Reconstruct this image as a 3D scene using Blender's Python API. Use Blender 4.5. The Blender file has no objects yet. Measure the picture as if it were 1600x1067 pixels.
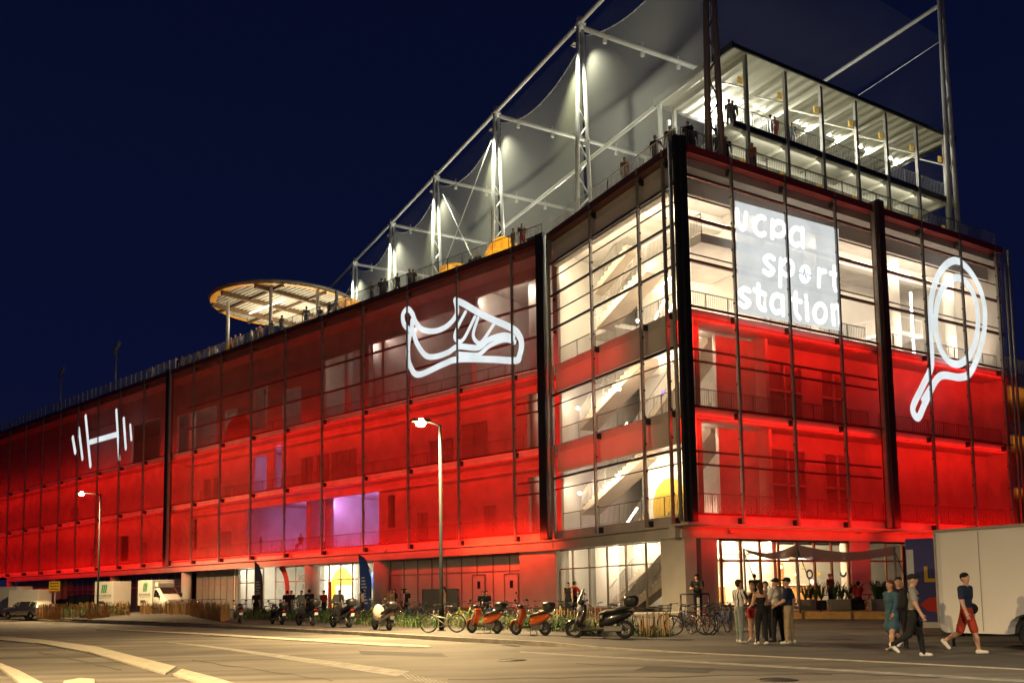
import bpy, math, random
import numpy as np
from mathutils import Vector, Matrix
D = bpy.data; SC = bpy.context.scene; COL = SC.collection
R = random.Random(7)
V3 = Vector

# ---------------------------------------------------------------- camera
CAMH = 1.55
FPX, CX, CY, PITCH, ROLL = 1400.0, 868.63, 797.74, 0.08975, -0.01905   # solved from the facade lines
_fw = V3((0, math.cos(PITCH), math.sin(PITCH))); _up = V3((0, -math.sin(PITCH), math.cos(PITCH))); _rt = V3((1, 0, 0))
CR = _rt*math.cos(ROLL) + _up*math.sin(ROLL); CU = -_rt*math.sin(ROLL) + _up*math.cos(ROLL)
cam = D.cameras.new('camera'); cam_o = D.objects.new('camera', cam); COL.objects.link(cam_o)
m = Matrix.Identity(4)
for i in range(3):
    m[i][0] = CR[i]; m[i][1] = CU[i]; m[i][2] = -_fw[i]
m[2][3] = CAMH
cam_o.matrix_world = m
cam.sensor_width = 36; cam.lens = FPX/1600*36
cam.shift_x = (800-CX)/1600; cam.shift_y = (CY-533.5)/1600
cam.clip_start = 0.2; cam.clip_end = 3000
SC.camera = cam_o

# ---------------------------------------------------------------- world: night sky, navy, a little lighter to the horizon
W = D.worlds.new('World'); SC.world = W; W.use_nodes = True
nt = W.node_tree; nt.nodes.clear()
wo = nt.nodes.new('ShaderNodeOutputWorld'); wb = nt.nodes.new('ShaderNodeBackground')
tc = nt.nodes.new('ShaderNodeTexCoord'); sx = nt.nodes.new('ShaderNodeSeparateXYZ'); cr = nt.nodes.new('ShaderNodeValToRGB')
nt.links.new(tc.outputs['Generated'], sx.inputs[0]); nt.links.new(sx.outputs['Z'], cr.inputs[0])
cr.color_ramp.elements[0].position = 0.0; cr.color_ramp.elements[0].color = (0.0085, 0.0068, 0.028, 1)
cr.color_ramp.elements[1].position = 0.75; cr.color_ramp.elements[1].color = (0.0020, 0.0032, 0.015, 1)
e = cr.color_ramp.elements.new(0.22); e.color = (0.0028, 0.0048, 0.026, 1)
nt.links.new(cr.outputs[0], wb.inputs[0]); wb.inputs[1].default_value = 1.0
nt.links.new(wb.outputs[0], wo.inputs[0])

SC.view_settings.view_transform = 'Standard'; SC.view_settings.look = 'None'
SC.view_settings.exposure = 0.0; SC.view_settings.gamma = 1.0
SC.render.engine = 'CYCLES'
SC.cycles.use_denoising = True
SC.cycles.max_bounces = 8; SC.cycles.diffuse_bounces = 3; SC.cycles.glossy_bounces = 3
SC.cycles.transparent_max_bounces = 24; SC.cycles.transmission_bounces = 4
SC.cycles.sample_clamp_indirect = 4.0
SC.cycles.caustics_reflective = False; SC.cycles.caustics_refractive = False
SC.cycles.use_adaptive_sampling = True; SC.cycles.adaptive_threshold = 0.012

# ---------------------------------------------------------------- pixel -> place helpers
def ray(x, y): return _fw + CR*((x-CX)/FPX) - CU*((y-CY)/FPX)
CAM0 = V3((0, 0, CAMH))
def onz(x, y, z): r = ray(x, y); return CAM0 + r*((z-CAMH)/r.z)
def ond(x, y, d): r = ray(x, y); return CAM0 + r*(d/r.y)        # at forward distance d

# facade frames: origin, direction along, direction inwards
S14 = 1.4
CORN = V3((4.72395, 31.64767, 0))*S14; JOINT = V3((-0.26406, 40.21902, 0))*S14
def _fr(o, deg, sgn):
    a = math.radians(deg); n = V3((math.cos(a), math.sin(a), 0)); u = V3((-math.sin(a), math.cos(a), 0))*sgn
    return (o, u, n)
FR = {'left': _fr(JOINT, 49.5906, 1), 'stair': _fr(CORN, 30.1969, 1), 'right': _fr(CORN, 122.5771, -1)}
def fp(k, t, o, z):
    O, u, n = FR[k]; p = O + u*t + n*o; return V3((p.x, p.y, z))
def tpx(k, x, o=0.0, y=700):                                    # pixel column -> run along a facade
    O, u, n = FR[k]; r = ray(x, y); q = O + n*o
    s = ((q-CAM0).dot(n))/r.dot(n); P = CAM0 + r*s
    return (P-O).dot(u)
def ptx(k, x, y, o=0.0):                                        # pixel -> (run, height) on a facade plane
    O, u, n = FR[k]; r = ray(x, y); q = O + n*o
    s = ((q-CAM0).dot(n))/r.dot(n); P = CAM0 + r*s
    return (P-O).dot(u), P.z
def zl(z): return CAMH + (z-1.75)*S14
L0, L1, L2, L3 = zl(4.45), zl(8.3613), zl(12.0548), zl(17.8559)
ZF = 4.15; LST = (FR['stair'][0]-JOINT).length
DECK = L3 + 0.12

def gz(x, y):                                                   # the ground rises a little towards the building
    p = V3((x, y, 0)); e = max((FR[k][0]-p).dot(FR[k][2]) for k in FR)
    s = min(1, max(0, (9-e)/7)); s = s*s*(3-2*s)
    w = min(1, max(0, (-x-14)/30))
    return 0.45*s*(1-w) + 0.5*w*min(1, max(0, (30-e)/16))
def ground(x, y, dz=0.0):                                       # pixel -> point on the ground
    r = ray(x, y); z = 0.0
    for _ in range(12):
        if r.z > -1e-4: return ond(x, y, 70)
        P = CAM0 + r*((z+dz-CAMH)/r.z); z = gz(P.x, P.y)
    return P

# ---------------------------------------------------------------- materials
def mat(name, col, rough=0.6, metal=0.0, var=0.12, scale=6.0, bump=0.0, spec=0.5, coat=0.0, emit=None, es=0.0):
    if name in D.materials: return D.materials[name]
    M = D.materials.new(name); M.use_nodes = True; t = M.node_tree; b = t.nodes['Principled BSDF']
    b.inputs['Roughness'].default_value = rough; b.inputs['Metallic'].default_value = metal
    b.inputs['Specular IOR Level'].default_value = spec; b.inputs['Coat Weight'].default_value = coat
    if var > 0:
        c = t.nodes.new('ShaderNodeTexCoord'); n = t.nodes.new('ShaderNodeTexNoise'); r = t.nodes.new('ShaderNodeValToRGB')
        n.inputs['Scale'].default_value = scale; n.inputs['Detail'].default_value = 5
        t.links.new(c.outputs['Object'], n.inputs['Vector']); t.links.new(n.outputs['Fac'], r.inputs[0])
        r.color_ramp.elements[0].position = 0.3; r.color_ramp.elements[1].position = 0.72
        r.color_ramp.elements[0].color = (*[max(0, v*(1-var)) for v in col], 1)
        r.color_ramp.elements[1].color = (*[min(1, v*(1+var)) for v in col], 1)
        t.links.new(r.outputs[0], b.inputs['Base Color'])
        if bump > 0:
            bp = t.nodes.new('ShaderNodeBump'); bp.inputs['Strength'].default_value = bump; bp.inputs['Distance'].default_value = 0.02
            n2 = t.nodes.new('ShaderNodeTexNoise'); n2.inputs['Scale'].default_value = scale*9; n2.inputs['Detail'].default_value = 4
            t.links.new(c.outputs['Object'], n2.inputs['Vector']); t.links.new(n2.outputs['Fac'], bp.inputs['Height'])
            t.links.new(bp.outputs[0], b.inputs['Normal'])
    else: b.inputs['Base Color'].default_value = (*col, 1)
    if emit: b.inputs['Emission Color'].default_value = (*emit, 1); b.inputs['Emission Strength'].default_value = es
    return M
def mat_emit(name, col, s):
    if name in D.materials: return D.materials[name]
    M = D.materials.new(name); M.use_nodes = True; t = M.node_tree; t.nodes.clear()
    o = t.nodes.new('ShaderNodeOutputMaterial'); e = t.nodes.new('ShaderNodeEmission')
    e.inputs[0].default_value = (*col, 1); e.inputs[1].default_value = s; t.links.new(e.outputs[0], o.inputs[0]); return M
def mat_veil(name, col, fac, trans=0.4, rough_noise=0.0, emit=None, es=0.0):   # woven / perforated sheet: partly open, partly cloth
    if name in D.materials: return D.materials[name]
    M = D.materials.new(name); M.use_nodes = True; t = M.node_tree; t.nodes.clear()
    o = t.nodes.new('ShaderNodeOutputMaterial'); mx = t.nodes.new('ShaderNodeMixShader'); tr = t.nodes.new('ShaderNodeBsdfTransparent')
    df = t.nodes.new('ShaderNodeBsdfDiffuse'); tl = t.nodes.new('ShaderNodeBsdfTranslucent'); m2 = t.nodes.new('ShaderNodeMixShader')
    df.inputs[0].default_value = (*col, 1); tl.inputs[0].default_value = (*col, 1); m2.inputs[0].default_value = trans
    t.links.new(df.outputs[0], m2.inputs[1]); t.links.new(tl.outputs[0], m2.inputs[2])
    sh = m2
    if emit:
        e = t.nodes.new('ShaderNodeEmission'); e.inputs[0].default_value = (*emit, 1); e.inputs[1].default_value = es
        ad = t.nodes.new('ShaderNodeAddShader'); t.links.new(m2.outputs[0], ad.inputs[0]); t.links.new(e.outputs[0], ad.inputs[1]); sh = ad
    c = t.nodes.new('ShaderNodeTexCoord'); n = t.nodes.new('ShaderNodeTexNoise'); n.inputs['Scale'].default_value = 0.7; n.inputs['Detail'].default_value = 6
    mr = t.nodes.new('ShaderNodeMapRange'); mr.inputs['To Min'].default_value = max(0, fac-rough_noise); mr.inputs['To Max'].default_value = min(1, fac+rough_noise)
    t.links.new(c.outputs['Object'], n.inputs['Vector']); t.links.new(n.outputs['Fac'], mr.inputs['Value']); t.links.new(mr.outputs[0], mx.inputs[0])
    t.links.new(tr.outputs[0], mx.inputs[1]); t.links.new(sh.outputs[0], mx.inputs[2]); t.links.new(mx.outputs[0], o.inputs[0])
    return M
def mat_glass(name, tint=(1, 1, 1), ior=1.35):
    if name in D.materials: return D.materials[name]
    M = D.materials.new(name); M.use_nodes = True; t = M.node_tree; t.nodes.clear()
    o = t.nodes.new('ShaderNodeOutputMaterial'); mx = t.nodes.new('ShaderNodeMixShader'); tr = t.nodes.new('ShaderNodeBsdfTransparent')
    g = t.nodes.new('ShaderNodeBsdfGlossy'); lw = t.nodes.new('ShaderNodeLayerWeight'); lw.inputs[0].default_value = 0.5
    pw = t.nodes.new('ShaderNodeMath'); pw.operation = 'POWER'; pw.inputs[1].default_value = 4.0
    fr = t.nodes.new('ShaderNodeMapRange'); fr.inputs['To Min'].default_value = 0.035; fr.inputs['To Max'].default_value = 0.6
    t.links.new(lw.outputs['Facing'], pw.inputs[0]); t.links.new(pw.outputs[0], fr.inputs['Value'])
    tr.inputs[0].default_value = (*tint, 1); g.inputs[1].default_value = 0.03
    t.links.new(fr.outputs[0], mx.inputs[0]); t.links.new(tr.outputs[0], mx.inputs[1]); t.links.new(g.outputs[0], mx.inputs[2])
    t.links.new(mx.outputs[0], o.inputs[0]); return M

# ---------------------------------------------------------------- mesh building
WM = {}
class MB:
    def __init__(s): s.v = []; s.f = []; s.m = []; s.sm = []
    def add(s, vs, fs, mi=0, smooth=False):
        b = len(s.v); s.v.extend(V3(q) for q in vs)
        for f in fs: s.f.append([b+i for i in f]); s.m.append(mi); s.sm.append(smooth)
    def obox(s, c, ax, ay, az, mi=0):                          # centre and three half axes
        c = V3(c); vs = [c+ax*i+ay*j+az*k for k in (-1, 1) for j in (-1, 1) for i in (-1, 1)]
        fs = [(0, 2, 3, 1), (4, 5, 7, 6), (0, 1, 5, 4), (2, 6, 7, 3), (0, 4, 6, 2), (1, 3, 7, 5)]
        if ax.cross(ay).dot(az) < 0: fs = [f[::-1] for f in fs]
        s.add(vs, fs, mi)
    def box(s, x0, x1, y0, y1, z0, z1, mi=0):
        s.obox(((x0+x1)/2, (y0+y1)/2, (z0+z1)/2), V3(((x1-x0)/2, 0, 0)), V3((0, (y1-y0)/2, 0)), V3((0, 0, (z1-z0)/2)), mi)
    def fbox(s, k, t0, t1, o0, o1, z0, z1, mi=0):              # a box in a facade's own frame
        O, u, n = FR[k]
        s.obox(fp(k, (t0+t1)/2, (o0+o1)/2, (z0+z1)/2), u*((t1-t0)/2), n*((o1-o0)/2), V3((0, 0, (z1-z0)/2)), mi)
    def beam(s, p, q, w, h=None, mi=0, up=V3((0, 0, 1))):
        p = V3(p); q = V3(q); d = q-p; L = d.length
        if L < 1e-6: return
        d.normalize(); a = d.cross(up)
        if a.length < 1e-3: a = d.cross(V3((1, 0, 0)))
        a.normalize(); b = a.cross(d)
        s.obox((p+q)/2, d*(L/2), a*(w/2), b*((h or w)/2), mi)
    def tube(s, path, r, n=8, mi=0, closed=False, caps=True, smooth=True):
        P = [V3(q) for q in path]; N = len(P); rs = r if isinstance(r, (list, tuple)) else [r]*N
        t0 = (P[1]-P[0]).normalized(); a = t0.cross(V3((0, 0, 1)))
        if a.length < 1e-3: a = t0.cross(V3((1, 0, 0)))
        a.normalize(); vs = []
        for i in range(N):
            if closed: t = (P[(i+1) % N]-P[i-1])
            else: t = P[min(i+1, N-1)]-P[max(i-1, 0)]
            t.normalize(); a = (a-t*a.dot(t)); a.normalize(); b = t.cross(a)
            for j in range(n):
                w = 2*math.pi*j/n; vs.append(P[i]+(a*math.cos(w)+b*math.sin(w))*rs[i])
        fs = []
        for i in range(N if closed else N-1):
            i2 = (i+1) % N
            for j in range(n): fs.append((i*n+j, i*n+(j+1) % n, i2*n+(j+1) % n, i2*n+j))
        if caps and not closed: fs.append(tuple(range(n))[::-1]); fs.append(tuple((N-1)*n+j for j in range(n)))
        s.add(vs, fs, mi, smooth)
    def prism(s, poly, o, ux, uy, nz, mi=0, smooth=False):     # outline in (ux,uy) pushed along nz
        o = V3(o); n = len(poly); A = [o+ux*p[0]+uy*p[1] for p in poly]; B = [q+nz for q in A]
        fs = [tuple(range(n))[::-1], tuple(range(n, 2*n))]+[(i, (i+1) % n, n+(i+1) % n, n+i) for i in range(n)]
        ar = sum(poly[i][0]*poly[(i+1) % n][1]-poly[(i+1) % n][0]*poly[i][1] for i in range(n))
        if (ar > 0) != (ux.cross(uy).dot(nz) > 0): fs = [f[::-1] for f in fs]
        s.add(A+B, fs, mi, smooth)
    def loft(s, secs, mi=0, smooth=True, caps=True):           # equal-length rings
        n = len(secs[0]); vs = [V3(q) for c in secs for q in c]; fs = []
        for i in range(len(secs)-1):
            for j in range(n): fs.append((i*n+j, i*n+(j+1) % n, (i+1)*n+(j+1) % n, (i+1)*n+j))
        if caps: fs.append(tuple(range(n))[::-1]); fs.append(tuple((len(secs)-1)*n+j for j in range(n)))
        s.add(vs, fs, mi, smooth)
    def ball(s, c, r, n=10, mi=0, top=1.0, bot=-1.0):
        c = V3(c); r = V3(r) if isinstance(r, (tuple, list, Vector)) else V3((r, r, r)); secs = []; h = max(4, n//2+1)
        a0 = math.asin(bot); a1 = math.asin(top)
        for i in range(h):
            a = a0+(a1-a0)*i/(h-1); q = max(0.02, math.cos(a))
            secs.append([c+V3((r.x*q*math.cos(2*math.pi*j/n), r.y*q*math.sin(2*math.pi*j/n), r.z*math.sin(a))) for j in range(n)])
        s.loft(secs, mi)
    def cyl(s, p, q, r, n=16, mi=0, smooth=True): s.tube([p, q], r, n, mi, smooth=smooth)
    def torus(s, c, ax, R_, r, n=24, k=8, mi=0):
        c = V3(c); ax = V3(ax).normalized(); a = ax.orthogonal().normalized(); b = ax.cross(a)
        s.tube([c+(a*math.cos(2*math.pi*i/n)+b*math.sin(2*math.pi*i/n))*R_ for i in range(n)], r, k, mi, closed=True)
    def sheet(s, pts, mi=0): s.add(pts, [tuple(range(len(pts)))], mi)
    def rail(s, pts, h=1.1, step=0.14, bar=0.012, top=0.022, mi=0, posts=1.6, kick=0.1):
        Z = V3((0, 0, 1))
        for a, b in zip(pts[:-1], pts[1:]):
            a = V3(a); b = V3(b); L = (b-a).length
            s.beam(a+Z*h, b+Z*h, top*2, top*2, mi); s.beam(a+Z*kick, b+Z*kick, bar*2, bar*2, mi)
            n = max(1, round(L/step))
            for i in range(n+1):
                p = a.lerp(b, i/n); w = bar
                s.beam(p+Z*kick, p+Z*(h-top), w*2, w*2, mi, up=V3((1, 0, 0)))
            n = max(1, round(L/posts))
            for i in range(n+1):
                p = a.lerp(b, i/n); s.beam(p, p+Z*h, 0.045, 0.045, mi, up=V3((1, 0, 0)))
    def build(s, name, mats, parent=None, local=False, bevel=0.0, subsurf=0):
        me = D.meshes.new(name)
        vs = s.v
        if parent is not None and not local:
            iv = WM[parent].inverted(); vs = [iv @ q for q in vs]
        me.from_pydata([tuple(q) for q in vs], [], s.f)
        for M in (mats if isinstance(mats, (list, tuple)) else [mats]): me.materials.append(M)
        me.polygons.foreach_set('material_index', s.m); me.polygons.foreach_set('use_smooth', s.sm); me.update()
        o = D.objects.new(name, me); COL.objects.link(o)
        if parent is not None: o.parent = parent; WM[o] = WM[parent]
        else: WM[o] = Matrix.Identity(4)
        if bevel: b = o.modifiers.new('bevel', 'BEVEL'); b.width = bevel; b.segments = 2; b.limit_method = 'ANGLE'; b.angle_limit = 0.6
        if subsurf: b = o.modifiers.new('sub', 'SUBSURF'); b.levels = subsurf; b.render_levels = subsurf
        return o
def tag(o, label=None, cat=None, group=None, kind=None):
    if label: o['label'] = label
    if cat: o['category'] = cat
    if group: o['group'] = group
    if kind: o['kind'] = kind
    return o
def thing(name, loc=(0, 0, 0), rz=0.0, label=None, cat=None, group=None):
    o = D.objects.new(name, None); COL.objects.link(o); o.empty_display_size = 0.3
    o.location = loc; o.rotation_euler = (0, 0, rz)
    WM[o] = Matrix.Translation(V3(loc)) @ Matrix.Rotation(rz, 4, 'Z')
    return tag(o, label, cat, group)
def copy_tree(o, loc, rz, label=None, scale=None):
    def cp(a, par):
        c = a.copy(); COL.objects.link(c)
        if par is not None: c.parent = par
        for ch in KIDS.get(a, []): cp(ch, c)
        return c
    r = cp(o, None); r.location = loc; r.rotation_euler = (0, 0, rz)
    if scale: r.scale = (scale, scale, scale)
    if label: r['label'] = label
    return r
KIDS = {}
def index_kids(root):
    for o in D.objects:
        if o.parent is not None: KIDS.setdefault(o.parent, [])
    KIDS.clear()
    for o in D.objects:
        if o.parent is not None: KIDS.setdefault(o.parent, []).append(o)
def area(name, c, ux, uy, facing, power, col, sx, sy, spread=180):
    l = D.lights.new(name, 'AREA'); l.shape = 'RECTANGLE'; l.size = sx; l.size_y = sy; l.energy = power; l.color = col; l.spread = math.radians(spread)
    o = D.objects.new(name, l); COL.objects.link(o)
    z = -V3(facing).normalized(); x = (V3(ux)-z*V3(ux).dot(z)).normalized(); y = z.cross(x)
    M = Matrix.Identity(4)
    for i in range(3): M[i][0] = x[i]; M[i][1] = y[i]; M[i][2] = z[i]; M[i][3] = c[i]
    o.matrix_world = M; return o
def point(name, c, power, col, r=0.1):
    l = D.lights.new(name, 'POINT'); l.energy = power; l.color = col; l.shadow_soft_size = r
    o = D.objects.new(name, l); COL.objects.link(o); o.location = c; return o
def spot(name, c, target, power, col, ang=60, blend=0.6, r=0.1):
    l = D.lights.new(name, 'SPOT'); l.energy = power; l.color = col; l.shadow_soft_size = r; l.spot_size = math.radians(ang); l.spot_blend = blend
    o = D.objects.new(name, l); COL.objects.link(o); o.location = c
    o.rotation_euler = (V3(target)-V3(c)).to_track_quat('-Z', 'Y').to_euler(); return o
ZUP = V3((0, 0, 1))
WARM = (1.0, 0.80, 0.52); SOD = (1.0, 0.55, 0.20); REDL = (1.0, 0.012, 0.006); COOL = (0.85, 0.93, 1.0)
# ================================================================ SETTING: road, kerb, pavement, markings
def asphalt(name, c, streak):
    M = D.materials.new(name); M.use_nodes = True; t = M.node_tree; b = t.nodes['Principled BSDF']
    tcn = t.nodes.new('ShaderNodeTexCoord'); mp = t.nodes.new('ShaderNodeMapping'); mp.inputs['Rotation'].default_value = (0, 0, math.radians(-24)); mp.inputs['Scale'].default_value = (0.05, 0.9, 1)
    n1 = t.nodes.new('ShaderNodeTexNoise'); n1.inputs['Scale'].default_value = 1.0; n1.inputs['Detail'].default_value = 4
    n2 = t.nodes.new('ShaderNodeTexNoise'); n2.inputs['Scale'].default_value = 60; n2.inputs['Detail'].default_value = 3
    n3 = t.nodes.new('ShaderNodeTexNoise'); n3.inputs['Scale'].default_value = 0.35; n3.inputs['Detail'].default_value = 6
    L = t.links.new
    L(tcn.outputs['Object'], mp.inputs[0]); L(mp.outputs[0], n1.inputs['Vector']); L(tcn.outputs['Object'], n2.inputs['Vector']); L(tcn.outputs['Object'], n3.inputs['Vector'])
    r = t.nodes.new('ShaderNodeValToRGB'); r.color_ramp.elements[0].position = 0.35; r.color_ramp.elements[1].position = 0.65
    r.color_ramp.elements[0].color = (*[v*(1-streak) for v in c], 1); r.color_ramp.elements[1].color = (*[v*(1+streak) for v in c], 1)
    L(n1.outputs['Fac'], r.inputs[0])
    mx = t.nodes.new('ShaderNodeMix'); mx.data_type = 'RGBA'; mx.blend_type = 'OVERLAY'; mx.inputs['Factor'].default_value = 0.45
    L(r.outputs[0], mx.inputs[6]); L(n2.outputs['Fac'], mx.inputs[7])
    m3 = t.nodes.new('ShaderNodeMix'); m3.data_type = 'RGBA'; m3.blend_type = 'SOFT_LIGHT'; m3.inputs['Factor'].default_value = 0.7
    L(mx.outputs[2], m3.inputs[6]); L(n3.outputs['Fac'], m3.inputs[7]); L(m3.outputs[2], b.inputs['Base Color'])
    mr = t.nodes.new('ShaderNodeMapRange'); mr.inputs['To Min'].default_value = 0.70; mr.inputs['To Max'].default_value = 0.9; L(n1.outputs['Fac'], mr.inputs['Value']); L(mr.outputs[0], b.inputs['Roughness'])
    bp = t.nodes.new('ShaderNodeBump'); bp.inputs['Strength'].default_value = 0.35; bp.inputs['Distance'].default_value = 0.01
    L(n2.outputs['Fac'], bp.inputs['Height']); L(bp.outputs[0], b.inputs['Normal']); return M
M_ROAD = asphalt('road asphalt', (0.125, 0.115, 0.10), 0.42); M_PAV = asphalt('pavement asphalt', (0.085, 0.08, 0.075), 0.25)
M_PAINT = mat('worn road paint', (0.27, 0.26, 0.235), 0.8, var=0.4, scale=3.5); M_KERB = mat('kerb stone', (0.36, 0.33, 0.28), 0.8, var=0.2, scale=4, bump=0.3)
mb = MB(); mb.sheet([(-500, -60, 0), (500, -60, 0), (500, 900, 0), (-500, 900, 0)]); tag(mb.build('road', M_ROAD), kind='structure')

KPX = [(-420, 951), (-200, 958), (-60, 965), (60, 970), (215, 976), (400, 983), (560, 992), (700, 1001), (845, 1009), (930, 1013), (1100, 1021), (1350, 1033), (1600, 1046), (1900, 1062)]
KPT = [onz(x, y, 0) for x, y in KPX]
def pav(x):
    return 0.012+0.118*min(1, max(0, (1.6-x)/2.0))
def gnd(x, y):                                                  # pixel -> pavement surface
    P = ground(x, y, 0)
    for _ in range(4):
        P2 = ground(x, y, pav(P.x)); P = P2
    P = V3(P); P.z = gz(P.x, P.y)+pav(P.x); return P
def top(p, y=None): x, yy = (p, y) if y is not None else (p[0], p[1]); return V3((x, yy, gz(x, yy)+pav(x)))
def resample(pts, step):
    out = [pts[0]]
    for a, b in zip(pts[:-1], pts[1:]):
        n = max(1, int((b-a).length/step)); out += [a.lerp(b, i/n) for i in range(1, n+1)]
    return out
KL = resample(KPT, 2.0)
mb = MB(); rows = [0.18] + [0.6*1.16**i for i in range(1, 34)]
vs = []
for p in KL:
    d = V3((0.25 if p.x < 0 else -0.05, 1, 0)).normalized()
    for w in rows: q = p+d*w; vs.append(V3((q.x, q.y, gz(q.x, q.y)+pav(p.x))))
n = len(rows); fs = [(i*n+j, (i+1)*n+j, (i+1)*n+j+1, i*n+j+1) for i in range(len(KL)-1) for j in range(n-1)]
mb.add(vs, fs, 0, True); tag(mb.build('pavement', M_PAV), kind='structure')
mb = MB()
for a, b in zip(KL[:-1], KL[1:]):
    d = V3((0.25 if a.x < 0 else -0.05, 1, 0)).normalized()*0.2; ha, hb = pav(a.x)+0.003, pav(b.x)+0.003
    A = [a, b, b+d, a+d]; T = [q+V3((0, 0, h)) for q, h in zip(A, (ha, hb, hb, ha))]
    mb.add([A[0], A[1], T[0], T[1], T[2], T[3]], [(0, 1, 3, 2), (2, 3, 4, 5)])
tag(mb.build('kerb', M_KERB), kind='structure')

def gpoly(mb, px, z=0.004, mi=0): mb.sheet([onz(x, y, z) for x, y in px], mi)
def gband(mb, a, b, z=0.004):                                   # band between two pixel polylines of equal length
    A = [onz(x, y, z) for x, y in a]; B = [onz(x, y, z) for x, y in b]
    for i in range(len(A)-1): mb.sheet([A[i], B[i], B[i+1], A[i+1]])
mb = MB()
gband(mb, [(262, 1002.5), (330, 1008.5), (400, 1017), (470, 1026), (560, 1037.5), (640, 1048)], [(262, 1003), (330, 1011), (400, 1021.5), (470, 1033), (560, 1047), (620, 1056)])
gband(mb, [(812, 1017), (900, 1022), (1050, 1030), (1300, 1044), (1700, 1067)], [(812, 1019), (900, 1024.5), (1050, 1033), (1300, 1047.5), (1700, 1071)])
for i in range(11):
    x = 622+i*9; y = 1049+i*1.9
    gpoly(mb, [(x, y), (x+4, y+.8), (x+22, y+13), (x+17, y+12)])
tag(mb.build('road_marking', M_PAINT), kind='structure')
# raised pale kerb of the traffic island in the foreground, and its second arm
def kerbstrip(name, a, b, h):
    mb = MB(); A = [onz(x, y, 0) for x, y in a]; B = [onz(x, y, 0) for x, y in b]; Zh = V3((0, 0, h))
    for i in range(len(A)-1):
        mb.add([A[i], A[i+1], B[i+1], B[i], A[i]+Zh, A[i+1]+Zh, B[i+1]+Zh, B[i]+Zh], [(4, 7, 6, 5), (0, 4, 5, 1), (3, 2, 6, 7), (0, 3, 7, 4), (1, 5, 6, 2)])
    return tag(mb.build(name, mat('island kerb', (0.42, 0.39, 0.32), 0.75, var=0.2, scale=5, bump=0.2)), kind='structure')
kerbstrip('traffic_island_kerb', [(-40, 991), (0, 994.5), (70, 1000.5), (150, 1011), (215, 1028), (275, 1043)], [(-40, 996.5), (0, 1000.5), (66, 1006.5), (140, 1020), (200, 1037.5), (258, 1054)], 0.04)
kerbstrip('traffic_island_kerb', [(284, 1047), (330, 1059), (400, 1080)], [(270, 1055), (315, 1069), (380, 1094)], 0.04)
kerbstrip('traffic_island_kerb', [(-60, 1025), (0, 1038), (30, 1050), (75, 1075)], [(-60, 1030), (0, 1046), (14, 1056), (46, 1082)], 0.05)
kerbstrip('traffic_island_kerb', [(100, 1066), (125, 1061.5), (147, 1063)], [(95, 1080), (120, 1076), (150, 1078)], 0.04)
# low gutter step along the far lane
kerbstrip('gutter_step', [(150, 982), (330, 990), (480, 999), (600, 1005.5), (668, 1009)], [(150, 983), (330, 992.5), (480, 1002), (600, 1009.5), (674, 1012)], 0.03)
mb = MB(); gband(mb, [(783, 1002), (812, 1005)], [(783, 1006), (812, 1009)], 0.02); 
o = mb.build('storm_drain', mat('dark iron', (0.02, 0.02, 0.02), 0.6)); tag(o, 'dark slot of a storm drain in the kerb in front of the orange scooters', 'drain')

# ================================================================ MATERIALS of the building
M_CON = mat('pale concrete', (0.52, 0.49, 0.45), 0.75, var=0.10, scale=0.9, bump=0.15)
M_WALL = mat('white rendered wall', (0.62, 0.60, 0.56), 0.8, var=0.06, scale=0.7)
M_SLAB = mat('slab edge', (0.55, 0.53, 0.50), 0.7, var=0.12, scale=1.2)
M_STEEL = mat('galvanised post', (0.26, 0.25, 0.23), 0.5, 0.3, var=0.15, scale=5)
M_DARK = mat('dark anodised metal', (0.035, 0.033, 0.036), 0.4, 0.5, var=0.2, scale=4)
M_COPB = mat('rust brown coping', (0.12, 0.045, 0.032), 0.5, 0.3, var=0.15, scale=2)
M_COPR = mat('red coping', (0.34, 0.035, 0.035), 0.5, 0.2, var=0.12, scale=2)
M_ROD = mat('dark red rod', (0.16, 0.012, 0.014), 0.45, 0.3, var=0.1)
M_SCR = mat_veil('perforated red screen', (0.42, 0.13, 0.11), 0.40, 0.35, 0.09)
M_SCRC = mat_veil('open clear screen', (0.5, 0.42, 0.38), 0.10, 0.35, 0.02)
M_GLASS = mat_glass('window glass'); M_ALU = mat('aluminium frame', (0.34, 0.31, 0.27), 0.45, 0.5, var=0.08)
M_WHITE = mat('white steel', (0.72, 0.72, 0.68), 0.45, 0.1, var=0.05); M_RAIL = mat('grey rail steel', (0.30, 0.29, 0.27), 0.45, 0.6, var=0.1)
M_FLOOR = mat('screed floor', (0.36, 0.34, 0.31), 0.5, var=0.1, scale=1)
M_TUBE = mat_emit('warm tube', (1, 0.86, 0.62), 9.0); M_TUBEW = mat_emit('white tube', (1, 0.97, 0.90), 14.0)
M_YEL = mat('yellow paint', (0.80, 0.52, 0.02), 0.6, var=0.05); M_BLUEP = mat('blue paint', (0.03, 0.10, 0.50), 0.6, var=0.05); M_REDP = mat('red paint', (0.62, 0.03, 0.02), 0.6, var=0.05)
M_PANEL = mat('pale infill panel', (0.74, 0.70, 0.62), 0.5, var=0.07, scale=0.8)

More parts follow.
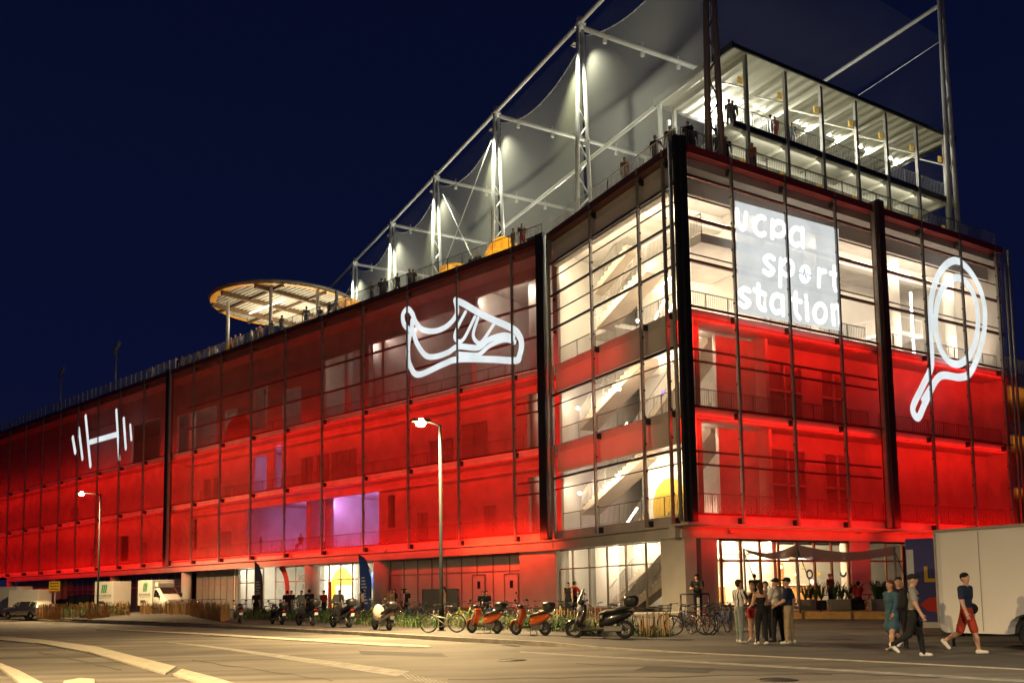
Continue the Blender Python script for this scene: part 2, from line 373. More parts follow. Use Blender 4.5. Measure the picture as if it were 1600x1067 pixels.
BLD = thing('sports_centre', (CORN.x, CORN.y, 0.3), 0, 'large red lit sports building with screened storeys, open stair corner and roof terrace', 'building')
def B(mb, name, mats, **k): return mb.build(name, mats, BLD, **k)
def xline(a, oa, b, ob):                                        # crossing of two facade lines moved inwards
    Oa, ua, na = FR[a]; Ob, ub, nb = FR[b]; P = Oa+na*oa; Q = Ob+nb*ob
    d = ua.x*ub.y-ua.y*ub.x; w = Q-P; s = (w.x*ub.y-w.y*ub.x)/d; p = P+ua*s; return (p.x, p.y)
def xy(k, t, o): p = fp(k, t, o, 0); return (p.x, p.y)
TL_END, TR_END = 112.0, 29.4
X, Y = V3((1, 0, 0)), V3((0, 1, 0))
def plate(name, poly, z0, z1, m): mb = MB(); mb.prism(poly, (0, 0, z0), X, Y, V3((0, 0, z1-z0))); return B(mb, name, m)
outer = [xy('left', TL_END, .45), xline('left', .45, 'stair', .45), xline('stair', .45, 'right', .45), xy('right', TR_END, .45)]
inner = [xy('right', TR_END, 17), xline('right', 17, 'left', 15), xy('left', TL_END, 15)]
void = [xline('left', .45, 'stair', .46), xy('stair', LST-.2, 7.0), xy('stair', 1.6, 7.0), xy('stair', 1.6, .45)]
for L in (L0,): plate('floor_slab', outer+inner, L-.5, L, M_SLAB)
for L in (L1, L2): plate('floor_slab', [outer[0]]+void+outer[2:]+inner, L-.5, L, M_SLAB)
plate('roof_slab', outer+inner, L3-.45, DECK, M_SLAB)

# ground storey: fascia band, back walls
def wall(mb, k, o, th, t0, t1, z0, z1, ops=(), mi=0):
    cur = t0
    for ta, tb, za, zb in sorted(ops):
        if ta > cur: mb.fbox(k, cur, ta, o, o+th, z0, z1, mi)
        if za > z0: mb.fbox(k, ta, tb, o, o+th, z0, za, mi)
        if zb < z1: mb.fbox(k, ta, tb, o, o+th, zb, z1, mi)
        cur = tb
    if cur < t1: mb.fbox(k, cur, t1, o, o+th, z0, z1, mi)
t_end0 = tpx('left', 8, 0, 900)
mb = MB(); mb.fbox('left', 0.0, t_end0, .2, .75, ZF, L0-.56); mb.fbox('left', 0.0, t_end0, -.02, .45, L0-.62, L0-.52); B(mb, 'fascia', M_CON)
mb = MB(); mb.fbox('stair', 0.9, LST, .2, .75, ZF, L0-.56); mb.fbox('stair', 0.9, LST, -.02, .45, L0-.62, L0-.52); B(mb, 'fascia', M_CON)
mb = MB(); mb.fbox('right', -.1, TR_END, 1.0, 1.5, ZF, L0-.56); mb.fbox('right', -.4, TR_END, -.35, 1.0, L0-.62, L0-.53); B(mb, 'fascia', M_CON)

def pieces(name, k, ts, o, z0, z1, w, d, m, each=True):
    for t in ts: mb = MB(); mb.fbox(k, t-w/2, t+w/2, o-d/2, o+d/2, z0, z1); B(mb, name, m)
# posts (outer posts carrying the screens, with small brackets at every floor)
TPOST = [2.96, 8.23, 13.6, 18.9, 24.3, 29.65, 35.0, 40.3, 45.4, 55.8, 61.4, 66.9, 72.4, 77.6, 83.0, 88.5, 94.2, 100.0, 105.6, 111.0]
SPOST = [8.39, 3.52, 1.22, LST-.25]
RPOST = [3.65, 7.72, 11.86, 20.0, 24.05, 28.1]
def post(k, t, dark=False, w=.13, z1=None):
    mb = MB(); z1 = z1 or L3+.45
    mb.fbox(k, t-w/2, t+w/2, -.14, .02, L0-.5, z1)
    for L in (L0-.2, L1-.15, L2-.15, L3-.1): mb.fbox(k, t+w/2, t+w/2+.09, -.05, .44, L-.28, L+.05, 1)
    for z in np.arange(L0+1, L3, 1.45): mb.fbox(k, t-w*.8, t+w*.8, -.06, .03, z, z+.1, 1)
    B(mb, 'facade_post', [M_STEEL, M_DARK])
for t in TPOST: post('left', t)
for t in SPOST[:3]: post('stair', t)
for t in RPOST: post('right', t)
def bigpost(k, t, w, o0, o1, z0, z1, m=None): mb = MB(); mb.fbox(k, t-w/2, t+w/2, o0, o1, z0, z1); return B(mb, 'corner_post', m or M_DARK)
bigpost('left', 50.6, .55, -.2, .35, L0-.5, L3+.5); bigpost('left', 50.1, .16, -.22, .0, L0-.5, L3+.4, M_STEEL)
bigpost('left', .35, .62, -.25, .4, L0-.5, L3+.6); bigpost('left', -.35, .2, -.1, .1, L0-.5, L3+.5, M_STEEL)
bigpost('stair', .06, .22, -.2, .3, L0-.45, L3+.75); bigpost('right', .22, .36, -.22, .1, L0-.45, L3+.7); 
mb = MB(); mb.cyl(fp('stair', .36, -.24, L0-.4), fp('stair', .36, -.24, L3+.5), .11, 12); B(mb, 'downpipe', M_STEEL)
mb = MB(); mb.cyl(fp('stair', LST-.32, -.2, L0-.4), fp('stair', LST-.32, -.2, L3+.3), .10, 12); B(mb, 'downpipe', M_STEEL)
bigpost('right', 15.8, .55, -.3, .35, L0-.45, L3+.75, M_COPB); bigpost('right', 15.35, .18, -.2, .05, L0-.45, L3+.6, M_STEEL)
for tt in (29.0, 29.5):
    mb = MB(); mb.cyl(fp('right', tt, -.15, L0-.4), fp('right', tt, -.15, L3+.3), .09, 10); B(mb, 'corner_tube', M_STEEL)

# screens: one panel per bay and storey
def screens(k, edges, levels, m, w=0.0):
    for (za, zb) in levels:
        for a, b in zip(edges[:-1], edges[1:]):
            mb = MB(); mb.fbox(k, a+.09, b-.09, -.012, .012, za, zb); B(mb, 'screen_panel', m)
EL = [.7]+TPOST[:9]+[50.3, 50.95]+TPOST[9:]
EL = [e_ for e_ in EL if e_ != 50.3]
screens('left', EL, [(L0+.0, L1-.5), (L1+.02, L2-.5), (L2+.02, L3-.02)], M_SCR)
ER = [.6]+RPOST[:3]+[15.25, 16.1]+RPOST[3:]+[28.95]
er2 = [.6, 3.65, 7.72, 11.86, 15.25]; er3 = [16.1, 20.0, 24.05, 28.1, 28.95]
for er in (er2, er3):
    screens('right', er, [(L0+.0, L1-.5), (L1+.02, L2-.5)], M_SCR)
    screens('right', er, [(L2+.02, L3-.02)], M_SCRC)
# horizontal rods and glazing bars behind the screens
def rods(k, t0, t1, zs, r, o, m):
    for z in zs: mb = MB(); mb.fbox(k, t0, t1, o-r, o+r, z-r, z+r); B(mb, 'transom', m)
hC = L3-L2
rods('right', .6, 15.3, [L2+hC*.30, L2+hC*.58, L2+hC*.86], .075, .18, M_ROD); rods('right', .6, 15.3, [L2+hC*.345, L2+hC*.72], .03, .18, M_ROD)
rods('right', 16.1, 28.9, [L2+hC*.30, L2+hC*.58, L2+hC*.86], .075, .18, M_ROD); rods('right', 16.1, 28.9, [L2+hC*.345, L2+hC*.72], .03, .18, M_ROD)
rods('stair', .4, LST-.3, [L2+hC*.27, L2+hC*.54, L2+hC*.80], .06, .1, M_DARK); rods('stair', .4, LST-.3, [L2+hC*.40, L2+hC*.68], .03, .1, M_DARK)
for La, Lb in ((L0, L1), (L1, L2)):
    rods('stair', .4, LST-.3, [La+(Lb-La)*.60], .065, .1, M_DARK); rods('stair', .4, LST-.3, [La+(Lb-La)*.47], .03, .1, M_DARK)
    rods('right', .6, 15.3, [La+(Lb-La)*.58, La+(Lb-La)*.46], .05, .3, M_ROD)
    rods('left', .7, 3.0, [La+(Lb-La)*.60, La+(Lb-La)*.46], .05, .3, M_ROD)
rods('left', .7, 50, [L2+hC*.60, L2+hC*.33], .07, 1.7, M_ROD)
for z in (L2-.02, L1-.02, L0-.02): rods('left', .7, TL_END-2, [z], .045, .06, M_ROD); rods('right', .6, 28.9, [z], .05, .06, M_ROD)
rods('left', 60, TL_END-2, [L2+hC*.62], .03, .2, M_COPB)

# copings and roof railings
RZ = L3+.43
for k, a, b in (('left', .6, 49.5), ('stair', .6, LST-.4), ('right', .8, 28.6)): mb = MB(); mb.fbox(k, a, b, .52, 2.6 if k != 'right' else 2.0, DECK+.005, RZ-.03); B(mb, 'roof_walkway', M_SLAB)
def coping(k, t0, t1, m, o0=-.1, o1=.5, h=.42): mb = MB(); mb.fbox(k, t0, t1, o0, o1, L3, L3+h); mb.fbox(k, t0, t1, o0-.05, o0, L3-.05, L3+.06); return B(mb, 'coping', m)
coping('left', .7, 50.3, M_COPB); coping('left', 50.9, TL_END, M_COPB); coping('stair', .4, LST-.3, M_COPB); coping('right', .6, 15.4, M_COPR); coping('right', 16.1, 28.9, M_COPR)
def rrail(k, ta, tb, o=.40, m=M_RAIL, n=4, posts=1.5, **kw):
    ts = np.linspace(ta, tb, n+1)
    for a, b in zip(ts[:-1], ts[1:]):
        mb = MB(); mb.rail([fp(k, a, o, RZ), fp(k, b, o, RZ)], h=1.1, mi=0, posts=posts, **kw); B(mb, 'roof_railing', m)
rrail('left', .6, 49, n=4); rrail('stair', .6, LST-.3, n=2, m=M_WHITE); rrail('right', .6, 28.9, n=3)
# far stretch: glazed balustrade with pale posts
M_BAL = mat_veil('balustrade glass', (0.55, 0.5, 0.45), 0.30, 0.4)
for a in np.arange(50.5, 110, 10):
    mb = MB(); Zb = DECK
    for t in np.arange(a, a+10, 1.28): mb.fbox('left', t-.05, t+.05, .55, .63, Zb, Zb+1.75)
    mb.fbox('left', a, a+10, .57, .59, Zb+.1, Zb+1.7, 1); B(mb, 'roof_railing', [M_ALU, M_BAL])

# ================================================================ inner walls, rooms
T = lambda x, o=2.0: tpx('left', x, o, 700)
def rng(xa, xb, za, zb, o=2.0): a, b = T(xa, o), T(xb, o); return (min(a, b), max(a, b), za, zb)
hA, hB = L1-L0, L2-L1
opA = [rng(592, 386, L0+.05, L0+hA*.80), rng(617, 606, L0+1.4, L0+hA*.72), rng(845, 824, L0+.05, L0+hA*.72), rng(310, 302, L0+1, L0+hA*.75), rng(204, 190, L0+.5, L0+hA*.6)]
opB = [rng(417, 396, L1+.05, L1+hB*.72), rng(440, 429, L1+.3, L1+hB*.86), rng(845, 824, L1+.05, L1+hB*.80)]
opC = [rng(846, 745, L2+.05, L3-1.2), rng(738, 642, L2+.05, L3-1.6), rng(637, 576, L2+.05, L2+hC*.72), rng(562, 505, L2+.05, L2+hC*.70), rng(470, 440, L2+.05, L2+hC*.5), rng(418, 395, L2+1, L2+hC*.62), rng(370, 350, L2+.05, L2+hC*.45), rng(338, 276, L2+.05, L2+hC*.55), rng(250, 205, L2+.4, L2+hC*.60)]
for z0, z1, ops in ((L0, L1-.5, opA), (L1, L2-.5, opB), (L2, L3-.45, opC)):
    mb = MB(); wall(mb, 'left', 2.0, .25, -.2, TL_END, z0, z1, ops); B(mb, 'inner_wall', M_WALL)
mb = MB(); wall(mb, 'left', 13.6, .2, -6, TL_END, 0, L3-.45); B(mb, 'back_wall', M_WALL)
mb = MB(); mb.fbox('left', -.32, -.1, 1.0, 13.5, L0, L3-.45); B(mb, 'partition_wall', M_WALL)
for x in (742, 640, 595, 480, 375):                                # partitions between the rooms on the left
    t = T(x); mb = MB(); mb.fbox('left', t-.12, t+.12, 2.25, 13.5, L0, L3-.45); B(mb, 'partition_wall', M_WALL)
# round columns in the gangway
for x, lv in ((486, (L0, L1)), (515, (L0, L1)), (418, (L2, L2+5)), (545, (L2, L3)), (590, (L2, L3)), (838, (L0, L3)), (385, (L2, L3)), (300, (L2, L3))):
    t = tpx('left', x, 3.2, 700); mb = MB(); mb.cyl(fp('left', t, 3.2, lv[0]), fp('left', t, 3.2, min(lv[1], L3-.45)), .36, 20); B(mb, 'column', M_WALL)
# balustrades in the gangway
for z0 in (L0, L1, L2):
    for a, b in ((3.2, 16), (16.2, 30), (30.2, 46)):
        mb = MB(); mb.rail([fp('left', a, 1.1, z0), fp('left', b, 1.1, z0)], h=1.1, step=.22); B(mb, 'balustrade', M_RAIL)
# large wall discs glimpsed through the screen
def disc(k, t, o, z, r, m, arc=(0, 360), name='painted_disc'):
    O, u, n = FR[k]; pts = [(r*math.cos(math.radians(a)), r*math.sin(math.radians(a))) for a in np.linspace(arc[0], arc[1], 41)]
    mb = MB(); mb.prism(pts[:-1] if arc[1]-arc[0] == 360 else pts, fp(k, t, o, z), u, ZUP, n*.02); return B(mb, name, m)
disc('left', T(372), 1.97, L2+.3, 2.6, M_REDP, (0, 180))

# right facade inner walls: column bay, then wall with faint glazing grid, open top storey
for z0, z1 in ((L0, L1-.5), (L1, L2-.5)):
    mb = MB(); wall(mb, 'right', 2.2, .25, 4.2, TR_END, z0, z1, [(8, 11, z0+.6, z1-.9), (12.6, 14.9, z0+.6, z1-.9)]); B(mb, 'inner_wall', M_WALL)
    for ta, tb in ((8, 11), (12.6, 14.9)):
        mb = MB(); mb.fbox('right', ta, tb, 2.32, 2.36, z0+.6, z1-.9, 1)
        for t in (ta, (ta+tb)/2, tb): mb.fbox('right', t-.06, t+.06, 2.16, 2.3, z0+.6, z1-.9)
        mb.fbox('right', ta+.06, tb-.06, 2.17, 2.29, z0+2.0, z0+2.12); B(mb, 'window', [M_WALL, mat('dim room glass', (0.30, 0.22, 0.2), 0.25, var=.1)])
    mb = MB(); mb.cyl(fp('right', 1.9, 1.6, z0), fp('right', 1.9, 1.6, z1), .42, 20); B(mb, 'column', M_WALL)
    mb = MB(); mb.rail([fp('right', .7, .8, z0), fp('right', 15, .8, z0)], h=1.1, step=.16); B(mb, 'balustrade', M_RAIL)
    mb = MB(); mb.rail([fp('right', 16, .8, z0), fp('right', 28.8, .8, z0)], h=1.1, step=.2); B(mb, 'balustrade', M_RAIL)
mb = MB(); wall(mb, 'right', 8.5, .2, 7.3, TR_END, L2, L3-.45, [(9.6, 11.4, L2+.05, L2+2.3)]); B(mb, 'back_wall', M_WALL)
mb = MB(); mb.fbox('right', TR_END-.2, TR_END, .5, 16, L0, L3-.45); B(mb, 'end_wall', M_WALL)
for t in (2.2, 12.6, 20.5, 26.5): mb = MB(); mb.cyl(fp('right', t, 2.6, L2), fp('right', t, 2.6, L3-.45), .38, 20); B(mb, 'column', M_WALL)
mb = MB(); mb.fbox('right', .7, TR_END-.3, 1.2, 1.6, L3-1.5, L3-.45); mb.fbox('right', .7, TR_END-.3, 4.5, 5.0, L3-1.3, L3-.45); B(mb, 'ceiling_beam', M_WALL)
mb = MB(); mb.rail([fp('right', .7, .8, L2), fp('right', 15.1, .8, L2)], h=1.1, step=.15); B(mb, 'balustrade', M_RAIL)
mb = MB(); mb.rail([fp('right', 16.2, .8, L2), fp('right', 28.8, .8, L2)], h=1.1, step=.15); B(mb, 'balustrade', M_WHITE)
# white gallery stair in the right bays
mb = MB()
a, b = fp('right', 16.5, 3.5, L2+1.0), fp('right', 21.5, 3.5, L2+2.4)
mb.beam(a, b, .9, .18); mb.rail([a+FR['right'][2]*-.45, b+FR['right'][2]*-.45], h=1.05, step=.2); mb.fbox('right', 21.5, 24, 3.0, 4.6, L2+2.25, L2+2.42); mb.rail([fp('right', 21.5, 3.05, L2+2.4), fp('right', 24, 3.05, L2+2.4)], h=1.05, step=.2)
B(mb, 'gallery_stair', M_WHITE)
# hanging tube lights in the top storey
for t in (5.2, 9.8, 13.8, 18.0, 22.0, 25.8):
    mb = MB(); mb.fbox('right', t-1.0, t+1.0, 3.0, 3.12, L3-1.75, L3-1.68); B(mb, 'tube_lamp', M_TUBE)
mb = MB(); tv = tpx('right', 1425, 3.4, 480); mb.fbox('right', tv-.06, tv+.06, 3.4, 3.5, L2+1.0, L3-2.6); B(mb, 'tube_lamp', M_TUBEW)

# ================================================================ open stair corner
mb = MB(); wall(mb, 'stair', 7.05, .2, 1.6, LST-.2, 0.3, L3-.45); B(mb, 'back_wall', M_WALL)
for L in (L1, L2):
    mb = MB(); mb.fbox('stair', 1.6, LST-.25, .45, 2.0, L-.5, L-.003); B(mb, 'landing_slab', M_SLAB)
    mb = MB(); mb.fbox('stair', 1.2, LST-.25, .46, .75, L-1.75, L-.5); B(mb, 'edge_beam', M_WALL)
    mb = MB(); mb.fbox('stair', LST-2.6, LST-.3, 2.0, 7.0, L-.45, L-.004); B(mb, 'landing_slab', M_SLAB)
mb = MB(); mb.fbox('stair', .6, LST-.25, .46, .85, L3-1.6, L3-.45); B(mb, 'edge_beam', M_WALL)
for L in (L0, L1, L2):
    mb = MB(); mb.rail([fp('stair', .8, .7, L), fp('stair', LST-.4, .7, L)], h=1.1, step=.13, posts=2.0); B(mb, 'balustrade', M_RAIL)
M_STEP = mat('stair concrete', (.36, .31, .25), .7, var=.1, scale=1)
def flight(ta, za, tb, zb, o, w=1.5, soffit=.35, name='stair_flight'):
    O, u, n = FR['stair']; N = max(6, int(abs(zb-za)/.17)); prof = []
    for i in range(N): 
        t = ta+(tb-ta)*i/N; t2 = ta+(tb-ta)*(i+1)/N; z = za+(zb-za)*(i+1)/N
        prof += [(t, z), (t2, z)]
    prof += [(tb, zb-soffit-.2), (ta, za-soffit)]
    mb = MB(); mb.prism(prof, fp('stair', 0, o, 0), u, ZUP, n*w); mb.m = [2]*len(mb.m)
    mb.rail([fp('stair', ta, o+.06, za), fp('stair', tb, o+.06, zb)], h=1.15, step=.16, mi=1, kick=.2); return B(mb, name, [M_WALL, M_RAIL, M_STEP])
for La, Lb in ((L0, L1), (L1, L2)):
    flight(11.6, La, 3.6, Lb+.0, 4.6); tA, zA = ptx('stair', 900, 797, 2.1); tB, zB = ptx('stair', 1005, 702, 2.1); flight(min(tA, 13.5), zA+La-L0, tB, zB+La-L0, 2.1, 1.3)
    mb = MB(); mb.fbox('stair', 1.65, 3.6, 2.0, 7.0, Lb-.3, Lb-.006); B(mb, 'landing_slab', M_SLAB)
tA, zA = ptx('stair', 903, 466, 3.5); tB, zB = ptx('stair', 978, 346, 3.5); flight(min(tA, 13.6), zA, tB, min(zB, L3-1.0), 3.5, 1.3)
tA, zA = ptx('stair', 932, 505, 2.1); tB, zB = ptx('stair', 1008, 412, 2.1); flight(tA, zA, tB, zB, 2.1, 1.3)
mb = MB(); mb.fbox('stair', .9, tB, 2.1, 6.9, zB-.5, zB); mb.rail([fp('stair', .9, 2.15, zB), fp('stair', tB, 2.15, zB)], h=1.1, step=.13, mi=1); B(mb, 'landing_slab', [M_SLAB, M_RAIL])
mb = MB(); mb.fbox('stair', 10.6, LST-.3, 3.0, 7.0, L2+2.0, L2+2.3); mb.rail([fp('stair', 10.6, 3.05, L2+2.3), fp('stair', LST-.4, 3.05, L2+2.3)], h=1.1, step=.14, mi=1); B(mb, 'landing_slab', [M_SLAB, M_RAIL])
tY = tpx('stair', 1046, 3.0, 770); disc('stair', tY, 3.0, L0+.9, 1.6, mat('mustard paint', (.50, .33, .02), .6, var=.05), (-20, 200)); mb = MB(); mb.fbox('stair', max(1.7, tY-2.2), tY+2.0, 3.03, 3.2, L0, L1-1.4); B(mb, 'partition_wall', M_WALL)
# violet wall panels seen behind the lower flights, given a glow of their own
M_VIO = mat_emit('glowing violet panel', (0.34, 0.20, 1.0), 1.5)
for L in (L0, L1): mb = MB(); mb.fbox('stair', 8.9, 11.2, 6.95, 7.0, L+.5, L+3.6); B(mb, 'glowing_panel', M_VIO)
# tubes along the stair
for (t, o, z, t2, z2) in ((8.0, 4.8, L2+1.7, 6.2, L2+3.3), (5.6, 4.8, L2+4.0, 4.2, L2+5.4), (5.4, 2.3, L2+1.0, 4.2, L2+2.0), (11.2, 6.6, L2+5.0, 8.6, L2+5.6), (9.0, 2.4, L0+.1, 7.8, L0+1.0), (9.4, 2.4, L1+.2, 8.6, L1+.7)):
    mb = MB(); mb.tube([fp('stair', t, o, z), fp('stair', t2, o, z2)], .055, 8); B(mb, 'tube_lamp', mat_emit('bright tube', (1, 0.84, 0.55), 22))
for (t, o, z) in ((13.2, 1.8, L1+2.4), (13.2, 1.8, L0+2.4), (8.2, 1.4, L0+2.9), (8.2, 1.6, L1+2.6), (5.9, 1.4, L2+.9), (6.0, 4.0, L2+3.9)):
    mb = MB(); mb.ball(fp('stair', t, o, z), .11, 10); B(mb, 'wall_lamp', mat_emit('lamp glow', (1, 0.9, 0.7), 18))

# ================================================================ ground storey fronts
def glazing(k, o, t0, t1, n, z0, z1, trans, name, glass=True, fm=None, fw=.07, infill=None):
    fm = fm or M_ALU
    mb = MB(); ts = np.linspace(t0, t1, n+1)
    for t in ts: mb.fbox(k, t-fw/2, t+fw/2, o-.06, o+.06, z0, z1, 0)
    for a, b in zip(ts[:-1], ts[1:]):
        for z in [z0+fw/2]+list(trans)+[z1-fw/2]: mb.fbox(k, a+fw/2, b-fw/2, o-.055, o+.055, z-fw/2, z+fw/2, 0)
    B(mb, 'window_frame', fm)
    if glass or infill:
        mb = MB(); mb.fbox(k, t0, t1, o-.01, o+.01, z0, z1); B(mb, 'pane' if not infill else 'infill_panel', infill or M_GLASS)
def T0(x, o=1.3, y=900): return tpx('left', x, o, y)
GZ = 0.5
# dark bays on the far left
glazing('left', 1.5, T0(170), T0(103), 8, GZ, ZF, [GZ+2.3], 'window', infill=mat('dusk glass', (0.10, 0.085, 0.08), 0.12, var=0.2, scale=.5))
glazing('left', 1.5, T0(283), T0(190), 8, GZ, ZF, [GZ+2.3], 'window', infill=mat('dusk glass', (0.1, 0.08, 0.08), 0.12))
glazing('left', 1.5, T0(372), T0(305), 7, GZ, ZF, [GZ+2.35], 'window', infill=mat('grey wall panel', (0.30, 0.27, 0.24), 0.5, var=.15, scale=.6))
mb = MB(); mb.fbox('left', T0(100), t_end0, 1.5, 1.8, 0, ZF); B(mb, 'ground_wall', M_CON)
glazing('left', 1.3, T0(412), T0(373), 3, GZ, ZF, [GZ+2.35], 'window')
glazing('left', 1.3, T0(590), T0(431), 9, GZ, ZF, [GZ+2.35], 'window', fm=M_WHITE, fw=.09)
glazing('left', 1.3, T0(824), T0(611), 9, GZ, ZF, [GZ+2.5], 'panel', infill=M_PANEL, fm=M_ALU)
mb = MB(); mb.fbox('left', 0, T0(825), .5, 1.4, GZ-.5, ZF); B(mb, 'pier', M_CON)
for x in (18, 90, 180, 292, 488, 596):
    t = tpx('left', x, .9, 890); mb = MB(); mb.cyl(fp('left', t, .9, 0), fp('left', t, .9, ZF), .62 if x > 400 else .5, 24); B(mb, 'column', M_WALL)
# lobby
mb = MB(); mb.fbox('left', T0(600), T0(366), 9, 9.2, 0, ZF+.3); mb.fbox('left', T0(600)-.2, T0(600), 1.4, 9, 0, ZF+.3); mb.fbox('left', T0(366), T0(366)+.2, 1.4, 9, 0, ZF+.3); B(mb, 'lobby_wall', M_WALL)
mb = MB(); mb.fbox('left', T0(600), T0(366), 1.4, 9, GZ-.3, GZ-.02); B(mb, 'lobby_floor', M_FLOOR)
disc('left', T0(534, 4), 4.0, GZ+1.95, 1.5, M_YEL, (0, 180)); tq = T0(519, 4); mb = MB(); mb.fbox('left', tq-.45, tq+.45, 3.95, 4.0, GZ, GZ+1.95); B(mb, 'yellow_panel', M_YEL)
O_, u_, n_ = FR['left']
mb = MB(); mb.fbox('left', T0(533, 4)-1.9, T0(533, 4)+2.4, 4.03, 4.3, GZ, ZF); B(mb, 'lobby_wall', M_WALL)
disc('left', T0(586, 2.2), 2.2, GZ+1.2, 1.7, M_BLUEP, (60, 250))
ring = [(1.9*math.cos(a), 2.6*math.sin(a)) for a in np.linspace(-1.3, 1.3, 21)]+[(1.3*math.cos(a), 2.0*math.sin(a)) for a in np.linspace(1.3, -1.3, 21)]
mb = MB(); mb.prism(ring, fp('left', T0(432, 1.1), 1.15, GZ+1.5), u_*-1, ZUP, n_*.03); B(mb, 'red_arc', M_REDP)
mb = MB(); mb.fbox('left', T0(556, 6), T0(530, 6), 6, 6.8, GZ, GZ+1.1); B(mb, 'reception_desk', M_WHITE)
mb = MB(); mb.fbox('left', T0(515, 1.25), T0(519, 1.25), 1.1, 1.2, GZ, GZ+2.2); B(mb, 'entrance_totem', M_REDP)
# doors in the panelled stretch
def door(k, o, t0, t1, z0, z1, m):
    mb = MB(); mb.fbox(k, t0, t1, o-.06, o-.005, z0, z1); d = B(mb, 'door', m)
    mb = MB(); mb.fbox(k, t0-.07, t0, o-.1, o, z0, z1+.08); mb.fbox(k, t1, t1+.07, o-.1, o, z0, z1+.08); mb.fbox(k, t0, t1, o-.1, o, z1, z1+.08); mb.build('door_frame', M_ALU, d)
    mb = MB(); mb.fbox(k, (t0+t1)/2-.16, (t0+t1)/2+.14, o-.07, o-.06, z0+1.35, z0+1.85); mb.build('door_sign', M_DARK, d)
    mb = MB(); mb.fbox(k, t0+.1, t0+.16, o-.14, o-.06, z0+.95, z0+1.1); mb.build('handle', M_STEEL, d)
door('left', 1.23, T0(759), T0(741), GZ, GZ+2.25, M_WHITE); door('left', 1.23, T0(811), T0(791), GZ, GZ+2.25, M_WHITE)
# stair corner at street level
TS = lambda x, o=.9: tpx('stair', x, o, 890)
glazing('stair', .9, TS(1044), TS(848), 7, .5, ZF, [.5+2.45], 'window')
mb = MB(); mb.fbox('stair', TS(1047), LST, 3.3, 3.5, 0, ZF+.3); B(mb, 'back_wall', M_WALL)
mb = MB(); mb.fbox('stair', TS(1047), LST, 1.0, 3.3, .2, .48); B(mb, 'lobby_floor', M_FLOOR)
mb = MB(); mb.fbox('left', -.3, 0, 1.4, 8, 0, ZF+.3); B(mb, 'lobby_wall', M_WALL)
door('stair', .84, TS(877), TS(853), .5, 2.75, M_WHITE)
flight(10.8, .5, 3.4, ZF+1.2, 2.2, 1.05, name='stair_flight'); flight(8.2, .2, 1.8, 3.3, 1.3, .8, name='stair_flight')
# corner pier, recessed service door
TR_ = lambda x, o=1.1: tpx('right', x, o, 890)
mb = MB(); mb.fbox('right', .95, TR_(1096), 2.4, 2.7, 0, ZF); B(mb, 'pier', M_CON)
mb = MB(); mb.fbox('right', TR_(1097), TR_(1122), 1.1, 2.4, 0, ZF); B(mb, 'pier', M_CON)
mb = MB(); mb.fbox('stair', .9, TS(1045)-.06, .35, 1.1, 0, ZF); B(mb, 'pier', M_CON)
# restaurant front
M_WARMF = mat('bronze frame', (0.20, 0.11, 0.055), 0.45, 0.4, var=.1)
glazing('right', 1.3, TR_(1124), TR_(1131), 1, .55, ZF, [3.0], 'window', fm=M_WARMF)
glazing('right', 1.3, TR_(1131), TR_(1330), 7, .55, ZF, [3.0], 'window', fm=M_WARMF, fw=.12)
glazing('right', 1.3, TR_(1362), TR_(1440), 3, .55, ZF, [3.0], 'window', fm=M_WARMF, fw=.1)
mb = MB(); mb.fbox('right', TR_(1331), TR_(1361), 1.1, 1.9, 0, ZF); B(mb, 'pier', M_WALL)
mb = MB(); mb.fbox('right', TR_(1440), TR_END, 1.3, 1.7, 0, ZF); B(mb, 'ground_wall', M_CON)
mb = MB(); mb.fbox('right', TR_(1122)-.2, TR_END, 9.5, 9.7, 0, ZF+.3); mb.fbox('right', TR_(1122)-.2, TR_(1122), 2.5, 3.5, 0, ZF+.3); B(mb, 'back_wall', M_WALL)
mb = MB(); mb.fbox('right', TR_(1122), TR_END, 1.4, 9.5, .2, .53); B(mb, 'dining_floor', M_FLOOR)
mb = MB(); mb.cyl(fp('right', TR_(1135), 3.2, 3.5), fp('right', TR_(1290), 3.2, 3.65), .14, 10); mb.cyl(fp('right', TR_(1200), 5.2, 3.4), fp('right', TR_(1340), 5.2, 3.4), .2, 10); B(mb, 'ventilation_duct', M_STEEL)
M_WOOD = mat('warm timber', (0.34, 0.17, 0.06), 0.5, var=.25, scale=3)
mb = MB(); mb.fbox('right', TR_(1135, 5), TR_(1290, 5), 5.4, 6.2, .55, 1.65); mb.fbox('right', TR_(1135, 5), TR_(1290, 5), 5.3, 6.3, 1.65, 1.72, 1); B(mb, 'bar_counter', [M_WOOD, M_WHITE])
mb = MB(); mb.fbox('right', TR_(1135, 5), TR_(1300, 5), 9.1, 9.45, 1.5, 3.2)
B(mb, 'back_bar', M_WOOD)
for i in range(5):
    t = TR_(1145+i*38, 4); mb = MB(); mb.fbox('right', t-.55, t+.55, 3.9, 4.1, 3.1+.12*(i % 2), 3.2+.12*(i % 2)); B(mb, 'tube_lamp', M_TUBE)
for i in range(14):
    t = TR_(1140+i*12, 8); mb = MB(); q = fp('right', t, 8.9, 1.9+.5*(i % 3)); mb.ball(q, .12, 8); B(mb, 'shelf_lamp', mat_emit('shelf glow', (1, .6, .25), 10)) if i % 2 == 0 else B(mb, 'shelf_jar', M_YEL)
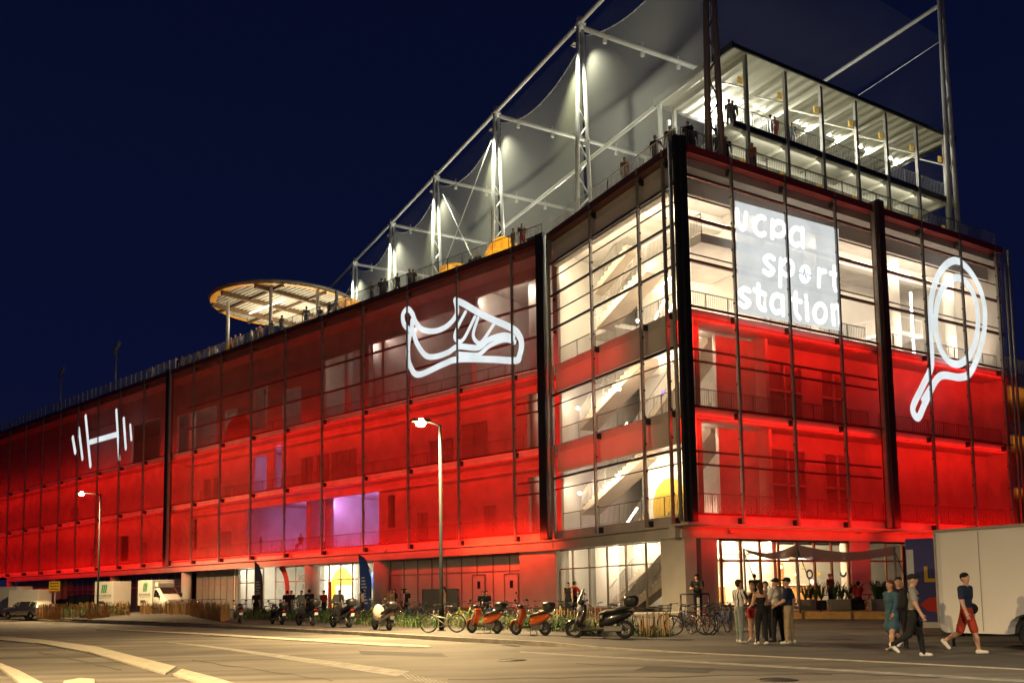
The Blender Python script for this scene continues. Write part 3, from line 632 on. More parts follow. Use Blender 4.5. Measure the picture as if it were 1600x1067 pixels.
# poster rings on the restaurant glass
def ringp(k, t, o, z, r, w, m, a0=0, a1=360):
    O, u, n = FR[k]; aa = np.radians(np.linspace(a0, a1, 33)); out = [(r*math.cos(a), r*math.sin(a)) for a in aa]+[((r-w)*math.cos(a), (r-w)*math.sin(a)) for a in aa[::-1]]
    mb = MB()
    for i in range(32): mb.prism([out[i], out[i+1], out[64-i], out[65-i]], fp(k, t, o, z), u, ZUP, n*.015)
    return B(mb, 'window_sticker', m)
ringp('right', TR_(1267.5), 1.22, 2.25, .28, .11, mat('navy vinyl', (.015, .06, .25), .5, var=0)); ringp('right', TR_(1320), 1.22, 2.35, .30, .13, mat('cyan vinyl', (.15, .5, .8), .5, var=0), 180, 360)
# soffit fittings: small cameras on the fascias
for k, x, y in (('right', 1136, 826), ('right', 1339, 828), ('left', 607, 857)):
    t, z = ptx(k, x, y, 1.0 if k == 'right' else .2); o = .9 if k == 'right' else .1
    mb = MB(); mb.beam(fp(k, t, o, z+.3), fp(k, t, o, z-.1), .05, .05); mb.beam(fp(k, t, o-.1, z-.15), fp(k, t+.35, o-.1, z-.15), .16, .14); B(mb, 'wall_camera', M_ALU)

# service doors and panels on the gangway walls, glimpsed through the screens
for x, z0, w, h in ((480, L1, 1.6, 2.6), (505, L1, 1.6, 2.6), (528, L1, 1.6, 2.6), (548, L1, 1.6, 2.6), (660, L0, 1.1, 2.2), (690, L1, 2.4, 2.0), (742, L1, 2.6, 2.8), (765, L0, 1.1, 2.2), (325, L1, 1.2, 2.3), (340, L1, 1.2, 2.3), (230, L0, 1.1, 2.2), (120, L1, 2.2, 1.8), (150, L0, 1.1, 2.2), (355, L0, 2.0, 2.4)):
    t = T(x); mb = MB(); mb.fbox('left', t-w/2, t+w/2, 1.93, 1.99, z0+.05, z0+h); d_ = B(mb, 'wall_panel', M_FLOOR); mb = MB(); mb.fbox('left', t-w/2-.06, t+w/2+.06, 1.9, 1.93, z0+h, z0+h+.08); mb.fbox('left', t-.03, t+.03, 1.9, 1.93, z0+.05, z0+h); mb.build('trim', M_STEEL, d_)
for z in (L1-1.1, L2-1.1): mb = MB(); mb.tube([fp('left', .8, 1.6, z), fp('left', 50, 1.6, z)], .07, 6); B(mb, 'service_pipe', M_WALL)
# ================================================================ LIGHT inside and on the facades
def fline(k, t0, t1, o, z, face_o, face_z, wpm, col, w=.12, name='red_wash_light'):
    O, u, n = FR[k]; area(name, fp(k, (t0+t1)/2, o, z), u, n, n*face_o+ZUP*face_z, wpm*(t1-t0), col, t1-t0, w)
RW = 28
for a, b in ((.8, 25), (25, 50), (51, 80), (80, 110)):
    f = {.8: 1.0, 25: 1.0, 51: .78, 80: .5}[a]
    fline('left', a, b, .16, L2-.75, 1, -.4, RW*.9*f, REDL); fline('left', a, b, .16, L1-.75, 1, -.4, RW*.9*f, REDL); fline('left', a, b, .1, L1+.25, 1, .45, RW*.42*f, REDL); fline('left', a, b, .1, L0+.25, 1, .45, RW*.34*f, REDL)  # upward lines added to even out the red wash
    fline('left', a, b, -1.15, L0-.25, 1, .25, RW*.62*f, REDL); fline('left', a, b, .3, L2+.2, 1, .5, RW*.52*f, REDL)  # outer line added to redden the fascia, upward one the top storey
fline('left', .4, 8, -1.2, L0-.2, 1, -.55, 42, (1, .045, .012))  # extra line added to redden fascia and panels near the stair
for a, b in ((.7, 15), (16.2, 28.8)):
    fline('right', a, b, .2, L2-.72, 1, -.25, RW*1.15, REDL); fline('right', a, b, .2, L1-.72, 1, -.25, RW*1.15, REDL)
    fline('right', a, b, -1.0, L0-.2, 1, .22, RW*.5, REDL); fline('right', max(a, 1.2), b, .2, L0-.78, 1, .12, 7, REDL)  # outer and soffit lines added to redden the fascia
fline('stair', 6, LST-.5, -.9, L2-.9, 1, -.1, 7, REDL); fline('stair', 4, LST-.5, -.9, L1-.9, 1, -.1, 7, REDL)
def room(k, t, o, z, sx, so, power, col, name='room_fill_light', oo=None):    # fill strip added at a room's front edge, its back to the street
    O, u, n = FR[k]; area(name, fp(k, t, oo if oo is not None else max(1.0, o-so/2-.4), z), u, n, n-ZUP*.25, power, col, sx, .25)
# left rooms
room('left', T(490), 6, L0+hA*.80-.1, 16, 4, 1700, (.72, .32, .95), oo=4.3); room('left', T(407), 5, L1+hB*.7, 2, 4, 160, (.85, .35, .85), oo=2.4); room('left', T(434), 5, L1+hB*.8, 1.6, 4, 130, (.85, .35, .85), oo=2.4)
for La, h in ((L0, hA), (L1, hB)): room('left', 1.7, 4, La+h*.7, 1.6, 3, 160, WARM, oo=2.4)
room('left', 6, 6, L3-1.4, 8, 5, 460, (1, .80, .62), oo=2.4); room('left', 18, 6, L3-2.0, 10, 5, 330, (1, .72, .62), oo=2.4); room('left', 31, 6, L3-3, 8, 5, 200, (1, .75, .6), oo=2.4); room('left', 45, 6, L3-3.6, 8, 5, 230, (1, .75, .6), oo=2.4); room('left', 60, 6, L3-3.2, 8, 5, 200, (1, .75, .6), oo=2.4)
# stair
room('stair', 8, 4.4, L3-1.7, 11, 4, 760, WARM, oo=.9); room('stair', 9.0, 4, L2+3.4, 8, 2, 400, WARM, oo=.9); room('stair', 5.0, 4, L2+1.2, 7, 2, 260, WARM, oo=.9); area('stair_wash', fp('stair', 8, 6.2, L2+.5), FR['stair'][1], ZUP, FR['stair'][2]+ZUP*.6, 260, WARM, 9, .2)
for L in (L0, L1): room('stair', 8.6, 4, L+2.9, 10, 2, 520, WARM, oo=1.0); area('stair_wash', fp('stair', 8, 6.3, L+.3), FR['stair'][1], ZUP, FR['stair'][2]+ZUP*.6, 170, WARM, 9, .2)
# right
room('right', 8.5, 4.6, L3-1.6, 13, 5, 900, (1, .80, .58), oo=1.65); room('right', 22.5, 4.6, L3-1.6, 11, 5, 760, (1, .82, .60), oo=1.65)
for tt, wd in ((8.5, 13), (22.5, 11)): O_, u_, n_ = FR['right']; area('upward_fill_light', fp('right', tt, 1.0, L2+1.3), u_, n_, n_+ZUP*.35, 620, (1, .78, .56), wd, .2)  # low strips added to brighten the top storey, backs to the street
for La, h in ((L0, hA), (L1, hB)): room('right', 2.6, 4.4, La+h-.9, 2.4, 4, 190, WARM, oo=2.2)
# street level
room('left', T0(510), 5, ZF-.2, 13, 5, 1500, (1, .88, .62), oo=1.5); room('left', T0(392), 4, ZF-.2, 4, 3, 340, (1, .9, .66), oo=1.5)
room('stair', 9.0, 2.2, ZF-.1, 8, 1.6, 600, WARM, oo=1.05); room('right', TR_(1225), 5, ZF-.1, 9, 6, 2300, (1, .76, .42), oo=1.5); room('right', TR_(1240), 5, ZF-.1, 9, 6, 2300, (1, .76, .42), oo=4.4); room('right', TR_(1240)+1, 5, ZF-.1, 11, 6, 1500, (1, .76, .42), oo=7.2); room('right', TR_(1395), 4, ZF-.1, 3, 4, 120, WARM, oo=1.5)
# ================================================================ ROOF: masts, ridge tubes and net enclosure
M_NET = mat_veil('sports net', (0.50, 0.50, 0.40), 0.38, 0.5, 0.05); M_NETT = mat_veil('roof net', (0.42, 0.41, 0.34), 0.035, 0.5, 0.01)
M_MAST = mat('white painted mast', (0.66, 0.67, 0.62), 0.4, 0.1, var=0.06); M_MASTD = mat('unlit mast and lamp grey', (0.20, 0.17, 0.17), 0.45, 0.3, var=0.1)
RO = 3.0; us, ns = FR['stair'][1], FR['stair'][2]; ur, nr = FR['right'][1], FR['right'][2]
ZT = ptx('stair', 912, 30, RO)[1]
NET = thing('net_enclosure', fp('stair', 8, RO, DECK), 0, 'tall white steel masts with ridge tubes carrying a grey net cage over the roof court', 'net cage')
TM = [tpx('stair', x, RO, y) for x, y in ((1118, 245), (912, 300), (778, 380), (682, 420), (613, 440))]
stp = TM[3]-TM[2]; TM += [TM[4]+stp, TM[4]+2*stp]
tB = tpx('right', 1490, 1.5, 360)
offB = (fp('right', tB, 1.5, 0)-FR['stair'][0]).dot(ns)         # right-hand row, in the stair frame
def mast(t, o, z1, m, wb=.62, r=.15, zb=DECK, lat=.62):
    mb = MB(); tp = fp('stair', t, o, z1); b0 = fp('stair', t, o, zb); b1, b2 = b0-ur*wb, b0+ur*wb
    e1, e2 = tp-ur*.16, tp+ur*.16
    mb.tube([b1, e1], [r*1.15, r*.9], 10); mb.tube([b2, e2], [r*1.15, r*.9], 10)
    N = 8
    for i in range(N):
        f0, f1 = i/N*lat, (i+1)/N*lat; A = b1.lerp(e1, f0) if i % 2 == 0 else b2.lerp(e2, f0); C = b2.lerp(e2, f1) if i % 2 == 0 else b1.lerp(e1, f1)
        mb.tube([A, C], .055, 6)
    mb.cyl(tp-ZUP*.5, tp+ZUP*.35, .24, 12); mb.fbox('stair', t-.3, t+.3, o-.3, o+.3, z1-.25, z1-.1)
    return mb.build('mast', m, NET)
for i, t in enumerate(TM): mast(t, RO, ZT, M_MASTD if i == 0 else M_MAST, wb=.5 if i == 0 else .62, r=.17 if i == 0 else .15)  # front mast stands unlit, its shade put into a darker grey
mast(tpx('stair', 1490, offB, 330), offB, ZT+4.5, M_MAST, wb=.45, r=.15, lat=.9)
mb = MB(); mb.tube([fp('stair', TM[0]-3, RO, ZT), fp('stair', TM[-1], RO, ZT)], .15, 8); mb.build('ridge_tube', M_MAST, NET)
tb0 = tpx('stair', 1490, offB, 330)
mb = MB(); mb.tube([fp('stair', tb0, offB, ZT+2), fp('stair', TM[-1], offB, ZT+2)], .15, 8)
for t in TM[1:]: mb.tube([fp('stair', t, offB, ZT-.45), fp('stair', t, offB, ZT+2)], .09, 6)
mb.tube([fp('stair', TM[-1], offB, DECK), fp('stair', TM[-1], offB, ZT+2)], .15, 8); mb.build('ridge_tube', M_MAST, NET)
for t in TM[1:]:
    mb = MB(); mb.tube([fp('stair', t, RO, ZT-.3), fp('stair', t, offB, ZT-.3)], .17, 8)
    for o in np.arange(RO+2, offB-1, 3.2): mb.cyl(fp('stair', t, o, ZT-.75), fp('stair', t, o, ZT+.1), .06, 6); mb.fbox('stair', t-.1, t+.1, o-.12, o+.12, ZT-.85, ZT-.6)
    mb.build('cross_tube', M_MAST, NET)
# sagging side nets, and a faint roof net
def netpanel(ta, tb, o, z0, za, zb, sag, m, bow=.5):
    mb = MB(); N, K = 16, 8; vs = []
    for i in range(N+1):
        f = i/N; zt = za+(zb-za)*f-sag*4*f*(1-f)
        for j in range(K+1):
            g = j/K; vs.append(fp('stair', ta+(tb-ta)*f, o+bow*math.sin(math.pi*g)*math.sin(math.pi*f), z0+(zt-z0)*g))
    mb.add(vs, [(i*(K+1)+j, (i+1)*(K+1)+j, (i+1)*(K+1)+j+1, i*(K+1)+j+1) for i in range(N) for j in range(K)], 0, True)
    for i in range(N): mb.tube([vs[i*(K+1)+K], vs[(i+1)*(K+1)+K]], .03, 5, 1)
    return mb.build('side_net', [m, M_MAST], NET)
for a, b in zip(TM[:-1], TM[1:]): netpanel(a+.3, b-.3, RO+.25, DECK, ZT-1.3, ZT-1.0, 1.5, M_NET)
for a, b in zip(TM[:-1], TM[1:]):
    mb = MB(); N = 8; vs = []
    for i in range(N+1):
        f = i/N
        for j in range(N+1):
            g = j/N; vs.append(fp('stair', (a+(tb0-TM[0])*g if a == TM[0] else a)+(b-(a+(tb0-TM[0])*g if a == TM[0] else a))*f, RO+.3+(offB-RO-.3)*g, ZT-.5-1.0*math.sin(math.pi*f)*math.sin(math.pi*g)))
    mb.add(vs, [(i*(N+1)+j, (i+1)*(N+1)+j, (i+1)*(N+1)+j+1, i*(N+1)+j+1) for i in range(N) for j in range(N)], 0, True); mb.build('roof_net', M_NETT, NET)
netpanel(tb0+.3, TM[-1], offB, DECK, ZT-.6, ZT-.6, .8, M_NETT); 
mb = MB(); mb.sheet([fp('stair', TM[-1], RO, DECK), fp('stair', TM[-1], offB, DECK), fp('stair', TM[-1], offB, ZT-.8), fp('stair', TM[-1], RO, ZT-.8)]); mb.build('end_net', M_NET, NET)
# stays near the far masts
mb = MB(); mb.tube([fp('stair', TM[3], RO-.05, ZT-.2), fp('stair', TM[2]+1, RO-.05, DECK+.4)], .045, 6); mb.tube([fp('stair', TM[2]+.6, RO-.1, ZT-2), fp('stair', TM[3]-1.2, RO-.1, DECK+6)], .04, 6); mb.build('stay_cable', M_MAST, NET)
for i, t in enumerate(TM[1:-1]):
    mb = MB(); mb.fbox('stair', t+.25, t+.75, RO-.35, RO+.05, ZT-1.35, ZT-1.1); mb.build('flood_lamp', M_MASTD, NET)
    t2 = TM[i+2]
    spot('mast_flood', fp('stair', t+.5, RO-.7, ZT-1.5), fp('stair', t+(t2-t)*.35, RO+.4, DECK+3), 11000, (1, 1, .66), 62, 1.0, .15)
    spot('mast_flood', fp('stair', t-.5, RO-.7, ZT-1.5), fp('stair', t-(t2-t)*.3, RO+.4, DECK+3), 7000, (1, .98, .82), 75, 1.0, .15)
for t, o in ((TM[0]+8, 10), (TM[2], 10), (TM[4], 9)): point('court_light', fp('stair', t, o, DECK+8), 2800, (1, .97, .86), .6)

# ================================================================ roof pavilion (open two-storey steel frame with corrugated roof)
PO = 2.2
tp0, zP = ptx('right', 1140, 75, PO); tp1, _ = ptx('right', 1482, 215, PO); zM = ptx('right', 1143, 188, PO)[1]
bk = onz(1027, 160, zP); PD = (bk-fp('right', tp0, 0, 0)).dot(nr)            # depth of the back edge
PAV = thing('roof_pavilion', fp('right', (tp0+tp1)/2, PO, DECK), 0, 'open steel roof pavilion with corrugated ceiling, tube lights and an upper gallery', 'pavilion')
M_CORR = mat('corrugated sheet', (0.55, 0.54, 0.44), 0.4, 0.35, var=.06, scale=1.5); M_GAL = mat('pavilion steel', (0.45, 0.44, 0.40), 0.45, 0.4, var=.1)
mb = MB(); N = int((tp1-tp0)/.2); vs = []
for i in range(N+1):
    t = tp0+(tp1-tp0)*i/N; z = zP-.05-(.09 if (i//2) % 2 else 0)
    for o in (PO-.3, PD): vs.append(fp('right', t, o, z))
mb.add(vs, [(2*i, 2*i+1, 2*i+3, 2*i+2) for i in range(N)]); mb.build('corrugated_roof', M_CORR, PAV)
mb = MB(); mb.fbox('right', tp0-.1, tp1+.1, PO-.4, PO-.3, zP-.16, zP+.08); mb.fbox('right', tp0-.1, tp1+.1, PD, PD+.12, zP-.3, zP+.12); mb.fbox('right', tp0-.22, tp0-.1, PO-.45, PD+.12, zP-.3, zP+.12); mb.fbox('right', tp1+.1, tp1+.22, PO-.45, PD+.12, zP-.3, zP+.12); mb.build('roof_edge', M_DARK, PAV)
PCX = [1168, 1230, 1286, 1340, 1387, 1435, 1479]
PT = [tpx('right', x, PO, y) for x, y in zip(PCX, (200, 220, 240, 255, 270, 285, 300))]
for t in PT:
    mb = MB(); mb.fbox('right', t-.1, t+.1, PO-.1, PO+.1, DECK, zP-.06); mb.build('pavilion_column', M_GAL, PAV)
    mb = MB(); mb.fbox('right', t-.1, t+.1, PD-.4, PD-.2, DECK, zP-.1); mb.build('pavilion_column', M_GAL, PAV)
    mb = MB(); mb.fbox('right', t-.09, t+.09, PO+.1, PD-.4, zP-.42, zP-.16); mb.build('roof_beam', M_CORR, PAV)
    for za_, zb_ in ((zP-2.0, zP-.4), (zM-2.4, zM-.5)): mb = MB(); mb.beam(fp('right', t, PO+.1, za_), fp('right', t, PO+2.5, zb_), .08, .08); mb.build('brace', M_CORR, PAV)
    mb = MB(); mb.fbox('right', t-.09, t+.09, PO+.1, PD-2, zM-.5, zM-.22); mb.build('gallery_beam', M_CORR, PAV)
    for z in (zP-1.6, zM-2.2):
        mb = MB(); mb.fbox('right', t-.42, t-.12, PO+.15, PO+.25, z-.2, z+.2); mb.build('heater_box', mat('ochre box', (.62, .42, .06), .5, emit=(1, .6, .1), es=.25), PAV)  # boxes carry a faint glow of their own
mb = MB(); mb.fbox('right', tp0+.1, tp1, PO+.1, PO+2.0, zM-.22, zM); mb.fbox('right', tp0+.1, tp1, PO-.02, PO+.1, zM-.3, zM+.06, 1); mb.build('gallery_floor', [M_CORR, M_DARK], PAV)
for i in range(5):                                              # stepped seating behind the gallery front
    mb = MB(); mb.fbox('right', tp0+.1, tp1, PO+2.0+i*.8, PO+2.8+i*.8, zM-.225-(i+1)*.5, zM-.225-i*.5); mb.build('seating_step', M_CORR, PAV)
mb = MB(); mb.fbox('right', tp0+.2, tp1-.2, PO+3.6, PO+3.75, DECK, zM-.26); mb.build('rear_panel', M_CORR, PAV)
mb = MB(); mb.rail([fp('right', tp0+.2, PO+.2, zM), fp('right', tp1-.2, PO+.2, zM)], h=1.1, step=.16); mb.build('gallery_railing', M_RAIL, PAV)
mb = MB(); mb.rail([fp('right', tp0+.2, PO+1.9, zM), fp('right', tp1-.2, PO+1.9, zM)], h=1.1, step=.2); mb.build('gallery_railing', M_RAIL, PAV)
for x, y in ((1092, 129), (1148, 152), (1190, 170), (1252, 193), (1303, 213), (1352, 232), (1398, 250)):
    t, z = ptx('right', x, y, 6.0); mb = MB(); mb.fbox('right', t-.62, t+.62, 5.95, 6.1, z-.05, z+.05); mb.build('tube_lamp', M_TUBEW if x else M_TUBE, PAV)
    area('pavilion_tube', fp('right', t, 6.02, z-.1), ur, nr, -ZUP+nr*-.2, 260, (1, .97, .84), 1.2, .3)
    area('pavilion_tube', fp('right', t, 6.02, z+.1), ur, nr, ZUP, 130, (1, .97, .84), 1.2, .3)
for t in (tp0+5, tp1-6): area('gallery_fill_light', fp('right', t, PO+.35, zM-.5), ur, nr, nr-ZUP*.35, 130, (1, .95, .8), 9, .25)  # fill added under the gallery to lift the dark space, unseen from the street
mb = MB(); mb.tube([fp('right', tp0, PO+3, zP-.2), fp('right', tp0-.0, PD, zP-.2)], .1, 8); mb.tube([bk+ZUP*-.2, V3(bk)+us*22-ZUP*.2], .13, 8); mb.build('edge_tube', M_MAST, PAV)
mb = MB(); q = fp('right', tp0, PD-.4, 0); mb.fbox('right', tp0-.1, tp0+.1, PD-.4, PD-.2, DECK, zP-.2); mb.fbox('right', tp0+1.8, tp0+2.0, PD+1.0, PD+1.2, DECK, zP-.2); mb.build('pavilion_column', M_MAST, PAV)

# ================================================================ round canopy further along the roof
zC = 29.6
cl, crr, cf = onz(338, 480, zC), onz(553, 476, zC), onz(430, 443, zC)
cc = (cl+crr)/2; rC = (cl-crr).length/2*1.02
CAN = thing('round_canopy', (cc.x, cc.y, DECK), 0, 'round flat canopy roof with ribbed underside lit orange on the left part of the roof', 'canopy')
mb = MB(); mb.tube([cc+V3((math.cos(a)*rC, math.sin(a)*rC, .12)) for a in np.linspace(0, 2*math.pi, 72, endpoint=False)], .16, 8, closed=True); mb.build('rim', M_ALU, CAN)
mb = MB(); mb.prism([(math.cos(a)*rC, math.sin(a)*rC) for a in np.linspace(0, 2*math.pi, 72, endpoint=False)], cc+ZUP*.05, X, Y, ZUP*.2); mb.build('canopy_roof', mat('canopy deck', (.55, .50, .40), .5, var=.1), CAN)
uL, nL = FR['left'][1], FR['left'][2]
mb = MB()
for s_ in np.arange(-rC+.3, rC-.2, .42):
    h = math.sqrt(max(0, rC*rC-s_*s_))-.15; mb.beam(cc+nL*s_+uL*h-ZUP*.04, cc+nL*s_-uL*h-ZUP*.04, .10, .16)
mb.build('ceiling_slat', mat('canopy slat', (.72, .68, .58), .45, var=.05), CAN)
mb = MB()
for s_ in (-.55, 0, .55): h = math.sqrt(1-s_*s_)*rC-.2; mb.beam(cc+uL*s_*rC+nL*h-ZUP*.3, cc+uL*s_*rC-nL*h-ZUP*.3, .28, .4); mb.beam(cc+nL*s_*rC+uL*h-ZUP*.22, cc+nL*s_*rC-uL*h-ZUP*.22, .2, .26)
mb.build('canopy_beam', mat('bronze beam', (.16, .10, .055), .5, .3), CAN)
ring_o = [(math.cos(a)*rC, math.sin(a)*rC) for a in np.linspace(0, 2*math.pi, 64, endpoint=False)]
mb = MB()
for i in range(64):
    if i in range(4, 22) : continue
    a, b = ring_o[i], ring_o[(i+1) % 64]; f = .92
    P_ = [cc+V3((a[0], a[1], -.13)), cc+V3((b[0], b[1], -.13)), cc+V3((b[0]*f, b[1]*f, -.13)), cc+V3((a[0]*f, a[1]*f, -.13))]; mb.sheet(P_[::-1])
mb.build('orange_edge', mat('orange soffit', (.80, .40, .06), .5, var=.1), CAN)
for x, y in ((356, 500), (423, 480), (505, 480), (540, 480)):
    p = onz(x, y, zC-2); p = cc+(V3((p.x, p.y, zC))-cc)*.86 if (V3((p.x, p.y, zC))-cc).length > rC else V3((p.x, p.y, zC)); mb = MB(); mb.cyl((p.x, p.y, DECK), (p.x, p.y, zC-.2), .16, 12); mb.build('canopy_column', M_MAST, CAN)
    mb = MB(); mb.cyl((p.x, p.y, DECK), (p.x, p.y, DECK+.9), .2, 12); mb.build('column_base', M_YEL, CAN)
area('canopy_uplight', cc-ZUP*4.3+nL*1.5, uL, nL, ZUP, 1300, (1, .86, .62), 9, 9)
mb = MB(); mb.beam(cc-nL*2-uL*3-ZUP*.55, cc-nL*2+uL*3-ZUP*.55, .1, .08); mb.build('tube_lamp', M_TUBE, CAN)
area('canopy_light', cc-ZUP*.7, uL, nL, -ZUP, 500, (1, .84, .6), 8, 6)

# parasols, roof lamps
def parasol(x, y, r, h, label):
    t, z = ptx('left', x, y, 4.0); p = fp('left', t, 4.0, z); ph = thing('parasol', (p.x, p.y, DECK), 0, label, 'parasol', 'orange parasols on the roof terrace')
    mb = MB(); N = 16; secs = []
    for rr, dz in ((.03, h), (.35, h*.86), (.7, h*.55), (1.0, 0)): secs.append([p+V3((math.cos(a)*r*rr, math.sin(a)*r*rr, dz)) for a in np.linspace(0, 2*math.pi, N, endpoint=False)])
    mb.loft(secs, 0, False, caps=False); mb.build('canopy', mat_veil('orange parasol cloth', (.95, .46, .03), .97, .6), ph)
    mb = MB(); mb.cyl((p.x, p.y, DECK), p+ZUP*h, .04, 8)
    for a in np.linspace(0, 2*math.pi, 8, endpoint=False): mb.tube([p+ZUP*(h*.9), p+V3((math.cos(a)*r*.98, math.sin(a)*r*.98, 0))], .02, 5)
    mb.build('pole', M_ALU, ph); point('parasol_lamp', p-ZUP*.35, 130, (1, .72, .35), .15); return ph
parasol(787, 400, 1.45, 1.5, 'larger domed orange parasol by the second mast from the front'); parasol(713, 422, 1.35, .4, 'flatter orange parasol between two masts on the roof terrace')
parasol(548, 476, 1.2, .5, 'small orange parasol at the right end of the round canopy')
for x, yb, yt, lb in ((94, 640, 583, 'left one of two thin roof lamp posts on the far roof edge'), (180, 607, 545, 'right one of two thin roof lamp posts on the far roof edge')):
    t = tpx('left', x, 1.2, yb); b0 = fp('left', t, 1.2, DECK); zt = ptx('left', x, yt, 1.2)[1]
    rp = thing('roof_lamp_post', b0, 0, lb, 'lamp post', 'lamp posts on the roof'); mb = MB(); mb.tube([b0, V3((b0.x, b0.y, zt-.2))], [.13, .09], 8); mb.build('pole', M_ALU, rp)
    mb = MB(); q = V3((b0.x, b0.y, zt-.2)); mb.beam(q-uL*.9+ZUP*.75, q+uL*.7-ZUP*.2, .3, .22); mb.build('lamp_head', M_STEEL, rp)
mb = MB(); t, z = ptx('left', 835, 372, 1.6); mb.fbox('left', t-.45, t+.45, 1.3, 1.9, DECK, DECK+1.15); mb.fbox('left', t-.5, t+.5, 1.25, 1.95, DECK+1.15, DECK+1.25); tag(mb.build('litter_bin', M_DARK, bevel=.03), 'dark square litter bin behind the roof railing beside two standing people', 'bin')

# ================================================================ projected images on the screens, their light built as glowing sheets
def catmull(pts, n=8, closed=False):
    P = [V3((p[0], p[1], 0)) for p in pts]; out = []; N = len(P)
    for i in range(N if closed else N-1):
        p0 = P[(i-1) % N] if closed or i > 0 else P[0]; p1 = P[i]; p2 = P[(i+1) % N]; p3 = P[(i+2) % N] if closed or i+2 < N else P[-1]
        for j in range(n):
            t = j/n; out.append(.5*((2*p1)+(p2-p0)*t+(2*p0-5*p1+4*p2-p3)*t*t+(3*p1-p0-3*p2+p3)*t**3))
    if not closed: out.append(P[-1])
    return out
LAY = [0]
def stroke(mb, k, pts, w, o, closed=False, smooth=True, cap=True):
    LAY[0] += 1; o = o-.003*(LAY[0] % 12)
    Q = catmull(pts, 8, closed) if smooth else [V3((p[0], p[1], 0)) for p in pts]
    u = FR[k][1]; P2 = []
    for q in Q: t, z = ptx(k, q.x, q.y, o); P2.append(V3((t, z, 0)))
    N = len(P2); L = []
    for i in range(N):
        a = P2[(i-1) % N] if closed or i > 0 else P2[i]; b = P2[(i+1) % N] if closed or i < N-1 else P2[i]
        d = (b-a).normalized(); nn = V3((-d.y, d.x, 0)); sc = 1.0
        if 0 < i < N-1:
            d1 = (P2[i]-a).normalized(); c = max(.55, abs(d1.dot(d))); sc = 1/c
        L.append((P2[i]+nn*w/2*sc, P2[i]-nn*w/2*sc))
    vs = [fp(k, q.x, o, q.y) for pr in L for q in pr]
    fs = [(2*i, 2*i+1, 2*((i+1) % N)+1, 2*((i+1) % N)) for i in range(N if closed else N-1)]
    mb.add(vs, fs)
    if cap and not closed:
        for i, j in ((0, 1), (N-1, N-2)):
            d = (P2[i]-P2[j]).normalized(); nn = V3((-d.y, d.x, 0)); fan = [P2[i]+nn*(w/2*math.cos(a))+d*(w/2*math.sin(a)) for a in np.linspace(0, math.pi, 9)]
            mb.sheet([fp(k, q.x, o, q.y) for q in fan])
def mat_projection(name, col, s, fac):
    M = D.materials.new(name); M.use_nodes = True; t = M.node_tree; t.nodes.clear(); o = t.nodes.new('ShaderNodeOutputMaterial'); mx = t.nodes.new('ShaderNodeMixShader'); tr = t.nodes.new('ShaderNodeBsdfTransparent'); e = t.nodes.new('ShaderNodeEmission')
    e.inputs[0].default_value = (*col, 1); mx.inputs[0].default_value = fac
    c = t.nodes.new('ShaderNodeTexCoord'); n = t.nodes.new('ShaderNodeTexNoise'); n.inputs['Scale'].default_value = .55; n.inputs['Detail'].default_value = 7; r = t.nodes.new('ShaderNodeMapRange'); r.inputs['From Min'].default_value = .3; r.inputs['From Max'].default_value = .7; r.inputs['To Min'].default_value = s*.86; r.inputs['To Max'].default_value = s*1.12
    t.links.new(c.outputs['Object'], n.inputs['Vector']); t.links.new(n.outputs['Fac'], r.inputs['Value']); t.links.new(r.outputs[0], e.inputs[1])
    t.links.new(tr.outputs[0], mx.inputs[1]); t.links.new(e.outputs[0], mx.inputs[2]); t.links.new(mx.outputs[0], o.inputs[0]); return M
M_SIGN = mat_projection('projected white light', (.86, .95, .97), .95, .93); M_SIGNP = mat_projection('projected pale field', (.91, .95, .94), .76, .92); M_SIGNB = mat_projection('projected bright letters', (1, 1, 1), 1.5, .98); M_SIGND = mat_projection('projected shadow', (.55, .62, .64), .8, .85)
SO = -.03
def sign(name, mb, m, label): return tag(mb.build(name, m), label, 'projected sign')
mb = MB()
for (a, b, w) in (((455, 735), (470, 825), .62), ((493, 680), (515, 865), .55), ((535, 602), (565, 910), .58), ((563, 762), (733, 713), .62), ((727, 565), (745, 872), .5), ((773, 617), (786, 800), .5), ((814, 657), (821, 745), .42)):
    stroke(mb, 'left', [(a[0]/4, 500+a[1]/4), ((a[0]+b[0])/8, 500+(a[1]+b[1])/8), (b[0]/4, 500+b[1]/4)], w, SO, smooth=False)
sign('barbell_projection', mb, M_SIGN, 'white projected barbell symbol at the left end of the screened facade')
sk = lambda P: [(620+x/4.104, 420+y/4.104) for x, y in P]
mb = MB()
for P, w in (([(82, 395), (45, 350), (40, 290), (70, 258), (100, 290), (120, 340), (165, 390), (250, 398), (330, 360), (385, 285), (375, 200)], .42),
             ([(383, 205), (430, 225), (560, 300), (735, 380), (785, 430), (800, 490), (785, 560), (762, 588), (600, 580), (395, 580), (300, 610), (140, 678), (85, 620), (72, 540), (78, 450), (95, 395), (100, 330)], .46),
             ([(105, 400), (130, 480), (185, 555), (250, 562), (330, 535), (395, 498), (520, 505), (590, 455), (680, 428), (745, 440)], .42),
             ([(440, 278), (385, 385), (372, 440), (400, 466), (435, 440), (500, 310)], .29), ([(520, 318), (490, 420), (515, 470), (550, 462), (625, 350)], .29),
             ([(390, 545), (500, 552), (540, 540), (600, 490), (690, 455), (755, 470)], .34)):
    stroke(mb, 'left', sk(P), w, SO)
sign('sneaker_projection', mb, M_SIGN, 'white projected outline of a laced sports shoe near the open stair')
rk = lambda P: [(1320+x/3.557, 380+y/3.557) for x, y in P]
mb = MB()
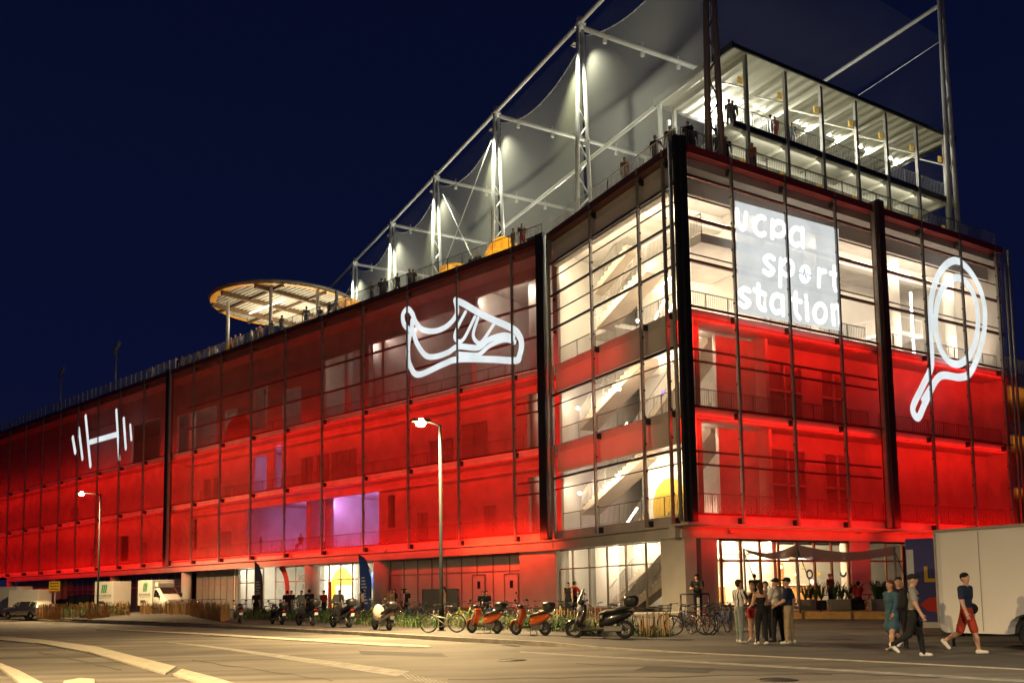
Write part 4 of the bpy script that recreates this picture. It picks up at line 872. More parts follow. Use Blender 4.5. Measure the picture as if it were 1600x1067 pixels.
stroke(mb, 'right', rk([(610, 97), (690, 150), (757, 270), (780, 420), (755, 580), (700, 715), (640, 745), (525, 742), (450, 880), (408, 968), (378, 915), (430, 800), (475, 705), (484, 640), (478, 480), (482, 300), (530, 160)]), .50, SO, closed=True)
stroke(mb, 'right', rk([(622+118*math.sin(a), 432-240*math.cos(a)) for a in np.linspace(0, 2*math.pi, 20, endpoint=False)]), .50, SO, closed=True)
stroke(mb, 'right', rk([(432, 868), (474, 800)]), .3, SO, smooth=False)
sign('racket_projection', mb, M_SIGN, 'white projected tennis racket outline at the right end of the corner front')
uk = lambda P: [(1060+x/4.446, 280+y/4.446) for x, y in P]
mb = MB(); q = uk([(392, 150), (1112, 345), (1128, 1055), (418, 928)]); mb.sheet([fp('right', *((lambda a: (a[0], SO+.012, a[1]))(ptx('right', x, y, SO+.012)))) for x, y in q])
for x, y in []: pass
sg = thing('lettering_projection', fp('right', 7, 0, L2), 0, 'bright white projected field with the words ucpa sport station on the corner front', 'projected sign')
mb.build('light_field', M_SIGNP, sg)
def arc(cx_, cy_, rx, ry, a0, a1, n=12): return [(cx_+rx*math.cos(math.radians(a)), cy_+ry*math.sin(math.radians(a))) for a in np.linspace(a0, a1, n)]
WL = .31
LT = [[(408, 215), (412, 290), (440, 345), (462, 320), (470, 240)], arc(575, 325, 45, 62, -60, -300), [(655, 290), (652, 405)], arc(697, 345, 42, 48, -150, 150), arc(820, 400, 40, 58, -60, -300), [(862, 345), (866, 470)],
          [(662, 552), (630, 535), (600, 560), (628, 600), (660, 632), (630, 660), (596, 640)], [(712, 560), (706, 740)], arc(757, 615, 40, 52, -150, 150), [(978, 628), (976, 742)], [(976, 665), (995, 640), (1020, 640)], [(1083, 610), (1082, 730), (1092, 770)], [(1058, 655), (1110, 668)],
          [(492, 775), (455, 762), (428, 790), (458, 825), (492, 855), (460, 885), (424, 862)], [(556, 735), (556, 860), (580, 900), (602, 905)], [(530, 770), (602, 800)], arc(685, 865, 38, 60, -60, -300), [(722, 815), (728, 940)],
          [(815, 790), (815, 915), (842, 965)], [(795, 835), (850, 850)], [(890, 855), (896, 972)], [(886, 812), (887, 822)], arc(985, 930, 40, 62, 0, 335), [(1070, 880), (1080, 1005)], [(1072, 905), (1098, 880), (1118, 905), (1122, 1010)]]
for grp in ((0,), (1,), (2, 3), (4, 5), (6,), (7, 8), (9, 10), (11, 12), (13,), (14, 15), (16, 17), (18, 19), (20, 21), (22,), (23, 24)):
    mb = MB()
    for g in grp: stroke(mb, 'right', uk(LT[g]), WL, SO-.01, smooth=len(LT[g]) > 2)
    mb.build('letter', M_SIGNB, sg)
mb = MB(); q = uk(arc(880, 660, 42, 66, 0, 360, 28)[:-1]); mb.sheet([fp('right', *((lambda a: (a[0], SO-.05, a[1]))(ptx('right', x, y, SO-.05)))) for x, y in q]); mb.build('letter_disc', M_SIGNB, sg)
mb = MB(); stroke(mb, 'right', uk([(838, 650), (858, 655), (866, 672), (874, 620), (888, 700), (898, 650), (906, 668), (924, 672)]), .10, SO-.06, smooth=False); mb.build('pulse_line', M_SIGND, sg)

# ================================================================ neighbouring building on the right edge
nb = fp('right', 36, 4, 0); NBL = thing('neighbour_building', nb, 0, 'pale building with orange lit galleries at the right edge behind the red one', 'building')
M_ORS = mat('soffit with orange light', (.75, .36, .08), .6, var=.1)  # orange light of the galleries put into the soffit colour
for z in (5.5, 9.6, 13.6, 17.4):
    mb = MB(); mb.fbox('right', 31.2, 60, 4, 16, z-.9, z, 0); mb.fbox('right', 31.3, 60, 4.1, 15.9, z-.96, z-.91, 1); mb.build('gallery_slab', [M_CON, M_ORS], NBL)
    area('gallery_light', fp('right', 36, 7, z+.3), ur, nr, ZUP, 130, (1, .62, .25), 9, 4)
mb = MB(); mb.fbox('right', 31.5, 60, 12, 12.3, 0, 17); mb.build('wall', M_CON, NBL)
mb = MB(); mb.rail([fp('right', 31.3, 4.2, 17.4), fp('right', 44, 4.2, 17.4)], h=1.3, step=.28, bar=.03); mb.build('railing', M_ALU, NBL)

# lettering on the entrance glass
for txt, x, y in (('ucpa', 475, 900), ('sport', 482, 915), ('station', 488, 930)):
    t, z = ptx('left', x, y, 1.24); p = fp('left', t, 1.24, z-.25); Mx = Matrix(((-uL.x, 0, -nL.x, p.x), (-uL.y, 0, -nL.y, p.y), (0, 1, 0, p.z), (0, 0, 0, 1)))
    cu = D.curves.new('lettering', 'FONT'); cu.body = txt; cu.size = .85; cu.extrude = .004; cu.align_x = 'CENTER'; o = D.objects.new('tmp', cu); COL.objects.link(o); me = D.meshes.new_from_object(o.evaluated_get(bpy.context.evaluated_depsgraph_get())); D.objects.remove(o)
    me.transform(WM[BLD].inverted() @ Mx); me.materials.clear(); me.materials.append(mat('grey vinyl letters', (.30, .27, .24), .5, var=0)); o = D.objects.new('glass_lettering', me); COL.objects.link(o); o.parent = BLD
# ================================================================ STREET LAMPS
M_POLE = mat('dark grey lamp pole', (0.010, 0.0105, 0.012), 0.7, 0.0, var=.1, spec=.12); M_LED = mat_emit('lamp lens', (1, .66, .26), 150)
def lamp(base, h, arm, power, label, lens=.21, lit=True, col=(1, .69, .32)):
    L = thing('street_lamp', base, 0, label, 'street lamp', 'street lamps'); b = V3(base); a = V3(arm)
    mb = MB(); mb.tube([b, b+ZUP*.9, b+ZUP*1.0, b+ZUP*h], [.10, .10, .075, .06], 12); mb.cyl(b-ZUP*.15, b+ZUP*.03, .16, 12); mb.build('pole', M_POLE, L)
    mb = MB(); e = b+ZUP*h; mb.tube([e-ZUP*.05, e+a*.25+ZUP*.02, e+a+ZUP*.12], [.05, .045, .04], 8); mb.build('arm', M_POLE, L)
    mb = MB(); q = e+a+ZUP*.12; d = a.normalized(); s = d.cross(ZUP); mb.obox(q+d*.3, d*.36, s*.16, ZUP*.05); mb.build('lamp_head', M_POLE, L, bevel=.02)
    mb = MB(); mb.ball(q+d*.3-ZUP*.07, (lens, lens, lens*.8), 14); mb.build('lamp_lens', M_LED, L)
    p = spot('street_light', q+d*.3-ZUP*.26, q+d*.3-ZUP*10, power, col, 162, .5, .15); point('street_glow', q+d*.3-ZUP*.3, power*.09, col, .2)
    return L
b1 = gnd(690, 985); h1 = (ond(688, 664, b1.y).z-b1.z); hd = ond(659, 661, b1.y-.2)
lamp(b1, h1, V3((hd.x-b1.x+.25, -.2, 0)), 20000, 'nearer lit street lamp with a dark pole standing by the white bicycle')
b2 = gnd(152, 962); h2 = (ond(155, 772, b2.y).z-b2.z); hd = ond(129, 771, b2.y-.2)
lamp(b2, h2, V3((hd.x-b2.x+.25, -.2, 0)), 15000, 'farther lit street lamp rising from the paling fence by the parked vans')
lamp((-12.0, 9.0, 0), 8.6, (1.2, .6, 0), 30000, 'street lamp on the near side of the road left of the view')
lamp((9.0, -3.0, 0), 8.6, (-1.0, .9, 0), 32000, 'street lamp on the near side of the road behind the viewer', col=(1, .80, .54))

# ================================================================ TWO-WHEELERS
M_RUB = mat('tyre rubber', (.02, .02, .02), .8, var=.1); M_BLKP = mat('black plastic', (.022, .022, .024), .35, var=.1, coat=.3); M_CHR = mat('chrome', (.55, .55, .55), .18, 1.0, var=0)
M_SEAT = mat('black vinyl seat', (.025, .023, .022), .5, var=.15); M_RLAMP = mat('red lamp lens', (.45, .01, .01), .2, var=0); M_CLAMP = mat('clear lamp lens', (.6, .6, .62), .1, .3, var=0); M_PLATE = mat('white plate', (.75, .75, .72), .5, var=.03); M_GREYM = mat('grey engine metal', (.22, .21, .20), .4, .7, var=.1)
def wheel(mb_r, c, r, w, spokes=0, disc=True, rim=None):
    mb_r.torus(c, (0, 1, 0), r-w/2, w/2, 28, 8)
def scooter(paint, label, group='motor scooters parked along the kerb', box=None, maxi=False, shield=True, name='motor_scooter'):
    s = thing(name, (0, 0, 0), 0, label, 'scooter', group); k = 1.12 if maxi else 1.0; wb = .66*k; r = .27 if maxi else .25
    for x, nm in ((wb, 'front_wheel'), (-wb, 'rear_wheel')):
        mb = MB(); mb.torus((x, 0, r), (0, 1, 0), r-.05, .055, 26, 8); w = mb.build('wheel', M_RUB, s)
        mb = MB(); mb.torus((x, 0, r), (0, 1, 0), r-.11, .018, 22, 6); mb.cyl((x, -.05, r), (x, .05, r), .05, 10)
        for a in range(5): c_, s_ = math.cos(a*1.2566), math.sin(a*1.2566); mb.beam((x, 0, r), (x+c_*(r-.11), 0, r+s_*(r-.11)), .035, .03)
        mb.build('rim', M_GREYM, w)
    mb = MB(); mb.tube([(wb, .09, r), (wb-.16, .07, .72*k)], .025, 8); mb.tube([(wb, -.09, r), (wb-.16, -.07, .72*k)], .025, 8); mb.tube([(wb-.16, 0, .62*k), (wb-.24, 0, .98*k)], .035, 8); mb.build('fork', M_GREYM, s)
    mb = MB(); secs = []
    for a in np.linspace(.2, 2.7, 8): secs.append([(wb+math.cos(a)*(r+.04)-.02, y, r+math.sin(a)*(r+.04)+dz) for y, dz in ((-.075, -.03), (-.06, .015), (.06, .015), (.075, -.03))])
    mb.loft(secs, caps=False, smooth=True); mb.build('front_fender', paint, s)
    # leg shield, floor, rear body
    mb = MB(); secs = []
    for f in np.linspace(0, 1, 9):
        x = wb-.14-.20*f-.09*math.sin(f*3.1); z = (.30+.62*f)*k; w = .11+.12*math.sin(min(1, f*1.25)*2.5)
        secs.append([(x+.02, -w, z), (x+.07, -w*.5, z), (x+.085, 0, z), (x+.07, w*.5, z), (x+.02, w, z), (x-.02, w*.6, z), (x-.02, -w*.6, z)])
    mb.loft(secs); mb.build('leg_shield', paint, s)
    mb = MB(); mb.ball((wb-.17, 0, .80*k), (.09, .10, .08), 12); mb.build('headlight', M_CLAMP, s)
    mb = MB(); mb.box(-.18, wb-.2, -.15, .15, .24, .31); mb.build('floorboard', M_BLKP, s, bevel=.02)
    mb = MB(); secs = []
    for x, zb, zt, w in ((.02, .30, .52, .10), (-.10, .28, .66, .15), (-.32, .33, .72, .17), (-.55, .42, .74, .165), (-.78, .55, .76, .12), (-.90, .64, .74, .06)):
        x *= k; secs.append([(x, -w*.7, zb*k), (x, -w, (zb*.6+zt*.4)*k), (x, -w*.85, zt*k), (x, w*.85, zt*k), (x, w, (zb*.6+zt*.4)*k), (x, w*.7, zb*k)])
    mb.loft(secs); mb.build('body', paint, s, subsurf=1)
    mb = MB(); secs = []
    for x, z, h, w in ((-.02, .66, .05, .09), (-.2, .72, .07, .14), (-.42, .735, .075, .15), (-.50, .78, .09, .14), (-.78, .83, .07, .12), (-.86, .82, .03, .07)):
        x *= k; secs.append([(x, w*math.cos(a), z*k+h*math.sin(a)) for a in np.linspace(0, 2*math.pi, 10, endpoint=False)])
    mb.loft(secs); mb.build('seat', M_SEAT, s)
    mb = MB(); mb.box(-.62*k, -.12*k, .05, .15, .2, .38); mb.box(-.7*k, -.3*k, -.15, -.06, .22, .36); mb.build('engine', M_GREYM, s, bevel=.03)
    mb = MB(); mb.tube([(-.25*k, -.14, .24), (-.5*k, -.17, .27), (-.85*k, -.18, .36)], [.03, .06, .055], 10); mb.build('exhaust', M_CHR, s)
    mb = MB(); mb.tube([(wb-.34, -.34, 1.03*k), (wb-.26, -.2, 1.0*k), (wb-.24, 0, .98*k), (wb-.26, .2, 1.0*k), (wb-.34, .34, 1.03*k)], .018, 8)
    for y in (-.3, .3): mb.tube([(wb-.32, y*1.12, 1.03*k), (wb-.33, y*1.0, 1.03*k)], .03, 8)
    hb = mb.build('handlebar', M_BLKP, s)
    for y in (-1, 1):
        mb = MB(); mb.tube([(wb-.28, y*.22, 1.0*k), (wb-.24, y*.30, 1.2*k)], .009, 6); mb.ball((wb-.25, y*.32, 1.22*k), (.02, .075, .05), 10); mb.build('mirror', M_BLKP, hb)
    mb = MB(); mb.ball((wb-.22, 0, .98*k), (.11, .14, .09), 12); mb.build('dashboard', M_BLKP, s)
    if maxi: mb = MB(); mb.prism([(-.2, 0), (.2, 0), (.14, .42), (-.14, .42)], (wb-.16, 0, .98*k), V3((0, 1, 0)), V3((-.35, 0, .94)), V3((.01, 0, 0))); mb.build('windscreen', mat('smoked screen', (.05, .05, .055), .1, var=0), s)
    mb = MB(); mb.ball((-.90*k, 0, .70*k), (.03, .10, .035), 10); mb.build('tail_light', M_RLAMP, s)
    mb = MB(); mb.obox((-.95*k, 0, .52*k), V3((.005, 0, 0)), V3((0, .085, 0)), V3((-.02, 0, .065))); mb.build('number_plate', M_PLATE, s)
    mb = MB(); mb.tube([(-.1, .12, .22), (-.16, .2, .02)], .014, 6); mb.tube([(-.1, -.12, .22), (-.16, -.2, .02)], .014, 6); mb.tube([(-.16, .2, .02), (-.16, -.2, .02)], .014, 6); mb.build('stand', M_GREYM, s)
    mb = MB(); mb.tube([(-.55*k, .11, .45), (-.66*k, .11, .28)], .03, 8); mb.build('shock_absorber', M_GREYM, s)
    if box:
        mb = MB(); secs = []
        for z, w, l in ((.86, .15, .16), (.90, .19, .2), (1.04, .21, .215), (1.12, .19, .19), (1.16, .10, .1)): secs.append([(-.84*k+l*math.copysign(abs(math.cos(a))**.6, math.cos(a)), w*math.copysign(abs(math.sin(a))**.6, math.sin(a)), z*k) for a in np.linspace(0, 2*math.pi, 16, endpoint=False)])
        mb.loft(secs); mb.box(-.95*k, -.7*k, -.08, .08, .80*k, .87*k); tb_ = mb.build('top_box', box, s)
        mb = MB(); mb.ball((-.84*k, 0, 1.06*k), (.215, .2, .03), 14); mb.build('box_band', M_RLAMP, tb_)
    return s
P_BLK = mat('black lacquer', (.018, .018, .02), .25, .2, var=.08, coat=.6); P_GRY = mat('grey lacquer', (.16, .15, .14), .3, .3, var=.05, coat=.5); P_ORG = mat('orange lacquer', (.58, .10, .01), .3, .0, var=.04, coat=.5); P_WHT = mat('cream lacquer', (.55, .45, .36), .35, 0, var=.04, coat=.4)
index_kids(None)
def put(o, x, y, deg, dx=0): P = gnd(x, y); o.location = P; o.rotation_euler = (0, 0, math.radians(deg)); return o
SC_ = [(375, 973, 112, P_GRY, None, False, 'grey scooter standing alone nearest the paling fence', 'silver'),
       (433, 975, 128, P_BLK, M_BLKP, False, 'small black scooter with dark top box, second of the row from the paling fence', ''),
       (478, 977, 132, P_BLK, M_BLKP, True, 'large black scooter with windscreen, third of the row from the paling fence', ''),
       (533, 980, 131, P_BLK, M_BLKP, True, 'black scooter with a shiny rounded top box standing right of the entrance', ''),
       (597, 984, 126, P_GRY, M_BLKP, False, 'dark scooter with a pale cover over its front beside the blue banner', ''),
       (757, 989, 141, P_ORG, M_BLKP, False, 'left one of two orange shared scooters with black top boxes', ''),
       (829, 992, 143, P_ORG, M_BLKP, False, 'right one of two orange shared scooters with black top boxes', ''),
       (937, 997, 165, P_BLK, M_BLKP, True, 'biggest black motor scooter with top box at the right end of the row', '')]
for x, y, dg, pn, bx, mx_, lb, _ in SC_:
    s = scooter(pn, lb, box=bx, maxi=mx_); put(s, x, y, dg)
    if x == 937: s.scale = (1.12, 1.12, 1.06)
    if pn is P_ORG: s.scale = (.93, .93, .95)
    if x == 597:
        mb = MB(); mb.ball((.34, 0, .7), (.13, .26, .34), 12); mb.build('front_cover', P_WHT, s, local=True)

def bicycle(frame, label, step=False, basket=False, guard=True):
    s = thing('bicycle', (0, 0, 0), 0, label, 'bicycle', 'bicycles parked by the planting'); r = .34
    for x in (.53, -.53):
        mb = MB(); mb.torus((x, 0, r), (0, 1, 0), r-.018, .019, 30, 6); w = mb.build('wheel', M_RUB, s)
        mb = MB(); mb.torus((x, 0, r), (0, 1, 0), r-.045, .011, 26, 5); mb.cyl((x, -.04, r), (x, .04, r), .025, 8)
        for i in range(14): a = i*math.pi/7; mb.beam((x, .015*(-1)**i, r), (x+math.cos(a)*(r-.045), 0, r+math.sin(a)*(r-.045)), .005, .005)
        mb.build('rim', M_CHR, w)
        if guard: 
            mb = MB(); a0, a1 = ((.6, 2.6) if x > 0 else (.9, 3.3)); secs = [[(x+math.cos(a)*(r+.025), y, r+math.sin(a)*(r+.025)) for y in (-.025, .025)] for a in np.linspace(a0, a1, 9)]
            mb.add([q for c in secs for q in c], [(2*i, 2*i+1, 2*i+3, 2*i+2) for i in range(8)], 0, True); mb.build('mudguard', frame, s)
    mb = MB(); bb, st, hl, hh, ax = (-.09, 0, .29), (-.22, 0, .80), (.36, 0, .62), (.33, 0, .80), (-.53, 0, .34)
    tl = (-.16, 0, .52) if step else (-.21, 0, .76)
    for a, b in ((bb, st), (bb, hl), (tl, hh if not step else hl), (hl, hh)): mb.tube([a, b], .019, 8)
    for y in (-.05, .05): mb.tube([(-.53, y, .34), (-.21, y*.3, .74)], .011, 6); mb.tube([(-.53, y, .34), (-.09, y*.6, .29)], .012, 6); mb.tube([(.53, y, .34), (.38, y*.7, .60)], .014, 6)
    mb.build('frame', frame, s)
    mb = MB(); mb.tube([(-.22, 0, .78), (-.25, 0, .92)], .013, 6); secs = []
    for x, w in ((-.40, .075), (-.32, .08), (-.22, .035), (-.12, .018)): secs.append([(x, w*math.cos(a), .95+.03*math.sin(a)) for a in np.linspace(0, 2*math.pi, 8, endpoint=False)])
    mb.loft(secs); mb.build('saddle', M_SEAT, s)
    mb = MB(); mb.tube([(.33, 0, .78), (.29, 0, .98)], .013, 6); mb.tube([(.18, -.3, 1.03), (.28, -.2, 1.02), (.33, 0, 1.0), (.28, .2, 1.02), (.18, .3, 1.03)], .013, 6); mb.tube([(.14, -.3, 1.03), (.2, -.3, 1.03)], .02, 6); mb.tube([(.14, .3, 1.03), (.2, .3, 1.03)], .02, 6); mb.build('handlebar', M_BLKP, s)
    mb = MB(); mb.torus((-.09, .05, .29), (0, 1, 0), .085, .009, 16, 5); mb.beam((-.09, .07, .29), (.06, .07, .23), .015, .02); mb.beam((-.09, -.07, .29), (-.24, -.07, .35), .015, .02); mb.box(.02, .12, .07, .16, .215, .235); mb.box(-.29, -.19, -.16, -.07, .34, .36); mb.build('crank', M_GREYM, s)
    if basket:
        mb = MB(); mb.box(.38, .68, -.18, .18, .74, .76)
        for i in range(9): f = i/8; mb.beam((.38+.3*f, -.18, .75), (.36+.34*f, -.2, .98), .008); mb.beam((.38+.3*f, .18, .75), (.36+.34*f, .2, .98), .008); mb.beam((.38, -.18+.36*f, .75), (.36, -.2+.4*f, .98), .008); mb.beam((.68, -.18+.36*f, .75), (.70, -.2+.4*f, .98), .008)
        for z in (.86, .98): 
            for a, b in (((.36, -.2), (.7, -.2)), ((.7, -.2), (.7, .2)), ((.7, .2), (.36, .2)), ((.36, .2), (.36, -.2))): mb.beam((*a, z), (*b, z), .012)
        mb.build('basket', M_BLKP, s)
    return s
F_W = mat('white bike paint', (.62, .55, .52), .35, .1, var=.04); F_K = mat('black bike paint', (.03, .03, .032), .35, .2, var=.05); F_R = mat('dark red bike paint', (.22, .03, .03), .35, .2, var=.05); F_G = mat('lime bike paint', (.28, .34, .05), .35, .1, var=.05); F_B = mat('blue bike paint', (.04, .08, .2), .35, .2, var=.05)
wb_ = bicycle(F_W, 'white step-through bicycle leaning at the nearer street lamp pole', True, False); put(wb_, 692, 988, 172)
proto = [bicycle(F_K, 'dark bicycle locked behind the planting, left end', False), bicycle(F_R, 'dark red bicycle locked behind the planting, second from the left', False, False, False), bicycle(F_G, 'lime green bicycle with front basket behind the left orange scooter', True, True), bicycle(F_B, 'blue city bicycle right of the black scooter', True, True)]
index_kids(None)
BK = [(0, 612, 971, 40, None), (1, 634, 972, 150, None), (2, 728, 974, 160, None), (3, 1062, 988, 150, None),
 (0, 656, 972, 165, 'black bicycle behind the planting just left of the nearer lamp pole'), (1, 707, 972, 20, 'red bicycle behind the planting just right of the nearer lamp pole'), (0, 752, 973, 170, 'black bicycle behind the top box of the left orange scooter'),
 (3, 772, 973, 25, 'blue basket bicycle between the two orange scooters'), (0, 793, 974, 155, 'black bicycle with raised bars just left of the right orange scooter'), (1, 815, 974, 15, 'red bicycle behind the seat of the right orange scooter'),
 (0, 846, 975, 160, 'black bicycle behind the top box of the right orange scooter'), (2, 866, 975, 30, 'lime bicycle in the plants right of the orange scooters'), (0, 884, 975, 165, 'black bicycle beside the person wheeling a bicycle'),
 (1, 946, 978, 170, 'red bicycle standing behind the biggest black scooter'), (0, 986, 992, 110, 'black bicycle seen end on just right of the biggest scooter'), (0, 1078, 992, 165, 'black bicycle with shiny rims in front of the belt barrier'),
 (1, 1096, 991, 120, 'red bicycle second from the right in the group by the belt barrier'), (0, 1112, 988, 60, 'black bicycle beneath the guard at the belt barrier'), (3, 1128, 987, 100, 'blue bicycle left of the striped shirt man'), (0, 1142, 985, 75, 'black bicycle partly hidden behind the striped shirt man'), (0, 512, 964, 165, 'black bicycle in front of the bright entrance'), (1, 548, 966, 20, 'red bicycle just left of the blue banner'),
 (0, 418, 966, 160, 'black bicycle just left of the small black scooter'), (3, 455, 967, 25, 'blue basket bicycle between the two left black scooters'), (0, 574, 969, 170, 'black bicycle between the blue banner and the covered scooter'), (2, 586, 970, 30, 'lime basket bicycle behind the covered scooter'), (0, 622, 971, 155, 'black bicycle just right of the covered scooter'), (3, 645, 972, 20, 'blue basket bicycle between the covered scooter and the lamp'), (0, 905, 976, 20, 'black bicycle in the plants right below the wheeled bicycle'), (0, 968, 980, 30, 'black bicycle behind the rear box of the biggest scooter')]
for i, x, y, dg, lb in BK:
    P = gnd(x, y)
    if lb is None: put(proto[i], x, y, dg)
    else: copy_tree(proto[i], P, math.radians(dg), lb)
for k_ in ():
    pass

# ================================================================ PALING FENCES
M_PALE = mat('chestnut paling', (.40, .24, .09), .8, var=.3, scale=4)
def paling(px, label, h=.8):
    pts = [gnd(x, y) for x, y in px]; f = thing('paling_fence', pts[0], 0, label, 'fence', 'chestnut paling fences')
    mb = MB(); Q = resample(pts, .11)
    for p in Q:
        z = gz(p.x, p.y)+pav(p.x); l = V3((R.uniform(-.05, .05), R.uniform(-.04, .04), 0)); hh = h*R.uniform(.82, 1.12); b = V3((p.x, p.y, z)); mb.beam(b, b+l+ZUP*hh, R.uniform(.035, .06), .022)
    mb.build('paling', M_PALE, f)
    mb = MB()
    for g in (.25, .8):
        for a, b in zip(Q[:-1], Q[1:]): mb.beam(V3((a.x, a.y, gz(a.x, a.y)+pav(a.x)+h*g)), V3((b.x, b.y, gz(b.x, b.y)+pav(b.x)+h*g)), .012)
    mb.build('binding_wire', M_GREYM, f); return f
paling([(57, 966), (95, 968), (135, 967), (172, 963), (203, 961)], 'long paling fence around the planting below the yellow sign', 1.05)
paling([(60, 960), (110, 958), (160, 957), (200, 957)], 'rear paling fence behind the planting of the farther street lamp', 1.0)
paling([(219, 959), (260, 959), (297, 960)], 'paling fence in front of the white refrigerated van', 1.0)
paling([(297, 962), (318, 966), (345, 971), (358, 968)], 'tilted paling fence left of the grey scooter', 1.0)
paling([(1000, 994), (1018, 995), (1046, 993)], 'short yellow paling fence under the pale block right of the biggest scooter', .8)
paling([(862, 977), (905, 979), (940, 980)], 'paling fence among the plants behind the biggest black scooter', .8)

# ================================================================ WILD PLANTS
def leafmat(n, c): return mat(n, c, .6, var=.45, scale=1.5)
M_LEAF = [leafmat('leaf green', (.05, .12, .025)), leafmat('leaf dark', (.03, .07, .02)), leafmat('leaf dry', (.13, .12, .04))]
def plants(name, label, poly, n, hmax, seed, leafy=.6):
    rr = random.Random(seed); mb = MB(); G = [gnd(*p) for p in poly]
    xs = [p.x for p in G]; ys = [p.y for p in G]
    def inside(x, y):
        c = False; j = len(G)-1
        for i in range(len(G)):
            if (G[i].y > y) != (G[j].y > y) and x < (G[j].x-G[i].x)*(y-G[i].y)/(G[j].y-G[i].y)+G[i].x: c = not c
            j = i
        return c
    cl = []
    while len(cl) < n//45+4:
        x, y = rr.uniform(min(xs), max(xs)), rr.uniform(min(ys), max(ys))
        if inside(x, y): cl.append((x, y, rr.uniform(.35, 1)*hmax, rr.choice((0, 0, 1, 1, 2))))
    for _ in range(n):
        cx_, cy_, hh, kind = rr.choice(cl); x, y = cx_+rr.gauss(0, .35), cy_+rr.gauss(0, .35)
        if not inside(x, y): continue
        z = gz(x, y)+pav(x); mi = kind if rr.random() < .75 else rr.randrange(3)
        if rr.random() < leafy:                                    # leaf on a stem, anywhere in the clump
            zz = z+hh*rr.random()**.7; a = rr.uniform(0, 6.28); L = rr.uniform(.05, .16); d = V3((math.cos(a), math.sin(a), rr.uniform(-.3, .7)))*L; s = V3((-math.sin(a), math.cos(a), rr.uniform(-.4, .4)))*L*.32; c = V3((x, y, zz))
            mb.add([c, c+d*.5+s, c+d, c+d*.5-s], [(0, 1, 2, 3)], mi)
        else:
            a = rr.uniform(0, 6.28); h = hh*rr.uniform(.5, 1.1); l = rr.uniform(.05, .3); c = V3((x, y, z)); m_ = c+V3((math.cos(a)*l*.4, math.sin(a)*l*.4, h*.65)); t = c+V3((math.cos(a)*l, math.sin(a)*l, h)); w = V3((-math.sin(a), math.cos(a), 0))*.014
            mb.add([c-w, c+w, m_+w*.8, m_-w*.8, t], [(0, 1, 2, 3), (3, 2, 4)], mi)
    o = mb.build(name, M_LEAF); return tag(o, label, 'plants', kind='stuff')
plants('wild_plants', 'tall wild plants growing in the strip behind the scooters', [(545, 966), (640, 969), (760, 973), (880, 976), (985, 981), (1000, 992), (900, 990), (760, 985), (640, 981), (550, 976)], 11500, .62, 3)
plants('wild_plants', 'wild plants between the left scooters and the entrance barriers', [(365, 962), (450, 964), (545, 966), (550, 974), (450, 970), (365, 968)], 5000, .8, 4)
plants('wild_plants', 'wild plants inside the paling fence below the yellow sign', [(62, 961), (200, 957), (203, 960), (130, 966), (62, 965)], 5000, .9, 5)
plants('wild_plants', 'low weeds around the short fence right of the biggest scooter', [(985, 990), (1045, 990), (1060, 994), (990, 997)], 900, .35, 6)

